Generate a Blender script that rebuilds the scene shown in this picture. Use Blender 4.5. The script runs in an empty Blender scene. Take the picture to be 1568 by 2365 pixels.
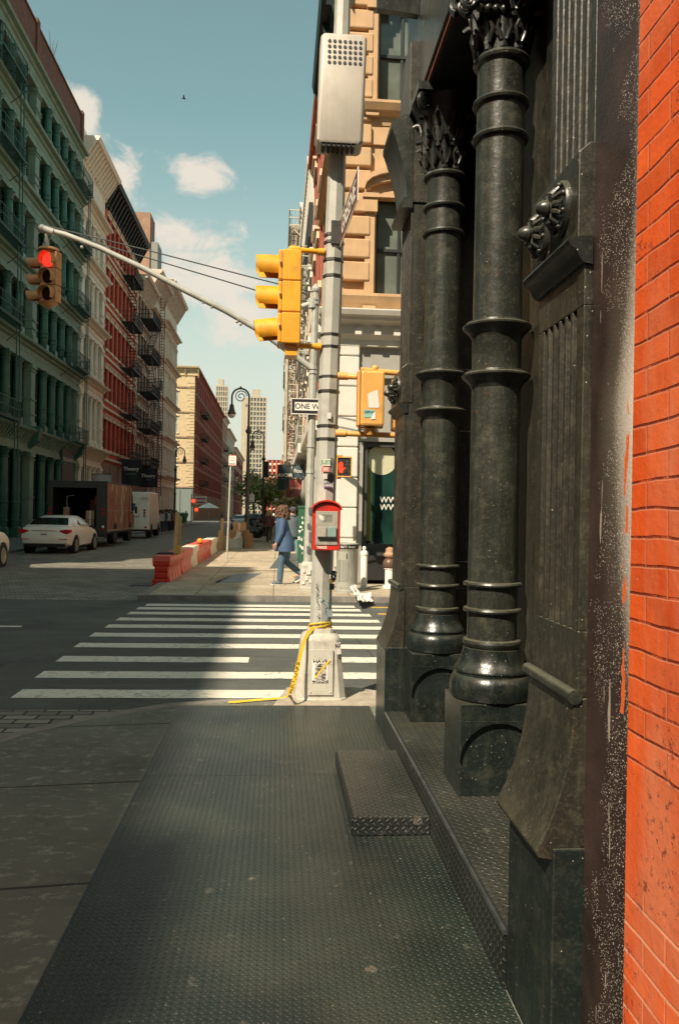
import bpy, math, random
from mathutils import Matrix, Vector
random.seed(7)
SC=bpy.context.scene
COL=SC.collection
PI=math.pi
def R(d): return math.radians(d)
# ---------------------------------------------------------------- camera geometry (used to turn measured photo points into real places)
F=1840.;CX,CY=784.,1182.5
EYE=Vector((0,0,1.6))
CROT=(Matrix.Rotation(-math.atan(144/1840.),3,'Z')@Matrix.Rotation(PI/2+R(.15),3,'X')@Matrix.Rotation(.018,3,'Z'))
def at(x,y,X=None,Y=None,Z=None):
    d=CROT@Vector(((x-CX)/F,-(y-CY)/F,-1))
    t=(X-EYE.x)/d.x if X is not None else (Y-EYE.y)/d.y if Y is not None else (Z-EYE.z)/d.z
    return EYE+d*t
# ---------------------------------------------------------------- mesh builder
class MB:
    def __init__(s): s.v=[];s.f=[];s.m=[];s.cur=0
    def mat(s,i): s.cur=i;return s
    def add(s,vs,fs):
        o=len(s.v); s.v+=[tuple(v) for v in vs]
        for f in fs: s.f.append(tuple(i+o for i in f)); s.m.append(s.cur)
        return s
    def box(s,x0,x1,y0,y1,z0,z1):
        if x0>x1:x0,x1=x1,x0
        if y0>y1:y0,y1=y1,y0
        if z0>z1:z0,z1=z1,z0
        return s.add([(x0,y0,z0),(x1,y0,z0),(x1,y1,z0),(x0,y1,z0),(x0,y0,z1),(x1,y0,z1),(x1,y1,z1),(x0,y1,z1)],
          [(0,3,2,1),(4,5,6,7),(0,1,5,4),(1,2,6,5),(2,3,7,6),(3,0,4,7)])
    def beam(s,p,q,w,h=None,up=(0,0,1)):
        p,q=Vector(p),Vector(q);h=h or w
        d=(q-p).normalized();u=Vector(up)
        if abs(d.dot(u))>.98:u=Vector((1,0,0))
        a=d.cross(u).normalized()*w/2;b=a.cross(d).normalized()*h/2
        return s.add([p-a-b,p+a-b,p+a+b,p-a+b,q-a-b,q+a-b,q+a+b,q-a+b],[(0,3,2,1),(4,5,6,7),(0,1,5,4),(1,2,6,5),(2,3,7,6),(3,0,4,7)])
    def quad(s,a,b,c,d): return s.add([a,b,c,d],[(0,1,2,3)])
    def tube(s,pts,r,n=8,sx=1.,caps=True):
        pts=[Vector(p) for p in pts];N=len(pts)
        rs=r if isinstance(r,(list,tuple)) else [r]*N
        vs=[];ref=None
        for i,p in enumerate(pts):
            d=(pts[min(i+1,N-1)]-pts[max(i-1,0)]).normalized()
            if ref is None:
                ref=Vector((0,1,0)) if abs(d.y)<.9 else Vector((1,0,0))
            a=(ref-d*ref.dot(d)).normalized();b=d.cross(a);ref=a
            for k in range(n):
                t=2*PI*k/n; vs.append(p+(a*math.cos(t)*sx+b*math.sin(t))*rs[i])
        fs=[]
        for i in range(N-1):
            for k in range(n):
                k2=(k+1)%n; fs.append((i*n+k,i*n+k2,(i+1)*n+k2,(i+1)*n+k))
        if caps: fs+=[tuple(range(n-1,-1,-1)),tuple(range((N-1)*n,N*n))]
        return s.add(vs,fs)
    def cyl(s,p,q,r,r2=None,n=16): return s.tube([p,q],[r,r if r2 is None else r2],n)
    def lathe(s,prof,c=(0,0,0),n=24,a0=0.,caps=True):
        vs=[];fs=[];N=len(prof)
        for r,z in prof:
            for k in range(n):
                t=a0+2*PI*k/n; vs.append((c[0]+r*math.cos(t),c[1]+r*math.sin(t),c[2]+z))
        for i in range(N-1):
            for k in range(n):
                k2=(k+1)%n; fs.append((i*n+k,i*n+k2,(i+1)*n+k2,(i+1)*n+k))
        if caps: fs+=[tuple(range(n-1,-1,-1)),tuple(range((N-1)*n,N*n))]
        return s.add(vs,fs)
    def loft(s,rings,n=14,caps=True):
        """rings: (centre,(rx,ry),rotz)"""
        vs=[];fs=[];N=len(rings)
        for c,(rx,ry),rz in rings:
            for k in range(n):
                t=2*PI*k/n;x=rx*math.cos(t);y=ry*math.sin(t)
                vs.append((c[0]+x*math.cos(rz)-y*math.sin(rz),c[1]+x*math.sin(rz)+y*math.cos(rz),c[2]))
        for i in range(N-1):
            for k in range(n):
                k2=(k+1)%n; fs.append((i*n+k,i*n+k2,(i+1)*n+k2,(i+1)*n+k))
        if caps: fs+=[tuple(range(n-1,-1,-1)),tuple(range((N-1)*n,N*n))]
        return s.add(vs,fs)
    def ball(s,c,r,n=12,m=8,jit=0.):
        rx,ry,rz=r if isinstance(r,(tuple,list)) else (r,r,r)
        vs=[(c[0],c[1],c[2]-rz)];fs=[]
        for i in range(1,m):
            ph=-PI/2+PI*i/m
            for k in range(n):
                t=2*PI*k/n;j=1+random.uniform(-jit,jit)
                vs.append((c[0]+rx*j*math.cos(ph)*math.cos(t),c[1]+ry*j*math.cos(ph)*math.sin(t),c[2]+rz*j*math.sin(ph)))
        vs.append((c[0],c[1],c[2]+rz));L=len(vs)-1
        for k in range(n):
            k2=(k+1)%n
            fs.append((0,1+k2,1+k)); fs.append((L,L-n+k,L-n+k2))
            for i in range(m-2):
                fs.append((1+i*n+k,1+i*n+k2,1+(i+1)*n+k2,1+(i+1)*n+k))
        return s.add(vs,fs)
    def prism(s,poly,axis,a0,a1):
        """poly in the two remaining axes in order (x,y,z minus axis)"""
        n=len(poly)
        def P(u,v,a):
            return (a,u,v) if axis=='x' else (u,a,v) if axis=='y' else (u,v,a)
        vs=[P(u,v,a0) for u,v in poly]+[P(u,v,a1) for u,v in poly]
        fs=[tuple(range(n-1,-1,-1)),tuple(range(n,2*n))]+[(i,(i+1)%n,n+(i+1)%n,n+i) for i in range(n)]
        return s.add(vs,fs)
    def build(s,name,mats,parent=None,smooth=None,bevel=0,world=True,loc=None):
        me=bpy.data.meshes.new(name)
        off=Vector((0,0,0))
        if parent is not None and world:
            p=parent
            while p.parent: p=p.parent
            off=p.location.copy()
        if loc is not None: off=Vector(loc)
        me.from_pydata([(v[0]-off.x,v[1]-off.y,v[2]-off.z) for v in s.v],[],s.f)
        for m in (mats if isinstance(mats,(list,tuple)) else [mats]): me.materials.append(m)
        if any(s.m): me.polygons.foreach_set('material_index',s.m)
        import bmesh as _b
        bm=_b.new();bm.from_mesh(me);_b.ops.recalc_face_normals(bm,faces=bm.faces);bm.to_mesh(me);bm.free()
        if smooth:
            me.polygons.foreach_set('use_smooth',[True]*len(me.polygons))
            me.set_sharp_from_angle(angle=R(smooth if smooth>1 else 40))
        me.update()
        o=bpy.data.objects.new(name,me);COL.objects.link(o)
        if parent is not None:o.parent=parent
        if loc is not None:o.location=loc
        if bevel:
            b=o.modifiers.new('bevel','BEVEL');b.width=bevel;b.segments=2;b.limit_method='ANGLE';b.angle_limit=R(40)
        return o
def tag(o,label=None,cat=None,group=None,kind=None):
    if label:o['label']=label
    if cat:o['category']=cat
    if group:o['group']=group
    if kind:o['kind']=kind
    return o
def empty(name,loc=(0,0,0),rz=0,label=None,cat=None,group=None,kind=None):
    o=bpy.data.objects.new(name,None);COL.objects.link(o);o.location=loc;o.rotation_euler.z=rz
    o.empty_display_size=.1
    return tag(o,label,cat,group,kind)
def copy_tree(o,parent=None):
    c=o.copy();COL.objects.link(c);c.parent=parent
    for ch in list(o.children): copy_tree(ch,c)
    return c
def inst(src,name,parent,loc=(0,0,0),rz=0,sc=(1,1,1)):
    c=src.copy();COL.objects.link(c);c.name=name;c.parent=parent;c.location=loc;c.rotation_euler.z=rz;c.scale=sc
    return c
def text(s,name,parent,size,mat,M4,ext=.002,align='CENTER',bold=0.,sx=1.):
    cu=bpy.data.curves.new(name,'FONT');cu.body=s;cu.size=size;cu.align_x=align;cu.align_y='CENTER';cu.extrude=ext;cu.offset=bold
    cu.materials.append(mat)
    tmp=bpy.data.objects.new(name+'_tmp',cu);me=bpy.data.meshes.new_from_object(tmp);me.name=name
    bpy.data.objects.remove(tmp);bpy.data.curves.remove(cu)
    o=bpy.data.objects.new(name,me);COL.objects.link(o)
    if parent is not None:
        o.parent=parent;p=parent
        while p.parent:p=p.parent
        M4=Matrix.Translation(-p.location)@M4
    o.matrix_local=M4@Matrix.Diagonal((sx,1,1,1))
    return o
def frame(o,u,n):
    """matrix whose local x runs along u, local z along n (the way the writing faces)"""
    u=Vector(u).normalized();n=Vector(n).normalized();w=n.cross(u)
    return Matrix(((u.x,w.x,n.x,o[0]),(u.y,w.y,n.y,o[1]),(u.z,w.z,n.z,o[2]),(0,0,0,1)))
# ---------------------------------------------------------------- materials
class NT:
    def __init__(s,name):
        s.m=bpy.data.materials.new(name);s.m.use_nodes=True;s.t=s.m.node_tree;s.n=s.t.nodes
        s.b=s.n['Principled BSDF']
    def N(s,t,**k):
        n=s.n.new(t)
        for a,v in k.items():
            setattr(n,a,v)
        return n
    def L(s,a,b): s.t.links.new(a,b)
    def math(s,op,a,b=None,c=None,clamp=False):
        n=s.n.new('ShaderNodeMath');n.operation=op;n.use_clamp=clamp
        for i,x in enumerate((a,b,c)):
            if x is None: continue
            if isinstance(x,(int,float)): n.inputs[i].default_value=x
            else: s.L(x,n.inputs[i])
        return n.outputs[0]
    def mix(s,fac,a,b,mode='MIX'):
        n=s.n.new('ShaderNodeMixRGB');n.blend_type=mode
        for i,x in zip((0,1,2),(fac,a,b)):
            if isinstance(x,(int,float)): n.inputs[i].default_value=x
            elif isinstance(x,(tuple,list)): n.inputs[i].default_value=(x[0],x[1],x[2],1)
            else: s.L(x,n.inputs[i])
        return n.outputs[0]
    def ramp(s,fac,p0,p1,c0=(0,0,0),c1=(1,1,1)):
        n=s.n.new('ShaderNodeValToRGB');e=n.color_ramp.elements
        e[0].position=p0;e[1].position=p1;e[0].color=(*c0,1);e[1].color=(*c1,1)
        s.L(fac,n.inputs[0]);return n.outputs[0]
    def coord(s,kind='Object'):
        if not hasattr(s,'_tc'): s._tc=s.n.new('ShaderNodeTexCoord')
        return s._tc.outputs[kind]
    def geo(s):
        if not hasattr(s,'_g'): s._g=s.n.new('ShaderNodeNewGeometry')
        return s._g.outputs['Position']
    def map(s,v,scale=(1,1,1),loc=(0,0,0),rot=(0,0,0)):
        n=s.n.new('ShaderNodeMapping');n.inputs['Scale'].default_value=scale;n.inputs['Location'].default_value=loc;n.inputs['Rotation'].default_value=rot
        s.L(v,n.inputs[0]);return n.outputs[0]
    def noise(s,v,scale,detail=4,rough=.55,dist=0):
        n=s.n.new('ShaderNodeTexNoise');n.inputs['Scale'].default_value=scale;n.inputs['Detail'].default_value=detail;n.inputs['Roughness'].default_value=rough;n.inputs['Distortion'].default_value=dist
        s.L(v,n.inputs['Vector']);return n.outputs['Fac']
    def voro(s,v,scale,feature='F1',rnd=1.):
        n=s.n.new('ShaderNodeTexVoronoi');n.feature=feature;n.inputs['Scale'].default_value=scale;n.inputs['Randomness'].default_value=rnd
        s.L(v,n.inputs['Vector']);return n
    def bump(s,h,strength=.3,dist=.01,nrm=None):
        n=s.n.new('ShaderNodeBump');n.inputs['Strength'].default_value=strength;n.inputs['Distance'].default_value=dist
        s.L(h,n.inputs['Height'])
        if nrm is not None:s.L(nrm,n.inputs['Normal'])
        return n.outputs[0]
    def out(s,color=None,rough=None,normal=None,metal=None,spec=None):
        for k,x in (('Base Color',color),('Roughness',rough),('Normal',normal),('Metallic',metal),('Specular IOR Level',spec)):
            if x is None: continue
            i=s.b.inputs[k]
            if isinstance(x,(int,float)): i.default_value=x
            elif isinstance(x,(tuple,list)): i.default_value=(x[0],x[1],x[2],1)
            else: s.L(x,i)
        return s.m
def M(name,c,rough=.6,var=.18,scale=3.,metal=0.,bump=0.,bscale=60.,spec=.5,streak=0.,dirt=None,dscale=2.5,damt=.5):
    t=NT(name);g=t.geo()
    f=t.noise(g,scale,6,.6)
    a=tuple(max(0,x*(1-var)) for x in c);b=tuple(min(1,x*(1+var)) for x in c)
    col=t.ramp(f,.3,.7,a,b)
    if streak:
        st=t.noise(t.map(g,(14,14,.6)),1.,4,.6)
        col=t.mix(t.math('MULTIPLY',t.ramp(st,.48,.75),streak),col,tuple(x*.55 for x in c))
    if dirt:
        d=t.ramp(t.noise(t.map(g,(1,1,1),(7,3,1)),dscale,7,.7),.5,.66)
        col=t.mix(t.math('MULTIPLY',d,damt),col,dirt)
    nr=None
    if bump: nr=t.bump(t.noise(g,bscale,5,.6),bump,.01)
    rr=t.math('ADD',t.math('MULTIPLY',t.noise(g,scale*4,4),.16),rough-.08)
    return t.out(col,rr,nr,metal,spec)
def flat(name,c,rough=.5,emit=0,metal=0.,spec=.5):
    t=NT(name)
    if emit:
        t.b.inputs['Emission Color'].default_value=(*c,1);t.b.inputs['Emission Strength'].default_value=emit
    f=t.noise(t.geo(),9,3);col=t.ramp(f,.3,.7,tuple(x*.94 for x in c),tuple(min(1,x*1.05) for x in c))
    return t.out(col,rough,None,metal,spec)
def uvz(t):
    """(along the wall, height) whichever way the wall runs"""
    sx=t.n.new('ShaderNodeSeparateXYZ');t.L(t.geo(),sx.inputs[0])
    cb=t.n.new('ShaderNodeCombineXYZ');t.L(t.math('ADD',sx.outputs[0],sx.outputs[1]),cb.inputs[0]);t.L(sx.outputs[2],cb.inputs[1])
    return cb.outputs[0]
def brickmat(name,c1,c2,mortar,row=.068,w=.215,msize=.01,bump=.3,rough=.85,var=.35,rot=0.,dirt=None):
    t=NT(name);v=uvz(t)
    if rot: v=t.map(v,rot=(0,0,rot))
    b=t.N('ShaderNodeTexBrick');b.inputs['Scale'].default_value=1;b.inputs['Mortar Size'].default_value=msize;b.inputs['Brick Width'].default_value=w;b.inputs['Row Height'].default_value=row;b.inputs['Mortar Smooth'].default_value=.2;b.inputs['Bias'].default_value=0
    b.inputs['Color1'].default_value=(*c1,1);b.inputs['Color2'].default_value=(*c2,1);b.inputs['Mortar'].default_value=(*mortar,1)
    t.L(v,b.inputs['Vector'])
    n=t.noise(t.geo(),1.6,6,.65)
    col=t.mix(1.,b.outputs['Color'],t.ramp(n,.3,.75,(1-var,)*3,(1+var*.4,)*3),'MULTIPLY')
    if dirt: col=t.mix(t.ramp(t.noise(t.map(t.geo(),(3,3,.5)),1,5),.5,.75),col,dirt)
    h=t.math('SUBTRACT',t.math('MULTIPLY',t.noise(t.geo(),70,4),.25),b.outputs['Fac'])
    return t.out(col,rough,t.bump(h,bump,.012))
# ---------------------------------------------------------------- special materials
def platemat(name,vert=False,c=(.0165,.0245,.0185),p=.030,rough=.34,hgt=1.,worn=.5):
    t=NT(name);g=t.geo();sx=t.N('ShaderNodeSeparateXYZ');t.L(g,sx.inputs[0])
    X,Y,Z=sx.outputs
    if vert: U,V=t.math('ADD',X,Y),Z
    else: U,V=X,Y
    a=t.math('DIVIDE',t.math('ADD',U,V),p);b=t.math('DIVIDE',t.math('SUBTRACT',U,V),p)
    par=t.math('MODULO',t.math('ADD',t.math('ADD',t.math('FLOOR',a),t.math('FLOOR',b)),4000.),2.)
    par=t.math('GREATER_THAN',par,.5)
    fa=t.math('SUBTRACT',t.math('FRACT',a),.5);fb=t.math('SUBTRACT',t.math('FRACT',b),.5)
    def ell(p_,q_): return t.math('ADD',t.math('POWER',t.math('DIVIDE',p_,.46),2.),t.math('POWER',t.math('DIVIDE',q_,.17),2.))
    e0,e1=ell(t.math('ABSOLUTE',fa),t.math('ABSOLUTE',fb)),ell(t.math('ABSOLUTE',fb),t.math('ABSOLUTE',fa))
    e=t.math('ADD',t.math('MULTIPLY',e0,t.math('SUBTRACT',1.,par)),t.math('MULTIPLY',e1,par))
    h=t.math('SUBTRACT',1.,t.math('MULTIPLY',e,.8),clamp=True)
    n1=t.noise(g,1.1,7,.65);n2=t.noise(g,9,6,.7)
    base=t.ramp(n1,.3,.72,tuple(x*.6 for x in c),tuple(x*1.7 for x in c))
    dust=t.math('MULTIPLY',t.ramp(t.noise(g,2.3,6,.6),.42,.75),worn)
    base=t.mix(dust,base,(.068,.066,.045));base=t.mix(t.ramp(t.noise(g,.75,3,.5),.42,.6),base,t.mix(.6,base,(.006,.009,.011)))
    base=t.mix(t.math('MULTIPLY',t.ramp(n2,.62,.76),.7),base,(.2,.19,.15));gm=t.math('MULTIPLY',t.math('LESS_THAN',t.voro(g,2.1).outputs['Distance'],.05),.6);base=t.mix(gm,base,(.14,.12,.09));sc=t.math('MULTIPLY',t.ramp(t.noise(t.map(g,(3,9,1),(0,0,0),(0,0,.5)),1.3,8,.8),.6,.68),.5);base=t.mix(sc,base,(.12,.115,.09))
    base=t.mix(t.math('MULTIPLY',h,.45),base,(.078,.088,.068))
    spk=t.math('LESS_THAN',t.voro(g,26).outputs['Distance'],.07)
    spk=t.math('MULTIPLY',spk,t.math('GREATER_THAN',t.noise(g,4,3),.5))
    base=t.mix(spk,base,(.4,.36,.3))
    nr=t.bump(t.math('ADD',h,t.math('MULTIPLY',n2,.3)),hgt,.006)
    rr=t.math('ADD',t.math('MULTIPLY',n1,.3),rough-.12)
    return t.out(base,rr,nr)
def ironmat(name,c=(.020,.0235,.019),dust=.45,rough=.29,dustc=(.135,.13,.09),bump=.5):
    """old black oil paint on cast iron: glossy, lumpy, dusty"""
    t=NT(name);g=t.geo()
    n=t.noise(g,3.2,7,.65);st=t.noise(t.map(g,(16,16,.9)),1.,5,.65);fine=t.noise(g,85,4,.6)
    col=t.ramp(n,.3,.75,tuple(x*.55 for x in c),tuple(x*1.35 for x in c))
    col=t.mix(t.math('MULTIPLY',t.ramp(st,.5,.78),dust*.45),col,dustc);col=t.mix(t.math('MULTIPLY',t.ramp(t.noise(g,11,8,.72),.5,.7),dust*.75),col,dustc)
    col=t.mix(t.math('MULTIPLY',t.ramp(fine,.52,.7),dust*.55),col,dustc)
    nz=t.N('ShaderNodeSeparateXYZ');t.L(t._g.outputs['Normal'],nz.inputs[0])
    up=t.math('MULTIPLY',t.ramp(nz.outputs[2],.35,.9),.75*dust)
    col=t.mix(up,col,tuple(x*1.5 for x in dustc))
    ru=t.math('MULTIPLY',t.math('GREATER_THAN',t.noise(g,17,6,.75),.66),t.math('GREATER_THAN',t.noise(g,2.1,3),.5));col=t.mix(t.math('MULTIPLY',ru,.7),col,(.10,.05,.022))
    v=t.voro(g,42);spk=t.math('MULTIPLY',t.math('LESS_THAN',v.outputs['Distance'],.09),t.math('GREATER_THAN',t.noise(g,7,3),.55))
    col=t.mix(t.math('MULTIPLY',spk,.8),col,(.42,.4,.33))
    rr=t.math('ADD',t.math('MULTIPLY',t.math('ADD',n,st),.16),rough-.1)
    nr=t.bump(t.math('ADD',t.math('MULTIPLY',t.math('ADD',t.noise(g,14,5,.6),t.math('MULTIPLY',t.noise(t.map(g,(30,30,6)),1,4),.5)),1.3),t.math('MULTIPLY',fine,.3)),bump,.004)
    return t.out(col,rr,nr)
def spraymat():
    """maroon-black painted strip, white specks and a ragged white overspray band along the brick edge"""
    t=NT('oversprayed_paint');g=t.geo();sx=t.N('ShaderNodeSeparateXYZ');t.L(g,sx.inputs[0]);X,Y,Z=sx.outputs
    n=t.noise(g,4,6,.65)
    col=t.ramp(n,.3,.75,(.02,.013,.011),(.062,.036,.03))
    d=t.math('DIVIDE',t.math('SUBTRACT',Y,1.905),.30)               # 0 at the brick, 1 at the pilaster
    zr=t.N('ShaderNodeValToRGB');t.L(t.math('DIVIDE',t.math('SUBTRACT',Z,.9),2.2),zr.inputs[0]);el=zr.color_ramp.elements
    for k_,(z_,w_) in enumerate(((.9,0.),(1.1,.03),(1.3,.13),(1.5,.26),(1.9,.42),(2.15,.22),(2.4,.07),(3.05,.03))):
        q=el[k_] if k_<2 else el.new((z_-.9)/2.2)
        q.position=(z_-.9)/2.2;q.color=(w_,w_,w_,1)
    zz=zr.outputs[0]
    wig=t.math('MULTIPLY',t.math('SUBTRACT',t.noise(t.map(g,(1,1,1)),3.2,3),.5),.35)
    wid=t.math('ADD',zz,t.math('MULTIPLY',wig,zz))
    grain=t.math('MULTIPLY',t.math('SUBTRACT',t.noise(g,150,3,.75),.5),.8)
    soft=t.math('SUBTRACT',wid,d)
    m=t.math('MULTIPLY',t.ramp(t.math('ADD',t.math('ADD',soft,.16),t.math('MULTIPLY',grain,.55)),.0,.44),t.math('GREATER_THAN',zz,.015))
    hz=t.math('MULTIPLY',t.ramp(t.math('ADD',t.math('ADD',soft,.55),t.math('MULTIPLY',grain,.35)),.0,.75),t.ramp(zz,.04,.4));col=t.mix(t.math('MULTIPLY',hz,.6),col,(.26,.24,.185))
    col=t.mix(t.math('MULTIPLY',m,.97),col,(.74,.66,.57))
    for sc,th,lo in ((95,.18,.46),(48,.12,.5),(160,.2,.42)):
        v=t.voro(t.map(g,(1,1,1)),sc);s_=t.math('LESS_THAN',v.outputs['Distance'],th)
        dens=t.math('GREATER_THAN',t.math('ADD',t.noise(g,5,4),t.math('MULTIPLY',t.math('SUBTRACT',.55,d),.4)),lo+.04)
        col=t.mix(t.math('MULTIPLY',t.math('MULTIPLY',s_,dens),.85),col,(.66,.6,.5))
    dr=t.noise(t.map(g,(1,26,2.2)),1,2);drm=t.math('GREATER_THAN',dr,.70)
    col=t.mix(t.math('MULTIPLY',drm,.7),col,(.5,.42,.34))
    od=t.math('ABSOLUTE',t.math('SUBTRACT',d,.27));oz=t.math('MULTIPLY',t.math('GREATER_THAN',Z,1.1),t.math('LESS_THAN',Z,1.95))
    om=t.math('MULTIPLY',t.math('MULTIPLY',t.math('LESS_THAN',od,.045),oz),t.math('GREATER_THAN',t.noise(t.map(g,(1,40,9)),1,4),.55))
    col=t.mix(om,col,(.7,.13,.03))
    nr=t.bump(t.noise(g,90,4,.6),.35,.004)
    return t.out(col,t.math('ADD',t.math('MULTIPLY',n,.2),.32),nr)
def orangebrick():
    t=NT('orange_painted_brick');g=t.geo();v0=uvz(t);v=t.map(v0,rot=(0,0,.022),loc=(.06,.0,0))
    wob=t.N('ShaderNodeTexNoise');wob.inputs['Scale'].default_value=5;wob.inputs['Detail'].default_value=3;t.L(g,wob.inputs['Vector'])
    ad=t.N('ShaderNodeVectorMath',operation='MULTIPLY_ADD');t.L(wob.outputs['Color'],ad.inputs[0]);ad.inputs[1].default_value=(.0,.017,0);t.L(v,ad.inputs[2])
    def br(ms,vec):
        b=t.N('ShaderNodeTexBrick');b.inputs['Scale'].default_value=1;b.inputs['Mortar Size'].default_value=ms;b.inputs['Brick Width'].default_value=.21;b.inputs['Row Height'].default_value=.0677;b.inputs['Mortar Smooth'].default_value=.3
        t.L(vec,b.inputs['Vector']);return b.outputs['Fac']
    f=br(.0045,ad.outputs[0]);fs=br(.0022,t.map(ad.outputs[0],loc=(0,.0035,0)))
    sx=t.N('ShaderNodeSeparateXYZ');t.L(g,sx.inputs[0]);Z=sx.outputs[2]
    zb=t.math('ADD',Z,t.math('MULTIPLY',sx.outputs[1],.02))
    band=t.math('MULTIPLY',t.math('GREATER_THAN',zb,.755),t.math('LESS_THAN',zb,1.035))
    keep=t.math('SUBTRACT',1.,band)
    n=t.noise(g,2.2,6,.6);n2=t.noise(g,16,6,.7);brk=t.ramp(t.noise(g,9,6,.75),.33,.5)
    col=t.ramp(n,.3,.72,(.58,.068,.008),(.78,.125,.018))
    bt=t.N('ShaderNodeTexBrick');bt.inputs['Scale'].default_value=1;bt.inputs['Mortar Size'].default_value=.0;bt.inputs['Brick Width'].default_value=.21;bt.inputs['Row Height'].default_value=.0677;bt.inputs['Color1'].default_value=(.78,.74,.7,1);bt.inputs['Color2'].default_value=(1.1,1.12,1.15,1);t.L(ad.outputs[0],bt.inputs['Vector'])
    col=t.mix(t.math('MULTIPLY',keep,.8),col,t.mix(1.,col,bt.outputs['Color'],'MULTIPLY'))
    gr=t.math('MULTIPLY',t.ramp(t.noise(t.map(g,(1,5,.8)),1.5,7,.75),.52,.7),.4);col=t.mix(gr,col,(.28,.05,.02))
    faded=t.math('MULTIPLY',t.ramp(t.noise(t.map(g,(1,2,.55),(0,3,0)),1.7,5,.6),.47,.66),.7)
    col=t.mix(faded,col,(.60,.20,.10))
    sv=t.N('ShaderNodeSeparateXYZ');t.L(ad.outputs[0],sv.inputs[0]);fr=t.math('FRACT',t.math('DIVIDE',sv.outputs[1],.0677));hj=t.math('MAXIMUM',t.math('LESS_THAN',fr,.085),t.math('GREATER_THAN',fr,.93));f=t.math('MULTIPLY',f,t.math('ADD',t.math('MULTIPLY',hj,.68),.32));joint=t.math('MULTIPLY',t.math('MULTIPLY',f,keep),brk)
    low=t.math('LESS_THAN',Z,.8);jc=t.mix(low,(.13,.010,.004),(.75,.33,.2));col=t.mix(t.math('MULTIPLY',joint,.9),col,jc)  # joints painted dark as shade higher up, pale as caught light low down
    col=t.mix(t.math('MULTIPLY',t.math('MULTIPLY',fs,keep),.45),col,(.72,.3,.17))
    ch=t.math('MULTIPLY',t.ramp(t.noise(t.map(g,(1,1,1),(4,0,0)),38,6,.75),.57,.64),t.ramp(t.noise(g,1.9,4),.53,.6))
    col=t.mix(t.math('MULTIPLY',ch,.7),col,(.2,.03,.012))
    spk=t.math('MULTIPLY',t.math('LESS_THAN',t.voro(g,30).outputs['Distance'],.05),t.math('GREATER_THAN',n2,.55))
    col=t.mix(spk,col,(.7,.5,.4))
    h=t.math('SUBTRACT',t.math('MULTIPLY',n2,.35),t.math('MULTIPLY',f,keep))
    nr=t.bump(t.math('SUBTRACT',t.math('ADD',h,t.math('MULTIPLY',t.noise(g,5,4),.8)),ch),.75,.011)
    return t.out(col,.6,nr,spec=.35)
JSL=-.12
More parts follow.
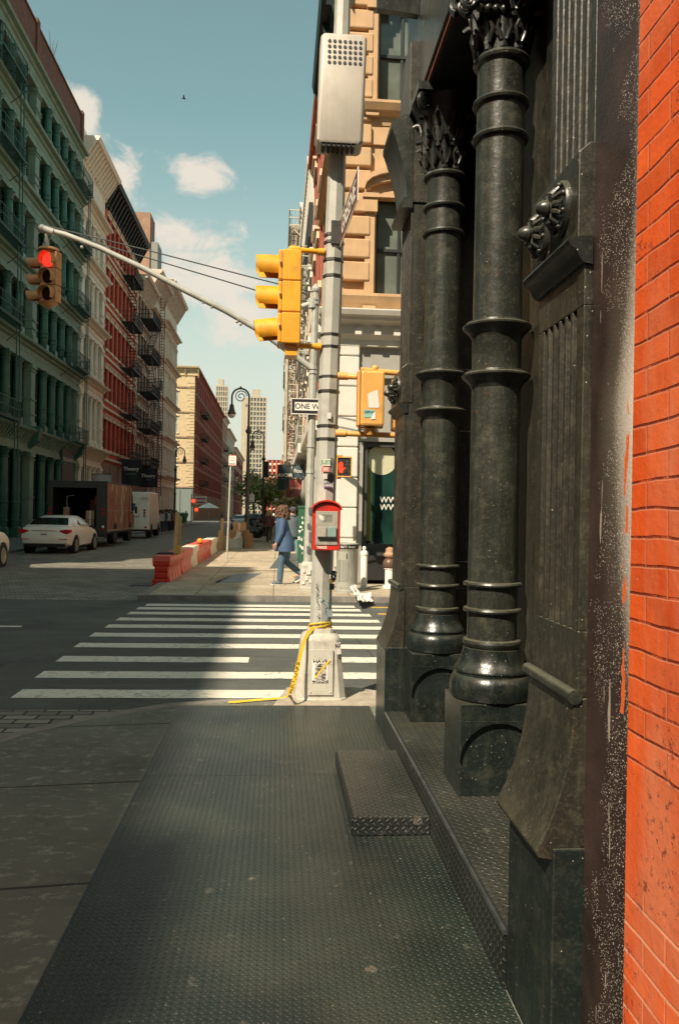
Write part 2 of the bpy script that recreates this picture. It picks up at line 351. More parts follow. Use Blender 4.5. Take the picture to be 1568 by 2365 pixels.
def groundmat(name,c,kind):
    t=NT(name);g=t.geo();n=t.noise(g,.9,8,.65);n2=t.noise(g,55,4,.7)
    a=tuple(x*.7 for x in c);b=tuple(x*1.25 for x in c)
    col=t.ramp(n,.3,.72,a,b);h=n2;st=.3;dist=.01;rough=.85
    if kind=='asphalt':
        col=t.mix(t.ramp(n2,.5,.8),col,tuple(min(1,x*1.9) for x in c))
        w=t.math('MULTIPLY',t.ramp(t.noise(g,.55,6,.7),.5,.62),.55);col=t.mix(w,col,tuple(x*.5 for x in c));w2=t.math('MULTIPLY',t.ramp(t.noise(t.map(g,(.25,2.,1)),1.,7,.75),.52,.64),.45);col=t.mix(w2,col,tuple(x*1.8 for x in c))
        cr=t.voro(t.map(g,(.5,.9,1)),.8,'DISTANCE_TO_EDGE');col=t.mix(t.math('MULTIPLY',t.math('LESS_THAN',cr.outputs['Distance'],.006),.5),col,(.02,.02,.02))
    if kind in('walk','slab'):
        sx=t.N('ShaderNodeSeparateXYZ');t.L(g,sx.inputs[0])
        def joint(o,p,w,off):
            f=t.math('FRACT',t.math('DIVIDE',t.math('ADD',o,off),p));return t.math('LESS_THAN',f,w/p)
        jy=joint(t.math('ADD',sx.outputs[1],t.math('MULTIPLY',sx.outputs[0],JSL)),1.3,.022,1000.03);jx=joint(sx.outputs[0],1.5,.016,1000.55)
        j=t.math('MAXIMUM',jy,jx) if kind=='walk' else jy
        col=t.mix(t.math('MULTIPLY',t.ramp(t.noise(t.map(g,(1,1.5,1)),9,9,.8),.53,.64),.8),col,tuple(min(1,x*2.3) for x in c))
        col=t.mix(t.math('MULTIPLY',t.ramp(t.noise(g,1.6,5,.7),.52,.7),.55),col,tuple(x*.45 for x in c))
        gum=t.math('LESS_THAN',t.voro(g,3.3).outputs['Distance'],.06);col=t.mix(t.math('MULTIPLY',gum,.5),col,tuple(x*.3 for x in c))
        col=t.mix(t.math('MULTIPLY',j,.85),col,(.02,.019,.016))
        h=t.math('SUBTRACT',t.math('ADD',t.math('MULTIPLY',n2,.25),t.noise(g,9,5,.6)),t.math('MULTIPLY',j,2.))
        st=.5
    if kind=='cobble':
        sx=t.N('ShaderNodeSeparateXYZ');t.L(g,sx.inputs[0])
        cb=t.N('ShaderNodeCombineXYZ');t.L(sx.outputs[0],cb.inputs[0]);t.L(sx.outputs[1],cb.inputs[1])
        wob=t.N('ShaderNodeTexNoise');wob.inputs['Scale'].default_value=3;t.L(g,wob.inputs['Vector'])
        ad=t.N('ShaderNodeVectorMath',operation='MULTIPLY_ADD');t.L(wob.outputs['Color'],ad.inputs[0]);ad.inputs[1].default_value=(.05,.05,0);t.L(cb.outputs[0],ad.inputs[2])
        b=t.N('ShaderNodeTexBrick');b.inputs['Scale'].default_value=1;b.inputs['Mortar Size'].default_value=.014;b.inputs['Brick Width'].default_value=.27;b.inputs['Row Height'].default_value=.13;b.inputs['Mortar Smooth'].default_value=.5
        b.inputs['Color1'].default_value=(*a,1);b.inputs['Color2'].default_value=(*b_(c,1.35),1);b.inputs['Mortar'].default_value=(.025,.024,.02,1)
        t.L(ad.outputs[0],b.inputs['Vector'])
        col=t.mix(1.,b.outputs['Color'],t.ramp(n,.3,.75,(.7,.7,.7),(1.15,1.12,1.05)),'MULTIPLY')
        h=t.math('SUBTRACT',t.math('MULTIPLY',t.noise(g,24,4),.5),b.outputs['Fac']);st=.6;dist=.02;rough=.7
    return t.out(col,rough,t.bump(h,st,dist))
def b_(c,k): return tuple(min(1,x*k) for x in c)
def paintmat(name,c,wear=.5,rough=.7):
    """thick road paint with worn holes showing dark asphalt"""
    t=NT(name);g=t.geo();n=t.noise(g,14,7,.75);n1=t.noise(g,1.3,4)
    m=t.ramp(t.math('ADD',n,t.math('MULTIPLY',t.math('SUBTRACT',n1,.5),.35)),.62-.1*wear,.70)
    col=t.mix(t.math('MULTIPLY',m,.8),t.ramp(n1,.3,.7,b_(c,.85),b_(c,1.05)),(.07,.07,.065))
    return t.out(col,rough,t.bump(n,.2,.006))
def glassmat(name,c=(.02,.03,.03),rough=.06,var=.5):
    t=NT(name);g=t.geo();n=t.noise(g,.7,3)
    return t.out(t.ramp(n,.35,.65,b_(c,1-var),b_(c,1+var)),rough,None,spec=.6)
def stripedpole(name,c,c2):
    t=NT(name);g=t.geo();n=t.noise(t.map(g,(9,9,1.6)),1,7,.7);col=t.mix(t.ramp(n,.5,.66),c,c2)
    return t.out(col,.55,t.bump(n,.2,.004))
MAT=dict(
 asphalt=groundmat('dark_asphalt',(.075,.079,.07),'asphalt'),
 ground=groundmat('far_ground',(.09,.088,.08),'asphalt'),
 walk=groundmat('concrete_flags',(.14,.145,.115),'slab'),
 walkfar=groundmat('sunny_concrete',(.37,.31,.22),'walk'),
 cobble=groundmat('granite_setts',(.22,.21,.175),'cobble'),
 kerb=M('granite_kerb',(.22,.2,.17),.8,.25,4,bump=.3,dirt=(.06,.055,.05)),
 paint=paintmat('white_road_paint',(.70,.66,.55),.95),
 ypaint=paintmat('yellow_road_paint',(.62,.36,.05)),
 plate=platemat('pavement_tread_plate'),
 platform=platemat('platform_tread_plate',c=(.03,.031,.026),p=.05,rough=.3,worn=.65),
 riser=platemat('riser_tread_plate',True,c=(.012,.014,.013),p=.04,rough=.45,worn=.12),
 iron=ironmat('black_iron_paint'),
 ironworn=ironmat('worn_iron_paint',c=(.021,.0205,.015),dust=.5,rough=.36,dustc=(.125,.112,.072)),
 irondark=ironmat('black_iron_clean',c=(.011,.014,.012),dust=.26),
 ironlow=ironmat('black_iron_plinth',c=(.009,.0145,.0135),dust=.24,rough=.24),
 spray=spraymat(),
 obrick=orangebrick(),
 void=flat('unlit_interior',(.006,.006,.005),.9),
 galv=M('grey_pole_paint',(.40,.40,.35),.5,.12,4,dirt=(.2,.17,.13),dscale=5,damt=.35,bump=.1),
 galvbase=M('grey_pole_base_paint',(.46,.44,.37),.5,.1,3,dirt=(.17,.13,.09),dscale=7,damt=.45,bump=.12),
 band=M('steel_band',(.12,.12,.11),.35,.2,8,metal=.8),
 cabinet=M('warm_grey_plastic',(.50,.46,.39),.45,.07,3,streak=.25,dirt=(.33,.3,.25),damt=.3,dscale=3),
 hole=flat('vent_hole',(.03,.028,.03),.6),
 yellow=M('signal_yellow',(.78,.36,.02),.4,.14,3,streak=.3,dirt=(.3,.14,.03),dscale=6,damt=.45),
 oldyellow=M('weathered_signal_yellow',(.58,.30,.13),.6,.18,5,dirt=(.2,.1,.05),dscale=8,damt=.5),
 pedyellow=M('pedestrian_signal_yellow',(.70,.36,.09),.45,.12,4,dirt=(.4,.22,.08),dscale=5,damt=.4),
 black=flat('matt_black',(.012,.012,.012),.6),
 lensoff=flat('unlit_lens',(.01,.01,.009),.25),
 red=M('fire_box_red',(.55,.025,.012),.4,.2,6,dirt=(.2,.03,.02),dscale=9,damt=.5),
 white=M('white_enamel',(.74,.71,.63),.5,.06,3),
 dirtywhite=M('stained_white',(.6,.57,.5),.6,.15,6,dirt=(.25,.22,.18),damt=.5,dscale=6),
 signblack=flat('sign_black',(.016,.012,.013),.5),
 brown=flat('street_sign_brown',(.13,.045,.025),.5),
 paper=M('paper',(.72,.68,.6),.8,.06,9),
 tape=M('caution_tape_yellow',(.75,.47,.03),.45,.1,12),
 glass=glassmat('dark_glass'),
 darkglass=glassmat('black_glass',(.006,.008,.008)),
 paleglass=glassmat('pale_blind_glass',(.28,.31,.28),.12,.3),
 rubber=flat('tyre_rubber',(.018,.018,.018),.85),
 chrome=flat('brushed_metal',(.55,.53,.48),.3,metal=.9),
)
# ---------------------------------------------------------------- sky, sun
SUN_EL=46.;AZ=Vector((.595,.804,0))
def make_sky():
    w=bpy.data.worlds.new('World');SC.world=w;w.use_nodes=True;t=w.node_tree;n=t.nodes;n.clear()
    out=n.new('ShaderNodeOutputWorld');bg=n.new('ShaderNodeBackground');t.links.new(bg.outputs[0],out.inputs[0])
    sky=n.new('ShaderNodeTexSky');sky.sky_type='NISHITA';sky.sun_disc=False
    sky.sun_elevation=R(SUN_EL);sky.sun_rotation=math.atan2(-AZ.x,-AZ.y);sky.air_density=1.0;sky.dust_density=.7;sky.ozone_density=1.2
    def mix(fac,a,b,mode='MIX'):
        m=n.new('ShaderNodeMixRGB');m.blend_type=mode
        for i,x in zip((0,1,2),(fac,a,b)):
            if isinstance(x,(int,float)):m.inputs[i].default_value=x
            elif isinstance(x,tuple):m.inputs[i].default_value=(*x,1)
            else:t.links.new(x,m.inputs[i])
        return m.outputs[0]
    def mt(op,a,b=None,c=None,cl=False):
        m=n.new('ShaderNodeMath');m.operation=op;m.use_clamp=cl
        for i,x in enumerate((a,b,c)):
            if x is None:continue
            if isinstance(x,(int,float)):m.inputs[i].default_value=x
            else:t.links.new(x,m.inputs[i])
        return m.outputs[0]
    hs=n.new('ShaderNodeHueSaturation');hs.inputs['Saturation'].default_value=.52;t.links.new(sky.outputs[0],hs.inputs['Color'])
    col=mix(1.,hs.outputs[0],SKYTINT,'MULTIPLY')
    tc=n.new('ShaderNodeTexCoord');d=tc.outputs['Generated']
    sp=n.new('ShaderNodeSeparateXYZ');t.links.new(d,sp.inputs[0])
    mr=n.new('ShaderNodeMapRange');mr.interpolation_type='SMOOTHSTEP';t.links.new(sp.outputs[2],mr.inputs[0]);mr.inputs[1].default_value=-.02;mr.inputs[2].default_value=.46;mr.inputs[3].default_value=1.;mr.inputs[4].default_value=0.
    col=mix(mr.outputs[0],col,HORIZON)
    nz=n.new('ShaderNodeTexNoise');nz.inputs['Scale'].default_value=13;nz.inputs['Detail'].default_value=12;nz.inputs['Roughness'].default_value=.64;nz.inputs['Distortion'].default_value=.4
    mp=n.new('ShaderNodeMapping');mp.inputs['Scale'].default_value=(1,1,1.35);t.links.new(d,mp.inputs[0]);t.links.new(mp.outputs[0],nz.inputs['Vector'])
    nn=mt('MULTIPLY',mt('SUBTRACT',nz.outputs['Fac'],.5),4.0)
    m=None
    for x,y,rx,ry,k in CLOUDS:
        c=(CROT@Vector(((x-CX)/F,-(y-CY)/F,-1))).normalized()
        v=n.new('ShaderNodeVectorMath');v.operation='SUBTRACT';t.links.new(d,v.inputs[0]);v.inputs[1].default_value=c
        s=n.new('ShaderNodeVectorMath');s.operation='MULTIPLY';t.links.new(v.outputs[0],s.inputs[0]);s.inputs[1].default_value=(F/rx,F/rx,F/ry)
        l=n.new('ShaderNodeVectorMath');l.operation='LENGTH';t.links.new(s.outputs[0],l.inputs[0])
        q=mt('MULTIPLY',mt('MULTIPLY',mt('ADD',mt('SUBTRACT',1.,l.outputs['Value']),nn),.9,cl=True),k)
        m=q if m is None else mt('MAXIMUM',m,q)
    sm=n.new('ShaderNodeMapRange');sm.interpolation_type='SMOOTHSTEP';t.links.new(m,sm.inputs[0]);sm.inputs[1].default_value=.0;sm.inputs[2].default_value=.8
    col=mix(mt('MULTIPLY',sm.outputs[0],.92),col,CLOUDCOL)
    t.links.new(col,bg.inputs[0]);bg.inputs[1].default_value=SKYSTR
    L=bpy.data.lights.new('sun','SUN');L.energy=SUNSTR;L.angle=R(.53);L.color=(1.,.86,.68)
    o=bpy.data.objects.new('sun',L);COL.objects.link(o)
    ce,se=math.cos(R(SUN_EL)),math.sin(R(SUN_EL))
    o.rotation_euler=Vector((AZ.x*ce,AZ.y*ce,-se)).to_track_quat('-Z','Y').to_euler()
    o.location=(-30,-40,60)
SKYTINT=(.64,.92,.76);HORIZON=(4.5,4.3,3.5);SKYSTR=.10;SUNSTR=4.4;CLOUDCOL=(5.0,4.5,3.85)
CLOUDS=[(450,408,92,44,1.),(428,530,104,48,1.),(183,262,58,54,1.),(288,420,60,62,1.),(470,655,170,72,1.),(570,725,130,75,.8),(425,600,80,34,.6),(435,830,60,34,.35)]
EXPO=.78
make_sky()
SC.view_settings.view_transform='Standard';SC.view_settings.look='None';SC.view_settings.exposure=EXPO;SC.view_settings.gamma=1
# ---------------------------------------------------------------- camera
cam=bpy.data.cameras.new('camera');co=bpy.data.objects.new('camera',cam);COL.objects.link(co)
cam.sensor_fit='VERTICAL';cam.sensor_height=36;cam.lens=36*F/2365.;cam.clip_end=8000;cam.clip_start=.05
co.matrix_world=Matrix.Translation(EYE)@CROT.to_4x4();SC.camera=co
# ---------------------------------------------------------------- ground
def S(name,mb,m,smooth=None): return tag(mb.build(name,m,smooth=smooth),kind='structure')
S('ground',MB().quad((-3000,-3000,-.13),(3000,-3000,-.13),(3000,3000,-.13),(-3000,3000,-.13)),MAT['ground'])
S('cross_road',MB().box(-90,90,6.92,15.3,-.128,-.1),MAT['asphalt'])
S('cobbled_street',MB().box(-10,-2.6,15.3,460,-.128,-.1),MAT['cobble'])
S('near_cobbled_street',MB().box(-12,-.2,-40,6.915,-.128,-.1),MAT['cobble'])
b=MB();poly=[(8,-8),(8,6.78),(-.35,6.78),(-.85,6.62),(-1.35,6.25),(-1.75,5.8),(-2.05,5.2),(-2.2,4.3),(-2.2,-8)]
b.prism([(x,y) for x,y in poly],'z',-.126,0.)
S('near_sidewalk',b,MAT['walk'])
b=MB();kp=[(.15,6.90),(-.37,6.90),(-.90,6.735),(-1.43,6.345),(-1.85,5.865),(-2.17,5.23),(-2.33,4.3),(-2.33,-8)];ki=[(.15,6.785)]+poly[2:]
for i in range(len(kp)-1):
    b.prism([kp[i],kp[i+1],(ki[i+1][0]-.004,ki[i+1][1]+.004),(ki[i][0]-.004,ki[i][1]+.004)],'z',-.125,-.004)
S('near_kerb',b,MAT['kerb'])
b=MB();b.box(-2.42,1.38,15.46,112,-.127,0);b.box(1.38,60,15.46,18.55,-.127,0)
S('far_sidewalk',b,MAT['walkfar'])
b=MB();b.box(-2.6,60,15.305,15.455,-.126,.004);b.box(-2.6,-2.425,15.46,112,-.126,.004)
S('far_kerb',b,MAT['kerb'])
S('left_sidewalk',MB().box(-14.3,-10.15,14.9,112,-.127,0).box(-14.3,-10.15,137,440,-.127,0),MAT['walk'])
S('left_kerb',MB().box(-10.145,-10,14.9,112,-.126,.004).box(-10.145,-10,137,440,-.126,.004),MAT['kerb'])
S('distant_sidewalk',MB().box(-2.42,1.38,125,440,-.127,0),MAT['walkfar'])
# the iron vault plates set in the pavement
b=MB()
for y0,y1 in ((-2,1.4),(1.404,4.86),(4.864,6.62)): b.box(-.77,.795,y0,y1,-.02,.006)
S('iron_pavement_plates',b,MAT['plate'])
# crosswalk
ends=[(40,1602),(92,1558),(138,1522),(178,1490),(213,1466),(248,1446),(272,1430),(298,1416),(318,1405),(338,1397)]
b=MB();ys=[]
for i,(x,y) in enumerate(ends):
    p=at(x,y,Z=-.1);ys.append(p.y)
for i,(x,y) in enumerate(ends):
    p=at(x,y,Z=-.1);w=.17;rt=[1.75,1.75,1.75,1.75,1.85,1.75,1.65,1.6,1.5,1.45][i]
    def bar(x0,x1):
        n=14;top=[];bot=[]
        for k in range(n+1):
            xx=x0+(x1-x0)*k/n;sk=(xx-x0)*-.012
            top.append((xx,p.y+w+sk+random.uniform(-.012,.012),-.096));bot.append((xx,p.y-w+sk+random.uniform(-.012,.012),-.096))
        for k in range(n): b.quad(bot[k],bot[k+1],top[k+1],top[k])
    if i==2: bar(p.x,at(575,1524,Z=-.1).x);bar(.62,rt)
    else: bar(p.x,rt)
S('crosswalk_marking',b,MAT['paint'])
b=MB();q=at(25,1447,Z=-.1);b.box(q.x-2.,at(50,1447,Z=-.1).x,q.y-.05,q.y+.06,-.1,-.096)
S('lane_marking',b,MAT['paint'])
b=MB()
for yy in (13.55,14.5): b.box(1.75,30,yy-.06,yy+.06,-.1,-.0955)
S('yellow_lane_marking',b,MAT['ypaint'])
# ================================================================ the black cast-iron building on the right
def xf(mb,M4,fn):
    """run fn(sub builder) and add its geometry transformed by M4"""
    s=MB();fn(s)
    for m in sorted(set(s.m)):
        pass
    o=len(mb.v);mb.v+=[tuple(M4@Vector(v)) for v in s.v]
    for f,m in zip(s.f,s.m): mb.f.append(tuple(i+o for i in f));mb.m.append(m if m else mb.cur)
iron=empty('cast_iron_building',(1.2,4,0),label='black painted cast iron shopfront with twin columns on a raised tread plate platform',cat='building')
def flutes(mb,X,Y0,Y1,z0,z1,n=6,m=.045,dep=.02,back=.16):
    w=(Y1-Y0-2*m)/n;pts=[(X+back,Y0),(X,Y0)]
    for i in range(n):
        c=Y0+m+w*(i+.5);r=w*.33
        for k in range(7):
            a=PI*k/6;pts.append((X+dep*math.sin(a)*1.0,c-r*math.cos(a)))
    pts+=[(X,Y1),(X+back,Y1)]
    mb.prism(pts,'z',z0,z1)
def medallion(parent,X,y,z,r=.068):
    b=MB();T=Matrix(((0,0,-1,X),(1,0,0,y),(0,1,0,z),(0,0,0,1)))
    def disc(s):
        s.lathe([(r*1.05,-.005),(r*1.05,.012),(r*.98,.018),(r*.9,.016),(r*.8,.012)],n=28)
        for k in range(12):
            a=2*PI*k/12;s.tube([(r*.80*math.cos(a),r*.80*math.sin(a),.022),(r*.55*math.cos(a),r*.55*math.sin(a),.04),(r*.25*math.cos(a),r*.25*math.sin(a),.036)],[.006,.0095,.006],6)
        for k in range(8):
            a=2*PI*(k+.5)/8;s.ball((r*.86*math.cos(a),r*.86*math.sin(a),.02),.009,8,6)
        s.lathe([(.02,.02),(.02,.045),(.026,.05),(.024,.062),(.015,.078),(.004,.084)],n=14)
    xf(b,T,disc)
    return b.build('medallion',MAT['iron'],parent,smooth=45)
def pilaster(X,Y0,Y1,back,lo=.80):
    ym=(Y0+Y1)/2
    b=MB()                                                     # plain shaft, flutes and upper shaft
    b.box(X+.031,X+back,Y0,Y1,.657,1.084);b.box(X,X+back,Y0,Y1,1.085,1.275);flutes(b,X,Y0,Y1,1.275,2.215,back=back);b.box(X,X+back,Y0,Y1,2.215,2.66);b.box(X,X+back,Y0,Y1,3.845,5.0)
    flutes(b,X+.027,Y0+.012,Y1-.012,2.66,3.84,n=6,m=.03,dep=.012,back=back-.03)
    p=b.build('pilaster',MAT['ironworn'],iron,bevel=.003)
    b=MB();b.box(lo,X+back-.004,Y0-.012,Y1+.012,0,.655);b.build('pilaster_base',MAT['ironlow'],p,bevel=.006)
    b=MB();pr=[(X+.03,1.085)];N=14
    for k in range(N+1):
        t=k/N;pr.append((X-.012-.105*t**2.2,1.075-.43*t))
    pr+=[(X-.108,.628),(X-.06,.618),(X+.03,.66)]
    b.prism([(x,z) for x,z in pr],'y',Y0-.006,Y1+.006)
    b.build('apron',MAT['ironworn'],p,smooth=30,bevel=.004)
    b=MB();b.tube([(X-.012,Y0-.015,1.088),(X-.012,Y1+.015,1.088)],.021,12);b.build('lip_moulding',MAT['iron'],p,smooth=40)
    b=MB();b.prism([(X+.02,2.405),(X-.05,2.405),(X-.055,2.395),(X-.045,2.38),(X-.03,2.372),(X-.02,2.35),(X-.008,2.335),(X+.02,2.33)],'y',Y0-.012,Y1+.012)
    b.build('ledge',MAT['irondark'],p,smooth=40)
    b=MB();b.prism([(X-.024,2.406),(X-.024,2.655),(X+.01,2.685),(X+.06,2.685),(X+.06,2.406)],'y',Y0-.006,Y1+.006)
    b.build('panel_block',MAT['ironworn'],p,bevel=.004)
    w=Y1-Y0
    medallion(p,X-.024,Y0+w*.31,2.535,.078);medallion(p,X-.024,Y0+w*.75,2.52,.078)
    b=MB();pr=[(X+.03,3.84),(X-.01,3.86)]
    for k in range(9):
        t=k/8;pr.append((X-.01-.11*t**1.6,3.88+.47*t))
    pr+=[(X-.13,4.37),(X-.13,4.41),(X-.03,4.47),(X+.03,4.47)]
    b.prism(pr,'y',Y0-.006,Y1+.006);b.prism([(X+.03,3.80),(X-.045,3.80),(X-.055,3.83),(X-.03,3.875),(X+.03,3.875)],'y',Y0-.01,Y1+.01)
    b.build('console',MAT['iron'],p,smooth=30)
    return p
pilaster(.868,2.23,2.63,.5)
pilaster(.894,5.645,6.10,1.2,lo=.785)
# platform, riser, step, recess
b=MB();b.box(.802,1.46,2.645,5.63,.0,.2);b.build('platform',MAT['platform'],iron)
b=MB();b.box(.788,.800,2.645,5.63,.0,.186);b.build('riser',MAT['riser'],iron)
b=MB();b.tube([(.797,2.645,.192),(.797,5.63,.192)],.013,8);b.build('nosing',M('worn_steel_edge',(.11,.12,.12),.25,.3,9,metal=.7),iron,smooth=50)
b=MB();b.box(.405,.786,3.935,5.05,.008,.1)
b.build('entrance_step',MAT['platform'],iron,bevel=.004)
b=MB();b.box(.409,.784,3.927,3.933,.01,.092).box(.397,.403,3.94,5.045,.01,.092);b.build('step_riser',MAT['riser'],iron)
b=MB();b.box(1.17,1.455,2.645,5.3,.2,.33);b.build('door_sill',MAT['platform'],iron,bevel=.01)
b=MB();b.box(1.46,1.6,2.0,5.64,.2,5.0)
for y0,y1 in ((3.6,3.72),(4.5,4.72),(4.82,5.02),(5.15,5.55)):
    b.box(1.43,1.462,y0,y1,.45,2.1);b.box(1.435,1.462,y0,y1,2.25,4.6)
b.box(1.31,1.459,2.645,4.6,.2,4.49);b.box(1.29,1.312,2.9,3.86,.5,4.2)
for y in (3.8,4.42,4.77,5.08): b.box(1.40,1.465,y-.035,y+.035,.38,4.6)
b.build('recessed_wall',MAT['ironworn'],iron,bevel=.004)
# columns
def column(cx,cy,name='column'):
    c=(cx,cy,0)
    b=MB()
    prof=[(.14,.93),(.149,.94),(.152,.952),(.148,.964),(.13,.97),(.1285,.985),(.1275,1.105)]
    for z in (1.118,1.252): prof+=[(.1285,z-.013),(.148,z-.009),(.152,z),(.148,z+.009),(.1285,z+.013)]
    prof+=[(.127,1.5),(.1255,2.28)]
    for z in (2.32,2.575): prof+=[(.127,z-.055),(.14,z-.03),(.168,z-.005),(.177,z+.005),(.178,z+.014),(.166,z+.022),(.160,z+.022),(.158,z+.032),(.126,z+.036)]
    prof+=[(.1245,2.9),(.1235,3.55)]
    for z in (3.565,3.745): prof+=[(.1235,z-.016),(.142,z-.012),(.147,z),(.142,z+.012),(.1235,z+.016)]
    prof+=[(.1225,3.93),(.124,3.94),(.142,3.947),(.147,3.96),(.14,3.975),(.118,3.98)]
    b.lathe(prof,c,40);col=b.build(name,MAT['iron'],iron,smooth=32)
    b=MB();b.lathe([(.19,.664),(.203,.672),(.212,.7),(.214,.728),(.209,.757),(.196,.785),(.19,.79),(.186,.79),(.186,.806),(.192,.808),(.19,.818),(.172,.84),(.158,.868),(.15,.9),(.147,.922),(.132,.926),(.132,.932)],c,40)
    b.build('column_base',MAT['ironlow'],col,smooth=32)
    b=MB();b.box(cx-.2,cx+.2,cy-.158,cy+.185,.2,.664);b.box(cx-.2,cx+.2,cy-.185,cy-.1585,.585,.664)
    for s_ in (-1,1):
        pts=[(cx+s_*.2,.584),(cx+s_*.2,.38)]+[(cx+s_*.2*math.cos(PI/2*k/8),.38+.19*math.sin(PI/2*k/8)) for k in range(1,9)]+[(cx,.584)]
        b.prism(pts,'y',cy-.185,cy-.1585)
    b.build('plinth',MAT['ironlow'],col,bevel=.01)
    b=MB();b.lathe([(.115,3.975),(.12,4.03),(.128,4.12),(.145,4.22),(.175,4.32),(.215,4.41),(.24,4.46),(.2,4.465)],c,32)
    b.box(cx-.235,cx+.235,cy-.235,cy+.235,4.455,4.51)
    for k in range(10):                                      # acanthus leaves
        a=2*PI*(k+.2)/10;ca,sa=math.cos(a),math.sin(a)
        for z0,h,rr in ((3.985,.2,.125),(4.13,.2,.142)):
            pts=[];aa=a+(PI/10 if h==.2 and z0>4 else 0);ca,sa=math.cos(aa),math.sin(aa)
            for t in range(9):
                u=t/8;r=rr+.015*u+(.07*u**3);z=z0+h*math.sin(u*PI*.62)*1.05
                pts.append((cx+r*ca,cy+r*sa,z))
            b.tube(pts,[.022,.027,.03,.03,.027,.022,.018,.016,.014],7,sx=.55)
            for sgn in (-1,1):
                tx,ty=-sa*sgn,ca*sgn
                b.tube([(cx+(rr+.01)*ca+.012*tx,cy+(rr+.01)*sa+.012*ty,z0+.03),(cx+(rr+.02)*ca+.035*tx,cy+(rr+.02)*sa+.035*ty,z0+.09),(cx+(rr+.035)*ca+.028*tx,cy+(rr+.035)*sa+.028*ty,z0+.12)],[.012,.013,.008],6)
    for k in range(4):                                       # corner volutes
        a=PI/4+k*PI/2;ca,sa=math.cos(a),math.sin(a);pts=[]
        for t in range(26):
            u=t/25;th=u*4.2*PI;r=.058*(1-u*.82)
            rad=.262+r*math.cos(th-1.2);z=4.395+r*math.sin(th-1.2)
            pts.append((cx+rad*ca,cy+rad*sa,z))
        b.tube(pts,[.02]*20+[.018,.016,.014,.013,.012,.012],7)
        for t in range(3): b.ball((cx+(.2-.03*t)*ca,cy+(.2-.03*t)*sa,4.40-.03*t),.02,8,6)
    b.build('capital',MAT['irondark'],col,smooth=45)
column(1.125,4.08);column(1.125,5.50)
# big scroll bracket beside the nearer capital
b=MB();T=Vector((.905,3.93,4.16))
b.tube([(.905,3.93,4.18),(1.12,3.93,4.22)],.028,10);b.tube([(.905,3.93,4.23),(1.12,3.93,4.27)],.014,8)
for y in (3.9,3.96):
    b.tube([(.905+.045*(1-u/24*.8)*math.cos(u*.55),y,4.165+.045*(1-u/24*.8)*math.sin(u*.55)) for u in range(25)],.011,6)
for x in (.97,1.01,1.05,1.09): b.ball((x,3.93,4.155),.022,10,8)
b.build('scroll_bracket',MAT['irondark'],iron,smooth=45)
# entablature and mass above
b=MB();b.box(1.0,1.6,2.64,5.64,4.515,5.0);b.box(.97,1.0,2.2,6.21,4.50,4.535);b.build('architrave',MAT['irondark'],iron)
b=MB();b.box(.955,.97,2.2,6.21,4.512,4.53);b.build('red_trim_strip',flat('oxide_red_trim',(.16,.03,.015),.5),iron)
b=MB();b.box(.955,1.6,1.93,6.2,5.0,5.81)
b.box(.955,.985,2.2,6.2,4.6,5.0)
b.build('frieze',MAT['iron'],iron,bevel=.004)
b=MB();b.prism([(1.6,5.82),(.72,5.82),(.7,5.86),(.7,5.92),(.62,6.0),(.6,6.12),(1.6,6.2)],'y',1.9,6.42);b.prism([(.95,5.2),(.65,5.23),(.64,5.82),(.95,5.82)],'y',5.66,5.72)
b.build('cornice',MAT['irondark'],iron)
b=MB();b.box(1.605,14,1.93,6.19,0.02,20.).box(1.02,1.6,1.93,6.19,6.21,20.);b.build('wall',MAT['irondark'],iron)
# ================================================================ orange brick building
br=empty('brick_building',(2,0,0),label='vivid orange painted brick wall at the right edge',cat='building')
b=MB();b.box(.874,9,-14,1.912,-.1,16);b.build('brick_wall',MAT['obrick'],br)
b=MB();b.box(.893,1.9,1.914,2.226,-.05,16);b.build('painted_edge_strip',MAT['spray'],br)
# ================================================================ the grey lamp pole on the near corner
def P7(x,y,Y=6.97): return at(x,y,Y=Y)
pc=Vector((.395,6.99,0))
S('pole_footing',MB().prism([(.0,6.62),(.12,7.28),(.72,7.3),(.98,7.12),(.86,6.6)],'z',-.12,.011),M('pale_mortar',(.36,.31,.24),.85,.25,8,bump=.5,bscale=30))
pole=empty('street_light_pole',tuple(pc),label='tall grey octagonal street pole with stickers and a square cast base at the near corner',cat='pole')
def sq(mb,prof,c,r=.2):
    """square section with rounded corners, (half width, z) profile"""
    n=24;vs=[];fs=[]
    for h,z in prof:
        for k in range(n):
            t=2*PI*(k+.5)/n;q=(abs(math.cos(t))**6+abs(math.sin(t))**6)**(-1/6.)
            vs.append((c[0]+h*q*math.cos(t),c[1]+h*q*math.sin(t),c[2]+z))
    for i in range(len(prof)-1):
        for k in range(n):
            k2=(k+1)%n;fs.append((i*n+k,i*n+k2,(i+1)*n+k2,(i+1)*n+k))
    fs+=[tuple(range(n-1,-1,-1)),tuple(range((len(prof)-1)*n,len(prof)*n))]
    mb.add(vs,fs)
b=MB();sq(b,[(.232,.0),(.232,.02),(.222,.03),(.205,.18),(.172,.50),(.17,.52),(.15,.55),(.115,.565),(.11,.60),(.09,.605)],pc)
pb=b.build('pole_base',MAT['galvbase'],pole,smooth=35)
b=MB();y0=pc.y-.2165
def tilt(u,z,o=0.): return (pc.x+u,pc.y-(.222-.1*(z-.03)*.98)-.003-o,z)
b.add([tilt(-.105,.06),tilt(.105,.06),tilt(.105,.44),tilt(-.105,.44),tilt(-.105,.06,.012),tilt(.105,.06,.012),tilt(.105,.44,.012),tilt(-.105,.44,.012)],[(4,5,6,7),(0,1,5,4),(1,2,6,5),(2,3,7,6),(3,0,4,7)])
for u in (-.085,.085): b.ball(tilt(u,.085,.014),.008,8,6)
b.build('access_panel',MAT['galvbase'],pb,bevel=.004)
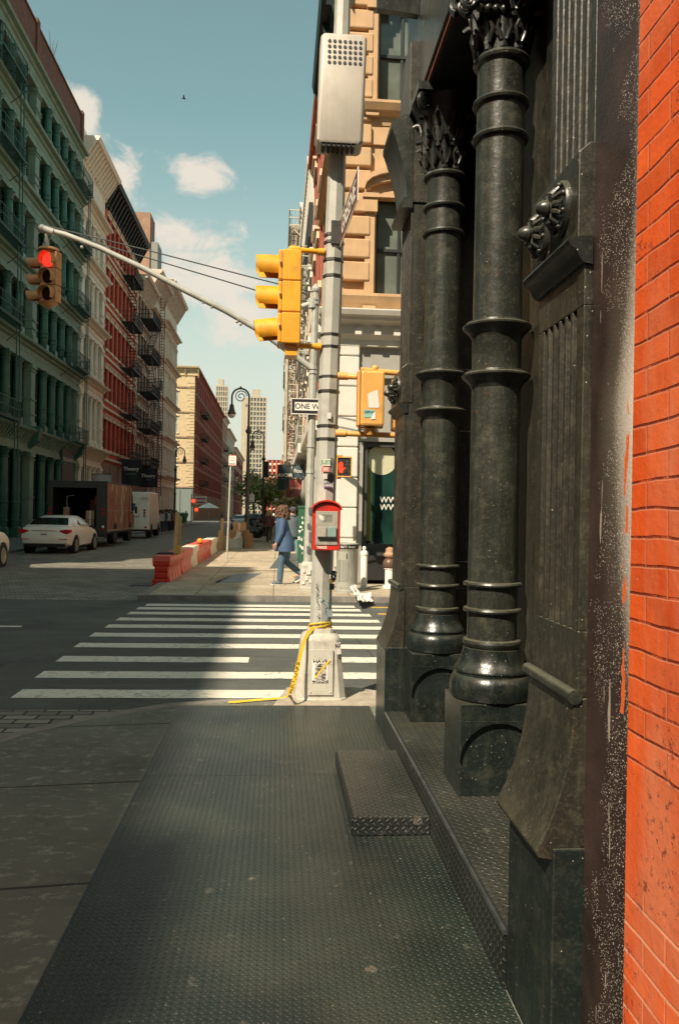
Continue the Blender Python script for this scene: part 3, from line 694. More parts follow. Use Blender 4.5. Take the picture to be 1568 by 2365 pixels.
b=MB();b.quad(tilt(-.075,.16,.016),tilt(.06,.165,.016),tilt(.063,.36,.016),tilt(-.072,.355,.016));pst=b.build('poster',MAT['paper'],pole)
b=MB();b.quad(tilt(-.05,.19,.018),tilt(.045,.193,.018),tilt(.046,.325,.018),tilt(-.049,.322,.018))
ph=NT('printed_photo');g_=ph.geo();ph.out(ph.mix(ph.ramp(ph.noise(ph.map(g_,(1,1,2.)),28,5,.7),.42,.58),(.03,.03,.03),(.5,.46,.4)),.7)
b.build('printed_picture',ph.m,pst)
text('HAVE',"lettering",pst,.04,MAT['signblack'],frame(tilt(-.005,.343,.0185),(1,0,0),(0,-1,.12)),.0005,sx=1.25,bold=.0008)
text('MAGAZINE',"lettering",pst,.03,MAT['signblack'],frame(tilt(-.005,.175,.0185),(1,0,0),(0,-1,.12)),.0005,sx=.9,bold=.0006)
b=MB();b.add([tilt(-.06,.2,.02),tilt(-.045,.2,.02),tilt(.09,.36,.02),tilt(.05,.34,.02)],[(0,1,2,3)]);b.build('tape_scrap',MAT['tape'],pst)
top=P7(793,-30);b=MB();N=[];low=Vector((pc.x,pc.y,.56))
b.tube([low,low.lerp(top,.25),low.lerp(top,.5),low.lerp(top,1.),low.lerp(top,1.35)],[.0935,.092,.087,.068,.06],8)
sh=b.build('shaft',MAT['galv'],pole,smooth=20)
def sp(z): 
    t=(z-.56)/(top.z-.56);return low.lerp(top,t)
b=MB()
for y in (562,603,640,775,803,872,905,985,1015,545):
    b=MB();z=P7(770,y).z;c=sp(z);b.tube([c-Vector((0,0,.012)),c+Vector((0,0,.012))],.097 if y>900 else .0915,8);b.build('clamp_band',MAT['band'],sh)
def sticker(x,y,w,h,c,lbl=None,rot=0,txt=None,tc=None):
    z=P7(x,y,6.89).z;c0=sp(z);X=P7(x,y,6.89).x
    dx=X-c0.x;yy=c0.y-.0955+abs(dx)*.38 if abs(dx)>.03 else c0.y-.0955
    m=MB();hw,hh=w*.5*.00375,h*.5*.00375;sl=.75 if abs(dx)>.035 else 0
    sg=1 if dx>0 else -1
    ca,sa=math.cos(rot),math.sin(rot)
    m.add([(X+(u*ca-v*sa),yy-.006+(sg*(u)*sl if sl else 0),z+(u*sa+v*ca)) for u,v in ((-hw,-hh),(hw,-hh),(hw,hh),(-hw,hh))],[(0,1,2,3)])
    o=m.build('sticker',flat('sticker_%s'%len(bpy.data.materials),c,.5),sh)
    if txt: text(txt,'lettering',o,hh*1.6,flat('sticker_ink_%d'%len(bpy.data.materials),tc,.5),frame((X,yy-.0075,z),(1,sg*sl,0),(0,-1,0)),.0003,sx=.9,bold=.001)
    return o
sticker(753,1068,20,16,(.62,.6,.5),txt='JUST',tc=(.1,.3,.15));sticker(752,1084,18,12,(.6,.2,.18),txt='SH',tc=(.7,.7,.6))
sticker(766,1074,8,34,(.35,.36,.3));sticker(764,1103,17,16,(.02,.015,.015));sticker(752,1100,12,12,(.6,.56,.5));sticker(757,1121,20,11,(.11,.07,.16),txt='ZANG',tc=(.6,.6,.55))
sticker(771,1330,12,22,(.02,.02,.02),txt='NY',tc=(.7,.7,.65));sticker(767,1356,12,14,(.012,.012,.012));sticker(766,1342,14,8,(.45,.3,.1))
sticker(762,1417,13,17,(.55,.62,.6));sticker(757,1458,17,12,(.1,.05,.12));sticker(760,960,9,14,(.6,.62,.6))
def scribble(parent,pts,mat,r=.0022,nm='graffiti'):
    m=MB();m.tube(pts,r,5);return m.build(nm,mat,parent)
ink=flat('marker_ink',(.03,.03,.03),.5);blueink=flat('blue_marker',(.12,.3,.36),.5)
def tagline(x0,y0,x1,y1,n,amp,mat,seed):
    rnd=random.Random(seed);pts=[]
    for i in range(n):
        t=i/(n-1);x=x0+(x1-x0)*t+rnd.uniform(-amp,amp);y=y0+(y1-y0)*t+rnd.uniform(-3,3)
        q=P7(x,y,6.885);c0=sp(q.z);q.y=c0.y-.0985+max(0,abs(q.x-c0.x)-.035)*.75;pts.append(q)
    scribble(sh,pts,mat)
tagline(732,1348,735,1405,22,4,ink,1);tagline(745,1380,752,1440,22,6,blueink,3);tagline(757,1385,760,1410,9,4,blueink,4);tagline(735,1415,737,1440,10,4,ink,5)
# NY sticker on base
b=MB();bx=pc.x+.13
b.quad((pc.x+.128,pc.y-.2,.40),(pc.x+.175,pc.y-.178,.40),(pc.x+.165,pc.y-.168,.50),(pc.x+.122,pc.y-.192,.50));st=b.build('sticker',MAT['paper'],pb)
text('NY','lettering',st,.042,MAT['signblack'],frame((pc.x+.146,pc.y-.192,.475),(.9,.43,0),(.4,-1,0)),.0004,bold=.001)
# caution tape
def ribbon(mb,pts,w,nrm):
    pts=[Vector(p) for p in pts]
    vs=[];fs=[]
    for i,p in enumerate(pts):
        d=(pts[min(i+1,len(pts)-1)]-pts[max(i-1,0)]).normalized();nn=Vector(nrm[i] if isinstance(nrm,list) else nrm)
        s=d.cross(nn).normalized()*w/2;vs+=[p-s,p+s]
    for i in range(len(pts)-1): fs.append((2*i,2*i+1,2*i+3,2*i+2))
    mb.add(vs,fs)
b=MB();zt=P7(748,1447,6.9).z
for dz,wd in ((0,.02),(.012,.016),(-.01,.014)):
    b.tube([(pc.x+.1*math.cos(a),pc.y+.1*math.sin(a),zt+dz+.022*math.cos(a+dz*90)) for a in [2*PI*k/20 for k in range(21)]],wd*.5,5,sx=.6)
ribbon(b,[P7(724,1449,6.88),P7(712,1462,6.84),P7(703,1478,6.78),P7(697,1500,6.74),P7(690,1528,6.70)],.03,(.3,-1,.2))
ribbon(b,[P7(690,1528,6.70),P7(684,1556,6.66),P7(676,1584,6.6),P7(668,1602,6.55)],.038,(.3,-1,.1))
gp=[at(668,1604,Z=.02),at(654,1612,Z=.012),at(620,1614,Z=.016),at(585,1617,Z=.012),at(545,1621,Z=.014),at(528,1621,Z=.01)]
ribbon(b,[P7(668,1602,6.55)]+gp,.032,[(.3,-1,.1)]+[(0,-.3,1)]*6)
ct=tag(b.build('caution_tape',MAT['tape']),'yellow caution tape tied round the grey pole and trailing onto the pavement','tape')
for i,chx in enumerate('CAUTION'):
    t_=i/6;p=P7(688,1532,6.685).lerp(P7(672,1596,6.55),t_);text(chx,'lettering',None,.034,MAT['signblack'],frame(p,(-.2,0,-1),(.3,-1,.1)),.0004,bold=.001).parent=ct
# ---- things carried by the near pole
# telecom cabinet
zc0,zc1=P7(740,332,6.75).z,P7(740,82,6.75).z
xl,xr=P7(734,205,6.7).x,P7(841,205,6.7).x
cab=empty('antenna_cabinet',((xl+xr)/2,6.8,zc0),label='pale grey slab shaped equipment cabinet with round vents high on the near pole',cat='cabinet')
b=MB();rot=Matrix.Rotation(.02,4,'Y')
n=20;hw=(xr-xl)/2;hd=.13;cx_=(xl+xr)/2;cy_=6.83
def rr(hw,hd,r):
    pts=[]
    for sx_,sy_,a0 in ((1,1,0),(-1,1,90),(-1,-1,180),(1,-1,270)):
        for k in range(5):
            a=R(a0+k*22.5);pts.append((cx_+sx_*(hw-r)+r*math.cos(a),cy_+sy_*(hd-r)+r*math.sin(a)))
    return pts
rings=[(.93,.0,.0),(1,.02,0),(1,zc1-zc0-.02,0),(.93,zc1-zc0,0)]
vs=[];fs=[]
for k_,dz,_ in rings:
    for x,y in rr(hw*k_,hd*k_,.035):
        sh_=(dz)*.022;vs.append((x+sh_,y,zc0+dz))
m_=20
for i in range(3):
    for k in range(m_): k2=(k+1)%m_;fs.append((i*m_+k,i*m_+k2,(i+1)*m_+k2,(i+1)*m_+k))
fs+=[tuple(range(m_-1,-1,-1)),tuple(range(3*m_,4*m_))];b.add(vs,fs)
cb=b.build('case',MAT['cabinet'],cab,smooth=35)
b=MB()
for r_ in range(5):
    for c_ in range(7):
        x=xl+.075+c_*(hw*2-.13)/6+.018;z=zc1-.07-r_*.045
        b.cyl((x,cy_-hd-.004,z),(x,cy_-hd+.02,z),.0145,n=10)
b.build('vent',MAT['hole'],cab);b=MB()
for c_ in range(7): b.cyl((xl+.06+c_*.042,cy_-hd+.02,zc0-.012),(xl+.06+c_*.042,cy_-hd+.16,zc0-.012),.017,n=8)
b.build('vent',MAT['hole'],cab)
b=MB();b.box(cx_-.06,cx_+.06,cy_+.1,7.0,zc0+.15,zc0+.2);b.build('bracket',MAT['band'],cab);b=MB();b.box(cx_-.06,cx_+.06,cy_+.1,7.0,zc1-.2,zc1-.15);b.build('bracket',MAT['band'],cab)
# street name sign
zs=P7(785,498,6.5).z;ss=empty('street_name_sign',(.5,6.4,zs),label='brown street name sign with white letters on the near pole',cat='street sign')
b=MB();b.box(.497,.503,5.86,6.9,zs-.115,zs+.115);sp_=b.build('plate',MAT['brown'],ss)
b=MB();b.box(.4965,.5035,5.85,6.905,zs-.125,zs-.115).box(.4965,.5035,5.85,6.905,zs+.115,zs+.125).box(.4965,.5035,5.845,5.858,zs-.125,zs+.125);b.build('border',MAT['white'],sp_)
text('GREENE','lettering',ss,.2,MAT['white'],frame((.4955,6.36,zs-.005),(0,-1,0),(-1,0,0)),.0008,sx=1.15,bold=.002)
b=MB();b.box(.42,.5,6.88,6.96,zs-.1,zs+.1);b.build('clamp',MAT['band'],ss);ss.rotation_euler.z=.045;ss.location.x+=.026
# yellow signal head seen from the side
zt_,zb_=P7(660,585,6.9).z,P7(660,800,6.9).z
xa,xb=P7(652,690,6.9).x,P7(694,690,6.9).x
sg=empty('traffic_signal',(xa,6.9,zb_),label='bright yellow traffic signal head seen from the side on the near pole',cat='traffic light')
hh=(zt_-zb_)/3
b=MB()
for k in range(3):
    z0=zb_+k*hh;ox=-.012*(k==1)
    b.box(xa,xb,6.77,7.06,z0+.004,z0+hh-.004)
b.box(xa+.01,xb-.01,6.78,7.05,zb_,zt_)
hb=b.build('housing',MAT['yellow'],sg,bevel=.008)
b=MB()
for k in range(3):
    z0=zb_+k*hh;b.box(xa-.035,xa-.001,6.775,7.055,z0+.008,z0+hh-.008)
db=b.build('door',MAT['yellow'],hb,bevel=.01)
b=MB()
for k in range(3):
    for q in (.3,): b.tube([(xa-.02,6.765,zb_+(k+.55)*hh-.02),(xa-.02,6.755,zb_+(k+.55)*hh),(xa-.02,6.765,zb_+(k+.55)*hh+.02)],.008,6)
b.build('hinge',MAT['oldyellow'],hb)
def visor(mb,c,ax,r,L,open_=.72,n=18,th=.006):
    """tunnel visor: tube wall along ax, opened at the underside"""
    ax=Vector(ax).normalized();u=Vector((0,0,1));u=(u-ax*u.dot(ax)).normalized();w=ax.cross(u)
    vs=[];fs=[];c=Vector(c)
    for k in range(n+1):
        a=-PI*.5-PI*open_+2*PI*open_*k/n+PI*.5+PI*.0
        cut=L*(1-.25*max(0,-math.cos(a)))
        d=u*math.cos(a)+w*math.sin(a)
        for rad in (r,r-th):
            vs+=[c+d*rad,c+d*rad*.98+ax*cut]
    for k in range(n):
        i=4*k;j=i+4
        fs+=[(i,i+1,j+1,j),(i+2,j+2,j+3,i+3),(i+1,i+3,j+3,j+1)]
    fs+=[(0,2,3,1),(4*n,4*n+1,4*n+3,4*n+2)]
    mb.add(vs,fs)
for k in range(3):
    zc=zb_+(k+.5)*hh;v=MB();axd=(-1,-.03,-.14 if k==0 else .0)
    visor(v,(xa-.03,6.915,zc+.01),axd,.107,.20)
    v.build('visor',MAT['yellow'],hb,smooth=40)
    l=MB();l.lathe([(.0,.0),(.095,.0),(.09,.012),(.05,.022),(.005,.026)],n=18);m4=Matrix(((0,0,-1,xa-.036),(1,0,0,6.915),(0,1,0,zc+.01),(0,0,0,1)))
    q=MB();xf(q,m4,lambda s:s.lathe([(.001,.02),(.05,.016),(.092,.0),(.09,-.004)],n=18));q.build('lens',MAT['lensoff'],hb,smooth=40)
b=MB()
for yy,dx in ((582,0),(801,0)):
    z=P7(700,yy).z;xe=P7(672,yy,6.92).x;c0=sp(z)
    b.tube([(xe,6.915,z),(c0.x-.085,6.95,z)],.0235,10);b.tube([(xe-.01,6.915,z),(xe+.07,6.915,z)],.032,10);b.tube([(c0.x-.14,6.95,z),(c0.x-.08,6.95,z)],.033,10)
    zz=zt_ if yy<700 else zb_
    b.tube([(xe,6.915,z),(xe,6.915,zz)],.035,10)
b.box(xa+.03,xb-.02,6.82,7.0,zb_-.09,zb_-.002)
b.build('bracket_arm',MAT['yellow'],sg,smooth=40)
# pedestrian signal seen from behind
def pedhead(root,x0,x1,z0,z1,y0,mat):
    b=MB();b.box(x0,x1,y0,y0+.12,z0,z1);h=b.build('housing',mat,root,bevel=.02)
    b=MB();b.box(x0-.008,x1+.008,y0+.123,y0+.15,z0-.008,z1+.008);b.build('door',mat,h,bevel=.01)
    b=MB();b.box(x0+.02,x1-.02,y0+.151,y0+.156,z0+.02,z1-.02);b.build('lens',MAT['lensoff'],h)
    return h
pz0,pz1=P7(850,985,6.8).z,P7(850,858,6.8).z;px0,px1=P7(826,920,6.8).x,P7(886,920,6.8).x
pd=empty('pedestrian_signal',(px0,6.8,pz0),label='yellow pedestrian signal box seen from behind with torn paper and a mint sticker',cat='pedestrian signal')
h=pedhead(pd,px0+.02,px1,pz0,pz1,6.74,MAT['pedyellow'])
b=MB();b.box(px0-.005,px0+.018,6.745,6.87,pz0,pz1);b.build('side_door',MAT['pedyellow'],h,bevel=.008)
b=MB();q0,q1=P7(849,907,6.735),P7(876,942,6.735)
b.add([(q0.x,6.737,q0.z-.01),(q0.x+.05,6.737,q0.z+.015),(q0.x+.085,6.737,q0.z+.03),(q1.x,6.737,q1.z+.02),(q1.x-.005,6.737,q1.z),(q0.x+.01,6.737,q1.z)],[(0,5,4,3,2,1)]);b.build('torn_paper',MAT['paper'],h)
q0=P7(853,955,6.735);b=MB();b.quad((q0.x-.045,6.737,q0.z-.035),(q0.x+.045,6.737,q0.z-.03),(q0.x+.045,6.737,q0.z+.03),(q0.x-.045,6.737,q0.z+.035));st=b.build('sticker',flat('mint_sticker',(.25,.5,.45),.5),h)
text('DEFUN','lettering',st,.028,flat('teal_ink',(.03,.15,.15),.5),frame((q0.x,6.7355,q0.z+.012),(1,0,0),(0,-1,0)),.0003,bold=.001)
b=MB();b.quad((q0.x+.01,6.7345,q0.z-.05),(q0.x+.055,6.7345,q0.z-.045),(q0.x+.05,6.7345,q0.z+.02),(q0.x+.03,6.7345,q0.z+.0));b.build('sticker',MAT['paper'],h)
b=MB()
for yy in (872,1003):
    z=P7(790,yy).z;c0=sp(z);zz=pz1 if yy<900 else pz0
    xe=(px0+px1)/2
    b.tube([(c0.x+.08,6.9,z),(px0-.005 if yy<900 else xe+.3,6.86,z-.01)],.024,10);b.tube([(c0.x+.07,6.9,z),(c0.x+.16,6.89,z)],.034,10)
    if yy>900: b.tube([(xe,6.84,z),(xe,6.82,zz)],.05,10)
b.tube([(px0+.02,6.8,pz1+.012),(px1+.35,6.8,pz1-.02)],.024,10)
b.ball(tuple(P7(866,851,6.8)),.03,12,8)
b.build('bracket_arm',MAT['pedyellow'],pd,smooth=40)
pd2=empty('pedestrian_signal',(px1+.15,6.85,pz0),label='second yellow signal head half hidden behind the black corner pilaster',cat='pedestrian signal')
pedhead(pd2,px1+.09,px1+.32,pz0-.02,pz1-.05,6.78,MAT['pedyellow'])
# fire alarm box
fx0,fx1=P7(722,1215,6.83).x,P7(784,1215,6.83).x;fz0,fz1=P7(750,1270,6.83).z,P7(750,1178,6.83).z
fb=empty('fire_alarm_box',((fx0+fx1)/2,6.85,fz0),label='red street call box with a rounded top and scratched face bolted to the near pole',cat='call box')
def archpoly(x0,x1,z0,z1,rise,n=10):
    pts=[(x0,z0),(x1,z0),(x1,z1)];w=(x1-x0)/2;cx=(x0+x1)/2
    for k in range(1,n): 
        a=PI*k/n;pts.append((cx+w*math.cos(a),z1+rise*math.sin(a)))
    pts.append((x0,z1));return pts
b=MB();b.prism(archpoly(fx0,fx1,fz0,fz1,.065),'y',6.74,6.905);case=b.build('case',MAT['red'],fb,bevel=.008)
b=MB();po=archpoly(fx0-.001,fx1+.001,fz1,fz1+.002,.066,14)[2:];pO=archpoly(fx0-.014,fx1+.014,fz1,fz1+.002,.084,14)[2:]
for i in range(len(po)-1):
    b.prism([po[i],po[i+1],pO[i+1],pO[i]],'y',6.715,6.91)
b.build('hood',MAT['red'],case,bevel=.003)
b=MB();b.box(fx0+.022,fx1-.022,6.733,6.74,fz0+.045,fz1-.01);pl=b.build('face_plate',M('scuffed_steel_plate',(.32,.31,.26),.5,.2,9,dirt=(.1,.09,.08),dscale=14,damt=.6),case,bevel=.003)
b=MB();cx=(fx0+fx1)/2;b.box(fx0+.04,cx-.004,6.715,6.733,fz0+.115,fz0+.20);b.build('call_button_cover',M('steel_cover',(.42,.38,.33),.4,.2,12),pl,bevel=.004)
b=MB();b.box(cx+.004,fx1-.035,6.715,6.733,fz0+.115,fz0+.20);b.build('call_button_cover',M('green_grey_cover',(.24,.34,.31),.4,.2,12),pl,bevel=.004)
b=MB();b.box(fx0+.04,fx1-.035,6.71,6.735,fz0+.103,fz0+.114);b.build('rail',MAT['black'],pl)
b=MB();q=(fx0+.055,6.731,fz1-.075);b.quad(q,(q[0]+.035,q[1],q[2]-.02),(q[0]+.04,q[1],q[2]+.02),(q[0]-.01,q[1],q[2]+.035));b.build('sticker',MAT['paper'],pl)
b=MB()
for r_ in range(6):
    for c_ in range(9): b.cyl((cx-.035+c_*.0095,6.7325,fz1-.04-r_*.0115),(cx-.035+c_*.0095,6.729,fz1-.04-r_*.0115),.0025,n=5)
b.build('speaker_holes',MAT['hole'],pl)
text('TANGS','lettering',fb,.03,MAT['white'],frame((cx-.04,6.738,fz0+.024),(1,0,0),(0,-1,0)),.0005,bold=.001,sx=.9)
0 and text('FIRE','lettering',fb,.028,flat('worn_letter',(.62,.35,.3),.5),frame((cx,6.7385,fz1+.02),(1,0,0),(0,-1,0)),.0005,bold=.001)
# ================================================================ facade kit
class Fac:
    """a street front: u runs along it, d points out of it"""
    def __init__(s,axis,plane,sgn): s.ax=axis;s.p=plane;s.s=sgn;s.rz={('x',1):0,('x',-1):PI,('y',-1):-PI/2,('y',1):PI/2}[(axis,sgn)]
    def P(s,u,d,z): return (s.p+s.s*d,u,z) if s.ax=='x' else (u,s.p+s.s*d,z)
    def box(s,mb,u0,u1,z0,z1,d0,d1):
        a=s.P(u0,d0,z0);b=s.P(u1,d1,z1);return mb.box(a[0],b[0],a[1],b[1],a[2],b[2])
    def prism(s,mb,poly,u0,u1):
        """poly = (d,z) profile run along u"""
        if s.ax=='x': mb.prism([(s.p+s.s*d,z) for d,z in poly],'y',u0,u1)
        else: mb.prism([(s.p+s.s*d,z) for d,z in poly],'x',u0,u1)
    def put(s,src,name,root,u,d,z,sc=(1,1,1)):
        p=Vector(s.P(u,d,z));
        r=root
        while r.parent:r=r.parent
        return inst(src,name,root,p-r.location,s.rz,sc)
_W={}
def wproto(w,h,style,pane,fr,trim,depth):
    """hidden-from-nothing prototype meshes; returns list of (name, mesh, children) built once"""
    key=(round(w,2),round(h,2),style,pane.name,fr.name,trim.name if trim else '',depth)
    if key in _W:return _W[key]
    def mesh(mb,name,mats,sm=None):
        o=mb.build(name,mats,smooth=sm);me=o.data;bpy.data.objects.remove(o);return me
    b=MB();b.box(-.02,.0,-w/2,w/2,0,h);pm=mesh(b,'pane',pane)
    b=MB();t=.06
    b.box(.001,.05,-w/2,-w/2+t,0,h).box(.001,.05,w/2-t,w/2,0,h).box(.001,.05,-w/2+t,w/2-t,h-t,h).box(.001,.05,-w/2+t,w/2-t,0,t).box(.001,.06,-w/2+t,w/2-t,h*.5-.035,h*.5+.035)
    if 'm' in style: b.box(.001,.045,-.03,.03,t,h-t)
    fm=mesh(b,'window_frame',fr)
    res=[('window_frame',fm)]
    if 'l' in style:
        b=MB();b.box(-.0,depth+.10,-w/2-.14,w/2+.14,h+.002,h+.32).box(-.0,depth+.18,-w/2-.2,w/2+.2,h+.321,h+.42);res.append(('lintel',mesh(b,'lintel',trim)))
    if 'a' in style:
        b=MB();n=10
        def arc(r,y,c0): return [(y_*r,c0) for y_ in ()]
        pts=[];w2=w/2+.02
        for k in range(n+1):
            a=PI*(.18+.64*k/n);pts.append((w2*math.cos(a)/math.cos(PI*.18),h-.12+.42*(math.sin(a)-math.sin(PI*.18))/(1-math.sin(PI*.18))*w2))
        for i in range(n):
            p,q=pts[i],pts[i+1];b.prism([(p[0],p[1]),(q[0],q[1]),(q[0]*1.13,q[1]+.24),(p[0]*1.13,p[1]+.24)],'x',0,depth+.14)
            b.prism([(p[0],p[1]),(q[0],q[1]),(q[0],h+.5*w2*.9+.05),(p[0],h+.5*w2*.9+.05)],'x',-.005,depth+.0)
        res.append(('arched_hood',mesh(b,'arched_hood',trim)))
    if 's' in style:
        b=MB();b.box(0,depth+.14,-w/2-.15,w/2+.15,-.22,-.002);res.append(('sill',mesh(b,'sill',trim)))
    _W[key]=(pm,res);return _W[key]
def window(f,root,u,z,w,h,style='m',pane=None,fr=None,trim=None,depth=.15,blind=None):
    pm,ch=wproto(w,h,style,pane,fr,trim,depth)
    p=Vector(f.P(u,-depth,z))-root.location
    o=bpy.data.objects.new('window',pm);COL.objects.link(o);o.parent=root;o.location=p;o.rotation_euler.z=f.rz
    for n_,me in ch:
        c=bpy.data.objects.new(n_,me);COL.objects.link(c);c.parent=o
    return o
def cornice(f,root,u0,u1,z,m,h=.8,d=.6,brackets=0,name='cornice',bm=None,d0=0.):
    b=MB();f.prism(b,[(d0-.05,z-h),(d0+d*.15,z-h),(d0+d*.15,z-h*.55),(d0+d*.4,z-h*.45),(d0+d*.45,z-h*.25),(d0+d*.9,z-h*.2),(d0+d,z-h*.05),(d0+d,z),(d0-.05,z)],u0,u1)
    if brackets:
        n=int((u1-u0)/brackets)
        for k in range(n+1):
            u=u0+.1+(u1-u0-.2)*k/n
            f.prism(b,[(d0,z-h*1.25),(d0+d*.35,z-h*.8),(d0+d*.8,z-h*.21),(d0,z-h*.21)],u-.09,u+.09)
    return b.build(name,m,root)
def mass(f,root,u0,u1,H,depth,m,d1=-.5,name='wall',z0=-.1):
    b=MB();f.box(b,u0,u1,z0,H,-depth,d1);return b.build(name,m,root)
def iron_front(f,root,u0,u1,levels,bays,ncol,mwall,mcol,mcor,pane,fr,pw=.7,umin=-1e9,base=.9,cd=.55,dent=True,crad=.2):
    """levels = list of z of cornice tops from street (levels[0]=floor 0)"""
    bw=(u1-u0)/bays;cache={}
    for li in range(len(levels)-1):
        z0,z1=levels[li],levels[li+1];ent=1.05 if li else 1.2;top=z1-ent
        cornice(f,root,u0+.01,u1-.01,z1,mcor,h=ent*.62,d=cd+(.12 if li==0 else 0),name='cornice',brackets=.45 if li==0 and dent else 0)
        b=MB();f.box(b,u0+.01,u1-.01,top,z1-ent*.6,-.3,.06);f.box(b,u0+.01,u1-.01,top-.07,top+.1,-.3,.13);b.build('frieze',mcor,root)
        for k in range(bays+1):
            u=u0+k*bw;a,c=(u,u+pw) if k==0 else (u-pw,u) if k==bays else (u-pw/2,u+pw/2)
            if c<umin: continue
            b=MB();f.box(b,a+.012,c-.012,z0,top-.08,-.3,.12)
            for zz in (z0+base,z0+(top-z0)*.45,top-.5): f.box(b,a-.03,c+.03,zz,zz+.08,-.3,.18)
            f.box(b,a-.04,c+.04,z0,z0+.5,-.3,.2);f.box(b,a-.05,c+.05,top-.32,top-.085,-.3,.2)
            b.build('pilaster',mwall,root)
        key=(round(top-z0,2))
        if key not in cache:
            h=top-z0;r=crad
            b=MB();b.box(-.26,.26,-.26,.26,0,.5);b.lathe([(.24,.5),(.25,.56),(.22,.6),(r,.66),(r,base),(r+.05,base+.02),(r+.05,base+.08),(r,base+.1),(r,h*.38),(r+.04,h*.38+.02),(r+.04,h*.38+.08),(r,h*.38+.1),(r*.9,h-.62),(r*.95+.04,h-.6),(r*.95+.04,h-.55),(r*.85,h-.52),(r*.95,h-.4),(r*1.45,h-.16)],n=12)
            b.box(-.3,.3,-.3,.3,h-.17,h-.075)
            o=b.build('column',mcol,smooth=35);cache[key]=o.data;bpy.data.objects.remove(o)
        for k in range(bays):
            a=u0+k*bw+(pw if k==0 else pw/2);c=u0+(k+1)*bw-(pw if k==bays-1 else pw/2)
            if c<umin: continue
            st=(c-a)/(ncol+1)
            for j in range(1,ncol+1):
                o=bpy.data.objects.new('column',cache[key]);COL.objects.link(o);o.parent=root
                o.location=Vector(f.P(a+j*st,-.02,z0))-root.location;o.rotation_euler.z=f.rz
            for j in range(ncol+1):
                u=a+(j+.5)*st
                window(f,root,u,z0+.55,st-.36,top-z0-.75,'',random.choice(pane) if isinstance(pane,list) else pane,fr,None,.32)
        b=MB();f.box(b,u0+.02,u1-.02,z0,z0+.55,-.45,-.26);b.build('parapet_panel',mcol if li else mwall,root)
def brick_front(f,root,u0,u1,rows,cols,mw,trim,pane,fr,style='mls',top=None,depth=.18,ground=None):
    """rows=[(sill z, head z)], cols=[(ua,ub)] window openings; wall built round them"""
    b=MB();zs=[0 if ground is None else ground];
    cols=sorted(cols)
    for (s,h) in rows:
        f.box(b,u0,u1,zs[-1],s,-depth-.05,0)
        e=u0
        for a,c in cols:
            f.box(b,e,a,s,h,-depth-.05,0);e=c
        f.box(b,e,u1,s,h,-depth-.05,0);zs.append(h)
    f.box(b,u0,u1,zs[-1],top,-depth-.05,0)
    b.build('brickwork',mw,root)
    for (s,h) in rows:
        for a,c in cols:
            window(f,root,(a+c)/2,s,c-a,h-s,style,random.choice(pane) if isinstance(pane,list) else pane,fr,trim,depth)
def fire_escape(f,root,u0,u1,z,d,m,stair=0,rnd=0.,name='fire_escape',bars=.16,th=.035):
    b=MB()
    f.box(b,u0,u1,z-.1,z-.05,0,.06)
    n=int((u1-u0)/.16)
    for k in range(n+1):                                     # slatted deck
        u=u0+(u1-u0)*k/n;f.box(b,u-.025,u+.025,z-.04,z,0,d-(rnd*.5 if min(u-u0,u1-u)<rnd else 0))
    f.box(b,u0+rnd*.7,u1-rnd*.7,z-.06,z,d-.05,d+.01)
    pts=[(u0,.0),(u0,d),(u1,d),(u1,0)]
    if rnd:
        pts=[(u0,0)]+[(u0+rnd-rnd*math.cos(a),d-rnd+rnd*math.sin(a)) for a in (0,PI/6,PI/3,PI/2)]+[(u1-rnd+rnd*math.sin(a),d-rnd+rnd*math.cos(a)) for a in (0,PI/6,PI/3,PI/2)]+[(u1,0)]
    for i in range(len(pts)-1):
        p,q=pts[i],pts[i+1]
        for zz in (z+.05,z+.5,z+.95): b.beam(f.P(p[0],p[1],zz),f.P(q[0],q[1],zz),th)
        L=math.hypot(q[0]-p[0],q[1]-p[1]);k=max(1,int(L/bars))
        for j in range(k+1):
            t=j/k;u=p[0]+(q[0]-p[0])*t;dd=p[1]+(q[1]-p[1])*t
            b.beam(f.P(u,dd,z),f.P(u,dd,z+.95),.022)
    for u in (u0+.1,u1-.1): b.beam(f.P(u,.0,z-.8),f.P(u,d*.8,z-.08),th)
    if stair:                                               # stair down to the balcony below
        a,c=(u0+.3,u1-.5) if stair>0 else (u1-.3,u0+.5);hgt=abs(stair)
        for dd in (d*.35,d*.85): b.beam(f.P(a,dd,z),f.P(c,dd,z-hgt),.05,.12)
        n=int(hgt/.24)
        for k in range(1,n):
            t=k/n;u=a+(c-a)*t;zz=z-hgt*t;f.box(b,u-.08,u+.08,zz-.015,zz+.015,d*.35,d*.85)
        for dd in (d*.33,d*.87): b.beam(f.P(a,dd,z+.85),f.P(c,dd,z-hgt+.85),.03)
    return b.build(name,m,root)
XL=-14.3
def bldg(name,loc,label,group=None): return empty(name,loc,label=label,cat='building',group=group)
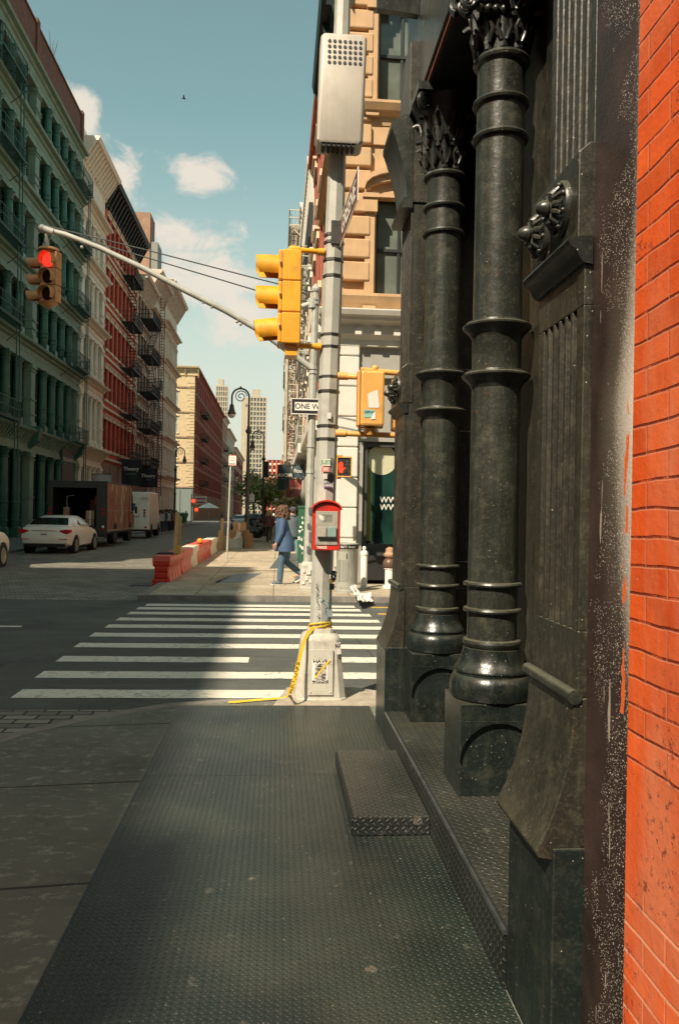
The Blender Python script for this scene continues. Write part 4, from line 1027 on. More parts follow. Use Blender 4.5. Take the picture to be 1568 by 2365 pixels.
# ---------------------------------------------------------------- materials of the street fronts
greencol=M('green_iron_paint',(.035,.13,.09),.45,.25,2.,streak=.35)
greytrim=M('weathered_cream_trim',(.50,.46,.35),.7,.2,2.5,streak=.5)
creamstone=M('cream_painted_iron',(.80,.73,.58),.65,.1,2.,streak=.3)
palestone=M('pale_buff_stone',(.64,.53,.40),.75,.18,2.,streak=.4)
rosestone=M('rosy_buff_stone',(.60,.47,.36),.75,.18,2.,streak=.4)
redbr=brickmat('red_painted_brick',(.72,.12,.045),(.6,.085,.036),(.34,.055,.03),row=.08,var=.3)
darkred=brickmat('dark_red_brick',(.36,.075,.045),(.28,.055,.035),(.12,.05,.035),row=.08,var=.35)
parbrick=brickmat('brown_parapet_brick',(.20,.085,.055),(.15,.06,.04),(.12,.08,.06),row=.08,var=.3)
creambr=brickmat('buff_brick',(.62,.47,.27),(.55,.41,.23),(.46,.36,.22),row=.09,var=.15)
tanbr=brickmat('tan_brick',(.36,.2,.125),(.3,.16,.1),(.28,.2,.15),row=.09,var=.25)
brownbr=M('brownstone_dark',(.28,.18,.12),.8,.25,2.,streak=.4)
trimcream=M('cream_window_trim',(.70,.56,.39),.7,.15,4)
blackiron=flat('black_fire_escape_iron',(.015,.014,.013),.6)
greeniron=flat('green_fire_escape_iron',(.035,.09,.066),.6)
frdark=flat('dark_sash',(.02,.025,.024),.5)
frgreen=flat('green_sash',(.03,.075,.055),.5)
frwhite=flat('pale_sash',(.45,.42,.35),.6)
gtrim0=M('weathered_green_cream_trim',(.42,.43,.32),.7,.2,2.5,streak=.5);gpil=M('pale_grey_green_iron',(.18,.28,.205),.65,.15,2.,streak=.35);gpan2=glassmat('green_blind_glass',(.06,.09,.075),.2);gpane=glassmat('green_dark_glass',(.010,.03,.022),.15)
G1,G2,G3=MAT['glass'],MAT['darkglass'],MAT['paleglass']
skyglass=glassmat('sky_lit_glass',(.04,.06,.065),.03,.4)
# ---------------------------------------------------------------- left side of the street
f=Fac('x',XL,1)
gb=bldg('iron_front_building',(XL-4,36,0),'long green and cream cast iron warehouse with rows of columns and a brown brick parapet')
lv=[0,6.1,11.05,15.1,19.4,23.5,26.95]
mass(f,gb,15,58.15,29.3,14,greencol)
iron_front(f,gb,15,58.15,lv,4,4,gpil,greencol,gpil,[gpane,gpane,gpane,gpan2],frgreen,umin=36,crad=.25,cd=.5,pw=.8)
b=MB();f.box(b,15,58.15,26.96,29.5,-.48,-.02);f.box(b,15,58.15,29.5,29.62,-.5,.06)
for u in (47.3,57.9): f.box(b,u-.3,u+.22,26.96,29.85,-.4,.1)
b.build('parapet',parbrick,gb)
b=MB();f.box(b,36.5,38.5,29.6,33,-6,-3);b.build('chimney',creamstone,gb)
for z in lv[1:6]:
    fire_escape(f,gb,53.2,57.6,z+.02,1.1,greeniron,rnd=.8,bars=.2)
    fire_escape(f,gb,38.0,42.9,z+.02,1.1,greeniron,rnd=.8,bars=.2)
    b=MB()
    for u in (56.2,56.7,41.6,42.1): b.beam(f.P(u,1.0,z-4.1),f.P(u+.35,.85,z+.9),.05)
    b.build('drop_ladder',greeniron,gb)
b=MB()
for u in (47.,57.3): f.prism(b,[(.0,5.0),(.6,5.5),(.75,6.2),(.5,6.3),(0,6.3)],u-.25,u+.25)
b.build('scroll_bracket',greencol,gb)
b=MB();f.box(b,53.4,56.2,2.4,6.0,-.15,.25);st=b.build('shop_fascia',flat('dark_green_fascia',(.012,.03,.022),.5),gb)
text('YVES SALOMON','lettering',gb,.34,MAT['white'],frame(f.P(54.8,.262,4.9),(0,1,0),(1,0,0)),.002)
wb=bldg('iron_front_building',(XL-4,62,0),'narrow cream white iron front building between the green and red ones')
mass(f,wb,58.17,65.75,28,14,creamstone)
iron_front(f,wb,58.17,65.75,[0,6.2,11.3,15.6,19.9,24.1],1,3,creamstone,creamstone,creamstone,[G1,G2,skyglass,MAT['paleglass']],frdark,cd=.75,pw=.9)
b=MB();f.box(b,58.17,65.75,24.12,27.,-.48,-.0);b.build('attic_wall',creamstone,wb)
cornice(f,wb,58.0,65.9,28.3,creamstone,h=1.5,d=1.25,brackets=.62,name='roof_cornice')
b=MB();f.box(b,58.2,65.7,28.31,29.2,-2.5,-.1);b.build('parapet',creamstone,wb)
rb=bldg('red_brick_building',(XL-4,73,0),'red painted brick walk up with cream lintels and a heavy black roof cornice')
mass(f,rb,65.77,81,26.6,14,redbr,d1=-.2)
rows=[(5.9+.7+4.15*k,5.9+3.2+4.15*k) for k in range(5)]
cols=[(66.7+k*1.78,66.7+k*1.78+1.02) for k in range(8)]
brick_front(f,rb,65.77,80.6,rows,cols,redbr,trimcream,[G2,G1,G2,skyglass,MAT['paleglass']],frdark,style='mls',top=26.6,ground=5.6)
for k in range(6):
    b=MB();z=5.75+4.15*k;f.box(b,65.78,80.6,z,z+.2,0,.16);b.build('string_course',trimcream,rb)
b=MB()
for k in range(27):
    z=5.9+k*.77;f.box(b,80.6,81.,z,z+.4,-.2,.14);f.box(b,80.62,80.98,z+.4,z+.77,-.2,.06)
b.build('quoin',trimcream,rb)
b=MB();f.box(b,65.8,80.9,.1,5.6,-.3,-.02);
for u in (66,69.5,73,76.5,80): f.box(b,u-.3,u+.3,0,5.4,-.02,.12)
b.build('shopfront',brownbr,rb)
cornice(f,rb,65.8,81.2,28.2,blackiron,h=1.8,d=1.2,brackets=.9,name='roof_cornice')
for k in range(5): fire_escape(f,rb,72.6,77.4,6.05+4.15*k,1.2,blackiron,stair=4.1 if k else 0,bars=.2)
db=bldg('brownstone_building',(XL-4,85,0),'narrow dark brownstone building behind a black zigzag fire escape')
mass(f,db,81.02,88.9,24.2,14,brownbr,d1=-.2)
brick_front(f,db,81.02,88.9,[(5.4+.6+3.75*k,5.4+3.0+3.75*k) for k in range(5)],[(81.9+k*1.85,81.9+k*1.85+1.05) for k in range(4)],brownbr,palestone,[G2,G1],frdark,style='mls',top=24.2,ground=4.9)
cornice(f,db,81.1,88.85,25.3,palestone,h=1.6,d=1.2,brackets=.7,name='roof_cornice')
b=MB();f.box(b,81.1,88.8,0,4.9,-.3,0);b.build('shopfront',brownbr,db)
for k in range(5): fire_escape(f,db,82.6,88.4,6.2+3.75*k,1.35,blackiron,stair=3.7 if k%2 else -3.7,bars=.17,th=.05)
b=MB();u=86.9
for dd in (1.45,1.95): b.beam(f.P(u-.9,dd,3.2),f.P(u-.2,dd,24.6),.06)
for k in range(70): b.beam(f.P(u-.9+.7*k/70,1.45,3.2+k*.306),f.P(u-.9+.7*k/70,1.95,3.2+k*.306),.04)
b.build('ladder',blackiron,db)
p1=bldg('stone_building',(XL-4,93.7,0),'rosy buff columned building just beyond the black fire escape')
mass(f,p1,88.92,98.5,26.6,14,rosestone)
iron_front(f,p1,88.92,98.5,[0,5.8,10.6,15.2,19.7,24.0],2,2,rosestone,rosestone,rosestone,[G1,G2,skyglass,MAT['paleglass']],frdark,cd=.7,dent=False)
b=MB();f.box(b,88.92,98.5,24.02,26.7,-.48,0);b.build('attic_wall',rosestone,p1)
cornice(f,p1,88.9,98.5,28.2,rosestone,h=1.9,d=1.3,brackets=.7,name='roof_cornice')
fire_escape(f,p1,89.6,91.6,10.7,1.1,blackiron,stair=4,bars=.2);fire_escape(f,p1,89.6,91.6,15.3,1.1,blackiron,stair=4,bars=.2)
p2=bldg('stone_building',(XL-4,105,0),'buff columned building with a bold projecting cornice at the second street corner')
mass(f,p2,98.52,112,28.2,14,palestone)
iron_front(f,p2,98.52,112,[0,6,10.8,15.6,20.3,25.0],2,5,palestone,palestone,palestone,[G1,G2,skyglass,MAT['paleglass']],frdark,cd=.8,dent=False)
b=MB();f.box(b,98.52,112,25.02,28.2,-.48,0);b.build('attic_wall',palestone,p2)
cornice(f,p2,98.5,112.3,29.9,palestone,h=2.0,d=1.5,brackets=.8,name='roof_cornice')
bk=empty('rooftop_bulkhead',(-17,98,26.6),label='tall tan brick chimney stack rising above the roofs behind the black cornice',cat='bulkhead')
b=MB();b.box(-17.4,-15.6,96,99.5,26.65,37.).box(-18.4,-17.4,96,99.5,26.65,34.8);b.build('brick_shaft',tanbr,bk)
b=MB();b.box(-15.59,-14.7,96.2,99.4,27,33.6);b.build('metal_flue',flat('grey_sheet_metal',(.2,.2,.17),.6),bk)
rl=empty('roof_tank_frame',(-17,83,24.3),label='thin dark rooftop ladder frame standing behind the black cornice',cat='roof frame')
b=MB()
for x,y in ((-15.6,79.5),(-14.9,82),(-15.6,82)): b.beam((x,y,24.3),(x,y,31.6),.05)
for z in (29.,31.6): b.beam((-15.6,79.5,z),(-15.6,82,z),.05);b.beam((-15.6,82,z),(-14.9,82,z),.05)
for k in range(9): b.beam((-15.6,79.5+k*.3,29),(-15.6,79.5+k*.3,31.6),.025)
b.build('ladder_frame',blackiron,rl)
# corner building across the second crossing: buff brick end, red brick flank
cbd=bldg('corner_building',(XL-6,170,0),'buff brick corner building with arched windows and a long dark red flank')
fy=Fac('y',137.,-1);fx=Fac('x',XL,1)
b=MB();b.box(XL-14,XL-.2,137.2,205,-.1,24.9);b.build('wall',darkred,cbd)
rows=[(6.5+4.25*k,9.3+4.25*k) for k in range(4)]
b=MB();brick_front(fy,cbd,-27,XL,rows,[(XL-4.9-3.6*k,XL-2.7-3.6*k) for k in range(3)],creambr,trimcream,[G3,G1,G1],frwhite,style='mas',top=24.9,ground=5.6)
for k in range(5):
    b=MB();fy.box(b,-27,XL+.12,5.75+4.25*k-.16,5.75+4.25*k+.06,0,.16);b.build('string_course',brownbr,cbd)
b=MB()
for k in range(36):
    z=5.9+k*.5;fy.box(b,XL-(1.25 if k%2 else .8),XL+.04,z,z+.42,0,.06)
b.build('quoin',creambr,cbd)
cornice(fy,cbd,-27,XL+.7,26.2,creambr,h=1.5,d=.9,brackets=2.2,name='roof_cornice')
b=MB();fy.box(b,-27,XL+.02,0,5.6,-.2,.02);
for u in (XL-.5,XL-2.5,XL-6,XL-9.5): fy.box(b,u-.35,u+.35,0,5.3,.02,.14)
b.build('shopfront',flat('grey_green_shopfront',(.17,.2,.18),.6),cbd)
b=MB();fy.box(b,XL-5.7,XL-2.9,.6,4.4,.021,.05);b.build('shop_window',flat('warm_lit_shop_window',(.35,.2,.06),.3,emit=.5),cbd)
rows=[(6.3+4.25*k,8.9+4.25*k) for k in range(4)]
brick_front(fx,cbd,137.2,205,rows,[(138.6+3.3*k,138.6+3.3*k+1.5) for k in range(20)],darkred,brownbr,[G2,G1],frdark,style='ls',top=24.9,ground=4.8)
b=MB()
for k in range(21): fx.box(b,137.3+3.3*k-.0,137.3+3.3*k+.8,4.8,24.4,0,.12)
b.build('brick_pier',darkred,cbd)
cornice(fx,cbd,137,205,26.0,darkred,h=1.4,d=.8,name='roof_cornice')
b=MB();fx.box(b,137.2,205,0,4.8,-.2,-.02);
for k in range(18): fx.box(b,138+k*3.8,138.7+k*3.8,0,4.7,-.02,.1)
b.build('shopfront',brownbr,cbd)
for k in range(4): fire_escape(fx,cbd,146,153,6.3+4.25*k,1.2,blackiron,bars=.3,th=.06)
for y0,y1,H,m,lab in ((205.1,224,25.5,tanbr,'grey brown brick loft building with a flat roof, beyond the red flank'),(224.1,262,24,M('pale_green_render',(.36,.37,.29),.8,.15,2),'pale greenish loft building in the far terrace, left side'),(262.1,330,22,darkred,'dull red loft building farthest along the left terrace')):
    r=bldg('loft_building',(XL-5,(y0+y1)/2,0),lab)
    b=MB();b.box(XL-14,XL-.2,y0,y1,-.1,H);b.build('wall',m,r)
    n=int((y1-y0)/3.4)
    brick_front(fx,r,y0,y1,[(5.6+4*k,8.2+4*k) for k in range(int((H-6)/4))],[(y0+.9+3.4*k,y0+2.5+3.4*k) for k in range(n)],m,greytrim,[G1,G2],frdark,style='ls',top=H,ground=0)
    cornice(fx,r,y0+.02,y1-.02,H+1,greytrim,h=1.4,d=.9,name='roof_cornice')
    fire_escape(fx,r,y0+3,y0+8,9.6,1.2,blackiron,bars=.4,th=.08);fire_escape(fx,r,y0+3,y0+8,13.6,1.2,blackiron,bars=.4,th=.08);fire_escape(fx,r,y0+3,y0+8,17.6,1.2,blackiron,bars=.4,th=.08)
# towers and the cross-building at the end
def tower(x0,x1,y,dep,H,label,side):
    r=empty('apartment_tower',((x0+x1)/2,y,0),label=label,cat='tower')
    conc=M('tower_concrete_%d'%int(H*10),(.40,.34,.25),.8,.08,.3);b=MB();b.box(x0,x1,y+.6,y+dep,-.1,H);b.build('wall',conc,r)
    n=5;m=25;w=(x1-x0)/n;h=H/m
    b=MB()
    for i in range(n+1): b.box(x0+i*w-.35,x0+i*w+.35,y-.3,y+.6,0,H)
    for k in range(m+1): b.box(x0-.34,x1+.34,y-.2,y+.6,k*h-.45,k*h+.45)
    b.build('concrete_grid',conc,r)
    for k in range(m):
        for i in range(n):
            if k*n+i>=100: break
    b=MB()
    for k in range(m):
        b.box(x0+.4,x1-.4,y+.3,y+.58,k*h+.46,k*h+h-.46)
    tag(b.build('window_band',glassmat('tower_glass_%d'%int(H*10),(.10,.12,.11),.1),r),kind='stuff')
    b=MB();b.box(x0+(x1-x0)*.1,x0+(x1-x0)*.6,y+3,y+dep-2,H+.01,H+5.5);b.build('roof_plant',conc,r)
    if side: 
        b=MB();b.box(x0-side,x0-.36,y+6,y+dep,-.1,H+.2);b.build('blank_wing',conc,r)
    return r
q0,q1=at(577,1000,Y=500),at(614,1000,Y=500)
tower(q0.x,q1.x,500,9,at(600,918,Y=500).z,'grid fronted concrete apartment tower at the end of the street',5.6)
q0,q1=at(498,1000,Y=560),at(524,1000,Y=560)
tower(q0.x,q1.x,560,10,at(510,892,Y=560).z,'concrete apartment tower peeping over the red flank, left of the other tower',0)
r=empty('apartment_block',(2,470,0),label='low red brick apartment block with white grid bands closing the street',cat='building')
q=at(640,1062,Y=470);b=MB();b.box(-6.5,12,470.4,484,-.1,q.z);b.build('wall',MAT['glass'],r)
b=MB()
for k in range(9): b.box(-6.5,12,470.,470.39,k*3.7,k*3.7+1.3)
b.build('floor_band',MAT['white'],r)
b=MB()
for k in range(8): b.box(-6.4+k*2.5,-5.2+k*2.5,469.7,469.99,0,q.z-.2)
b.build('brick_pier',redbr,r)
# ================================================================ right side of the far block
brownst=M('honey_brownstone',(.54,.345,.185),.8,.12,2.5,bump=.1,streak=.15)
storew=M('white_stucco_shopfront',(.66,.62,.54),.7,.06,3)
greyw=M('grey_shopfront_paint',(.33,.32,.28),.6,.08,3)
XR=1.42
skyw=glassmat('grey_green_window',(.13,.15,.125),.1,.5)  # grey green reflection in the glass is put into the pane colour
rc=bldg('brownstone_building',(XR+5,22,0),'honey brownstone corner building with rusticated quoins over a white shopfront')
fy=Fac('y',18.6,-1);fx=Fac('x',XR,-1)
b=MB();b.box(XR+.02,22,19.1,25.6,-.1,14.6);b.build('wall',brownst,rc)
def zz(y,x=820): return at(x,y,Y=18.6).z
def xx(x,y=600): return at(x,y,Y=18.6).x
z_sill,z_head=zz(690),zz(430)
# upper wall around the windows
ua,ub=xx(868,560),xx(868,560)+1.15
b=MB();z1=zz(725)
rows=[(zz(683),zz(452)),(zz(240),zz(240)+2.6)]
brick_front(fy,rc,XR,8,rows,[(ua+2.35*k,ub+2.35*k) for k in range(3)],brownst,brownst,[skyw],frdark,style='m',top=14.6,depth=.3,ground=z1-.1)
o=None
for k in range(3):                                           # window surrounds
    a,c=ua+2.35*k,ub+2.35*k
    for (s_,h_) in rows:
        b=MB()
        for u in (a-.16,c+.16):
            fy.box(b,u-.11,u+.11,s_,h_-.1,-.0,.12);fy.box(b,u-.16,u+.16,h_-.42,h_-.1,0,.2);fy.box(b,u-.19,u+.19,h_-.1,h_,0,.24);fy.box(b,u-.15,u+.15,s_-.34,s_,0,.22)
        n=10;w2=(c-a)/2+.3;mid=(a+c)/2
        for i in range(n):
            p_,q_=[(mid-w2*math.cos(PI*t),h_+.38*math.sin(PI*t)) for t in (i/n,(i+1)/n)]
            for dd,th in ((.24,.13),(.14,.3)):
                vs=[fy.P(p_[0],0,p_[1]),fy.P(q_[0],0,q_[1]),fy.P(q_[0],0,q_[1]+th),fy.P(p_[0],0,p_[1]+th)]
                v2=[(v[0],v[1]-dd,v[2]) for v in vs];o_=.14 if dd>.2 else -.02
                b.add([(v[0],v[1],v[2]+o_) for v in vs+v2],[(0,1,2,3),(4,7,6,5),(0,4,5,1),(1,5,6,2),(2,6,7,3),(3,7,4,0)])
        b.build('window_surround',brownst,rc)
        b=MB();fy.prism(b,[(0,s_-.28),(.12,s_-.24),(.18,s_-.12),(.28,s_-.08),(.28,s_),(0,s_)],a-.4,c+.4);fy.box(b,a-.2,c+.2,s_-.95,s_-.3,0,.06);b.build('sill',brownst,rc)
b=MB();z=z1+.75
while z<14.2:                                                # quoins
    fy.box(b,XR-.08,XR+.62,z,z+.44,0,.15);fx.box(b,18.58,19.25,z,z+.44,0,.08);z+=.535
b.build('quoin',brownst,rc,bevel=.03)
for zc in (zz(243),zz(690)+.05):
    b=MB();fy.prism(b,[(0,zc-.5),(.08,zc-.48),(.12,zc-.3),(.26,zc-.2),(.34,zc-.06),(.34,zc),(0,zc)],XR-.34,8);fx.prism(b,[(0,zc-.5),(.08,zc-.48),(.12,zc-.3),(.26,zc-.2),(.34,zc-.06),(.34,zc),(0,zc)],18.6,25.5);b.build('string_course',brownst,rc)
# street side wall seen edge-on
b=MB();fx.box(b,18.62,25.55,z1,14.6,-.3,-.0);
for k in range(4):
    for (s_,h_) in rows: fx.box(b,19.6+k*1.6,20.5+k*1.6,s_,h_,0,.14)
b.build('side_wall',brownst,rc)
cornice(fx,rc,18.2,25.6,15.4,flat('dark_green_cornice_paint',(.02,.04,.035),.5),h=1.5,d=.55,brackets=1.6,name='roof_cornice')
cornice(fy,rc,XR-.5,8,15.4,flat('dark_green_cornice_paint',(.02,.04,.035),.5),h=1.5,d=.55,brackets=1.2,name='roof_cornice')
# white shopfront
b=MB();zc=zz(726);fy.prism(b,[(-.1,zz(800)),(.08,zz(800)),(.1,zz(786)),(.22,zz(775)),(.2,zz(755)),(.42,zz(748)),(.44,zz(741)),(.55,zz(739)),(.6,zz(729)),(.6,zc),(-.1,zc+.05)],XR-.55,8)
fx.prism(b,[(-.1,zz(800)),(.08,zz(800)),(.1,zz(786)),(.3,zz(760)),(.5,zz(739)),(.55,zc),(-.1,zc+.05)],18.6,25.5)
for k in range(14): fy.box(b,XR+.3+k*.45,XR+.45+k*.45,zz(778),zz(764),.2,.3)
b.build('shop_cornice',storew,rc)
b=MB();z=.35
while z<zz(815):
    fy.box(b,XR-.03,xx(821,1200)+.02,z,z+.68,-.1,.07);fx.box(b,18.55,19.4,z,z+.68,-.1,.05);z+=.71
fy.box(b,XR,xx(821,1200),0,zz(800),-.2,.03);fx.box(b,18.6,25.5,0,zz(800),-.3,.01)
b.build('rusticated_pier',storew,rc,bevel=.02)
W0,W1,W2,W3=xx(836,1200),xx(847,1200),xx(860,1200),xx(912,1200)
b=MB();fy.box(b,xx(821,1200)+.025,W0,0,zz(1020),-.3,-.02);fy.box(b,xx(821,1200)+.025,8,zz(860),zz(800),-.3,-.05);fy.box(b,xx(821,1200)+.025,8,zz(872),zz(858),-.3,.06);fy.box(b,xx(821,1200)+.025,8,zz(1018),zz(872),-.3,-.06);b.build('shop_panel',greyw,rc)
b=MB();fy.box(b,W0+.002,8,zz(1030),zz(1019),-.4,-.12);fy.box(b,W0+.002,8,.0,zz(1256),-.4,-.14);fy.box(b,W0+.002,W1,zz(1256),zz(1030),-.4,-.1);fy.box(b,W3+.3,W3+.5,zz(1256),zz(1030),-.4,-.1);b.build('shop_window_frame',flat('dark_grey_frame',(.05,.052,.045),.5),rc)
b=MB();fy.box(b,W1,W3+.3,zz(1256),zz(1030),-.4,-.28);pw_=b.build('shop_window',glassmat('teal_shop_glass',(.015,.05,.04),.08,.6),rc)
b=MB()
c0=at(882,1062,Y=18.86)
b.lathe([(.001,0),(.36,0),(.36,.01),(.001,.01)],n=32);o=None
m=MB();T=Matrix(((1,0,0,c0.x),(0,0,1,18.868),(0,1,0,c0.z),(0,0,0,1)));m.v=[tuple(T@Vector(v)) for v in b.v];m.f=b.f;m.m=b.m
m.build('window_graphic',flat('cream_disc',(.50,.50,.34),.6),pw_)
b=MB();fy.box(b,W1+.01,W2,zz(1250),zz(1034),-.279,-.27);b.build('window_graphic',flat('olive_stripe',(.13,.16,.04),.6),pw_)
for yy in (1155,1172): text('WW','lettering',pw_,.2,MAT['white'],frame((at(897,yy,Y=18.84).x,18.855,at(897,yy,Y=18.84).z),(1,0,0),(0,-1,0)),.003,bold=.002)
b=MB();fy.box(b,W0+.05,8,.12,.62,-.1,.35);b.box(W0+.05,8,18.2,18.24,.1,.66);b.build('window_box',flat('black_planter',(.02,.02,.02),.5),rc)
# further buildings of the right terrace, seen almost edge on
redbr2=brickmat('salmon_red_brick',(.52,.13,.075),(.44,.1,.055),(.3,.13,.09),row=.085,var=.2)
r2=bldg('red_brick_building',(XR+5,30,0),'salmon red brick building next to the honey brownstone, right side')
fx=Fac('x',XR-.08,-1)
b=MB();b.box(XR+.2,16,25.62,34,-.1,16.);b.build('wall',redbr2,r2)
brick_front(fx,r2,25.62,34,[(5.6+3.7*k,7.9+3.7*k) for k in range(3)],[(26.4+2.6*k,27.6+2.6*k) for k in range(3)],redbr2,trimcream,[G1],frdark,style='mls',top=16.,ground=4.6)
cornice(fx,r2,25.65,34,16.5,redbr2,h=1.0,d=.3,name='roof_cornice')
b=MB();fx.box(b,25.62,34,0,4.6,-.2,.02);fx.box(b,25.62,34,4.3,4.6,.02,.4);b.build('shopfront',storew,r2)
r3=bldg('loft_building',(XR+5,40,0),'white topped loft building with a dark bracketed cornice, right side')
b=MB();b.box(XR+.1,16,34.02,46,-.1,15.2);b.build('wall',palestone,r3)
brick_front(fx,r3,34.02,46,[(5.4+3.9*k,8.0+3.9*k) for k in range(3)],[(34.8+2.3*k,36.0+2.3*k) for k in range(5)],palestone,storew,[G1,G2],frdark,style='mls',top=15.2,ground=4.6)
cornice(fx,r3,34.1,46,16.9,storew,h=1.7,d=.34,brackets=.45,name='roof_cornice')
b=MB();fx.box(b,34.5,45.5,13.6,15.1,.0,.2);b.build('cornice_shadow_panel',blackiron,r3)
b=MB();fx.box(b,34.02,46,0,4.6,-.2,.02);fx.box(b,34.02,46,4.2,4.6,.02,.5);b.build('shopfront',storew,r3)
for k in range(3): fire_escape(fx,r3,36.5,44,5.1+3.9*k,.42,MAT['galv'],stair=3.8,bars=.22,th=.05)
r4=bldg('loft_building',(XR+5,58,0),'loft building hung with pale fire escapes above the hanging banners, right side')
b=MB();b.box(XR+.1,16,46.02,72,-.1,18.6);b.build('wall',redbr2,r4)
brick_front(fx,r4,46.02,72,[(5.4+3.5*k,7.9+3.5*k) for k in range(4)],[(47+2.8*k,48.4+2.8*k) for k in range(9)],redbr2,storew,[G1,G2],frdark,style='mls',top=18.6,ground=4.6)
cornice(fx,r4,46.1,72,19.6,storew,h=1.2,d=.35,brackets=.8,name='roof_cornice')
for k in range(5):
    fire_escape(fx,r4,48,55,4.9+3.5*k,.9,greytrim,stair=3.4,bars=.2,th=.06)
    fire_escape(fx,r4,58,66,4.9+3.5*k,1.0,greytrim,stair=3.6,bars=.25,th=.07)
b=MB()
for u in (47.9,55.1,57.9,66.1):
    for dd in (.1,.9): b=MB();b.beam(fx.P(u,dd,4.7),fx.P(u,dd,17.6),.09);b.build('fire_escape_post',greytrim,r4)
b=MB();fx.box(b,46.02,72,0,4.6,-.2,.02);b.build('shopfront',brownbr,r4)
r5=bldg('loft_building',(XR+5,90,0),'dim red loft building farthest along the right terrace')
b=MB();b.box(XR+.1,16,72.02,110,-.1,16);b.build('wall',darkred,r5)
brick_front(fx,r5,72.02,110,[(5.4+3.7*k,8.0+3.7*k) for k in range(3)],[(73+3.4*k,74.4+3.4*k) for k in range(10)],darkred,storew,[G1],frdark,style='ls',top=16,ground=0)
b=MB();b.box(XR+.1,16,127,330,-.1,15);r6=bldg('loft_building',(XR+5,200,0),'hazy tan terrace beyond the second crossing, right side');b.build('wall',tanbr,r6)
brick_front(fx,r6,127,330,[(5.4+3.7*k,8.0+3.7*k) for k in range(2)],[(129+6.7*k,132+6.7*k) for k in range(29)],tanbr,storew,[G1],frdark,style='l',top=15,ground=0)
# the block behind the camera on the left, whose roof line throws the shade over the crossing
nb=tag(empty('corner_block',(-22,-28,0)),'tall brick corner block across the street behind the viewer','building')
nb['category']='building'
f=Fac('x',-14.3,1)
b=MB();b.box(-34,-14.52,-62,5.2,-.1,23.6);b.build('wall',redbr,nb)
brick_front(f,nb,-62,5.2,[(6+4.2*k,8.6+4.2*k) for k in range(4)],[(-60+3.2*k,-58.4+3.2*k) for k in range(20)],redbr,trimcream,[G1,G3],frdark,style='mls',top=23.6,ground=0)
cornice(f,nb,-62,5.2,23.6,palestone,h=1.2,d=.1,name='roof_cornice')
b=MB();b.box(-18,-14.55,-16.6,-15.2,23.61,24.75).box(-18,-14.55,-20.5,-17.3,23.61,24.3);b.build('chimney',tanbr,nb)  # unseen roof blocks added to throw dark patches onto the pavement plates
# ================================================================ far corner: one way pole with the mast arm
Y1=16.6
def Q(x,y,Y=Y1): return at(x,y,Y=Y)
base=at(712,1362,Z=0);base.y=16.6;base.x=Q(710,1340).x
op=empty('signal_pole',(base.x,16.6,0),label='slim grey pole at the far corner carrying the long mast arm',cat='pole')
b=MB();sq(b,[(.19,0),(.19,.06),(.165,.07),(.15,.5),(.14,.55),(.1,.6)],Vector((base.x,16.6,0)));pb2=b.build('pole_base',MAT['galvbase'],op,smooth=35)
tp=Q(729,668);lo=Vector((base.x,16.6,.58))
b=MB();b.tube([lo,lo.lerp(tp,.5),tp],[.088,.08,.07],8);b.lathe([(.085,-.05),(.09,0),(.06,.06),(.005,.12)],tp,10)
shaft2=b.build('shaft',MAT['galv'],op,smooth=20)
b=MB()
for yy in (690,700,850,860,1030,1090): 
    c=lo.lerp(tp,(Q(715,yy).z-lo.z)/(tp.z-lo.z));b.tube([c-Vector((0,0,.03)),c+Vector((0,0,.03))],.095,8)
b.build('clamp_band',MAT['galv'],shaft2)
arm=[Q(718,850),Q(660,806),Q(600,763),Q(520,717),Q(430,672),Q(330,619),Q(230,572),Q(150,541),Q(98,528)]
b=MB();b.tube(arm,[.066,.066,.064,.062,.06,.058,.056,.054,.052],10);b.ball(tuple(arm[-1]),.085,12,8);b.tube([Q(98,528),Q(125,537)],.075,10)
b.build('mast_arm',MAT['galv'],op,smooth=40)
b=MB()
for (x,y) in ((470,690),(490,701),(548,735),(556,741),(190,563),(340,633)): b.ball(tuple(Q(x,y+8)),.035,8,6)
b.build('arm_clips',MAT['galv'],op)
b=MB();b.tube([Q(90,517),Q(330,575),Q(600,645),Q(727,676)],.014,5);b.build('guy_wire',MAT['band'],op)
b=MB();b.tube([Q(92,521),Q(330,592),Q(600,673),Q(727,700)],.014,5);b.build('guy_wire',MAT['band'],op)
b=MB();b.tube([Q(697,709),Q(737,694)],.06,10);b.tube([Q(722,690),Q(722,712)],.1,10);b.build('cross_arm',MAT['galv'],op,smooth=40)
b=MB();b.tube([Q(712,868),Q(722,885),Q(733,905),Q(735,935)],.02,6);b.build('cable',MAT['galv'],op)
def pstick(x,y,w,h,c,par=shaft2,YY=16.5):
    p=Q(x,y,YY);m=MB();m.quad((p.x-w/2,YY,p.z-h/2),(p.x+w/2,YY,p.z-h/2),(p.x+w/2,YY,p.z+h/2),(p.x-w/2,YY,p.z+h/2));m.build('sticker',flat('pole_sticker_%d'%len(bpy.data.materials),c,.5),par)
rnd=random.Random(5)
for (x,y) in ((716,1180),(713,1215),(717,1240),(712,1270)): pstick(x,y,.06,rnd.uniform(.06,.2),rnd.choice([(.05,.05,.05),(.6,.58,.5),(.1,.1,.1)]))
for (x,y) in ((702,1318),(716,1312),(708,1335),(700,1345),(718,1342),(712,1322)): pstick(x,y,rnd.uniform(.05,.1),rnd.uniform(.04,.1),rnd.choice([(.62,.6,.55),(.65,.62,.55),(.1,.1,.1)]),pb2,16.42)
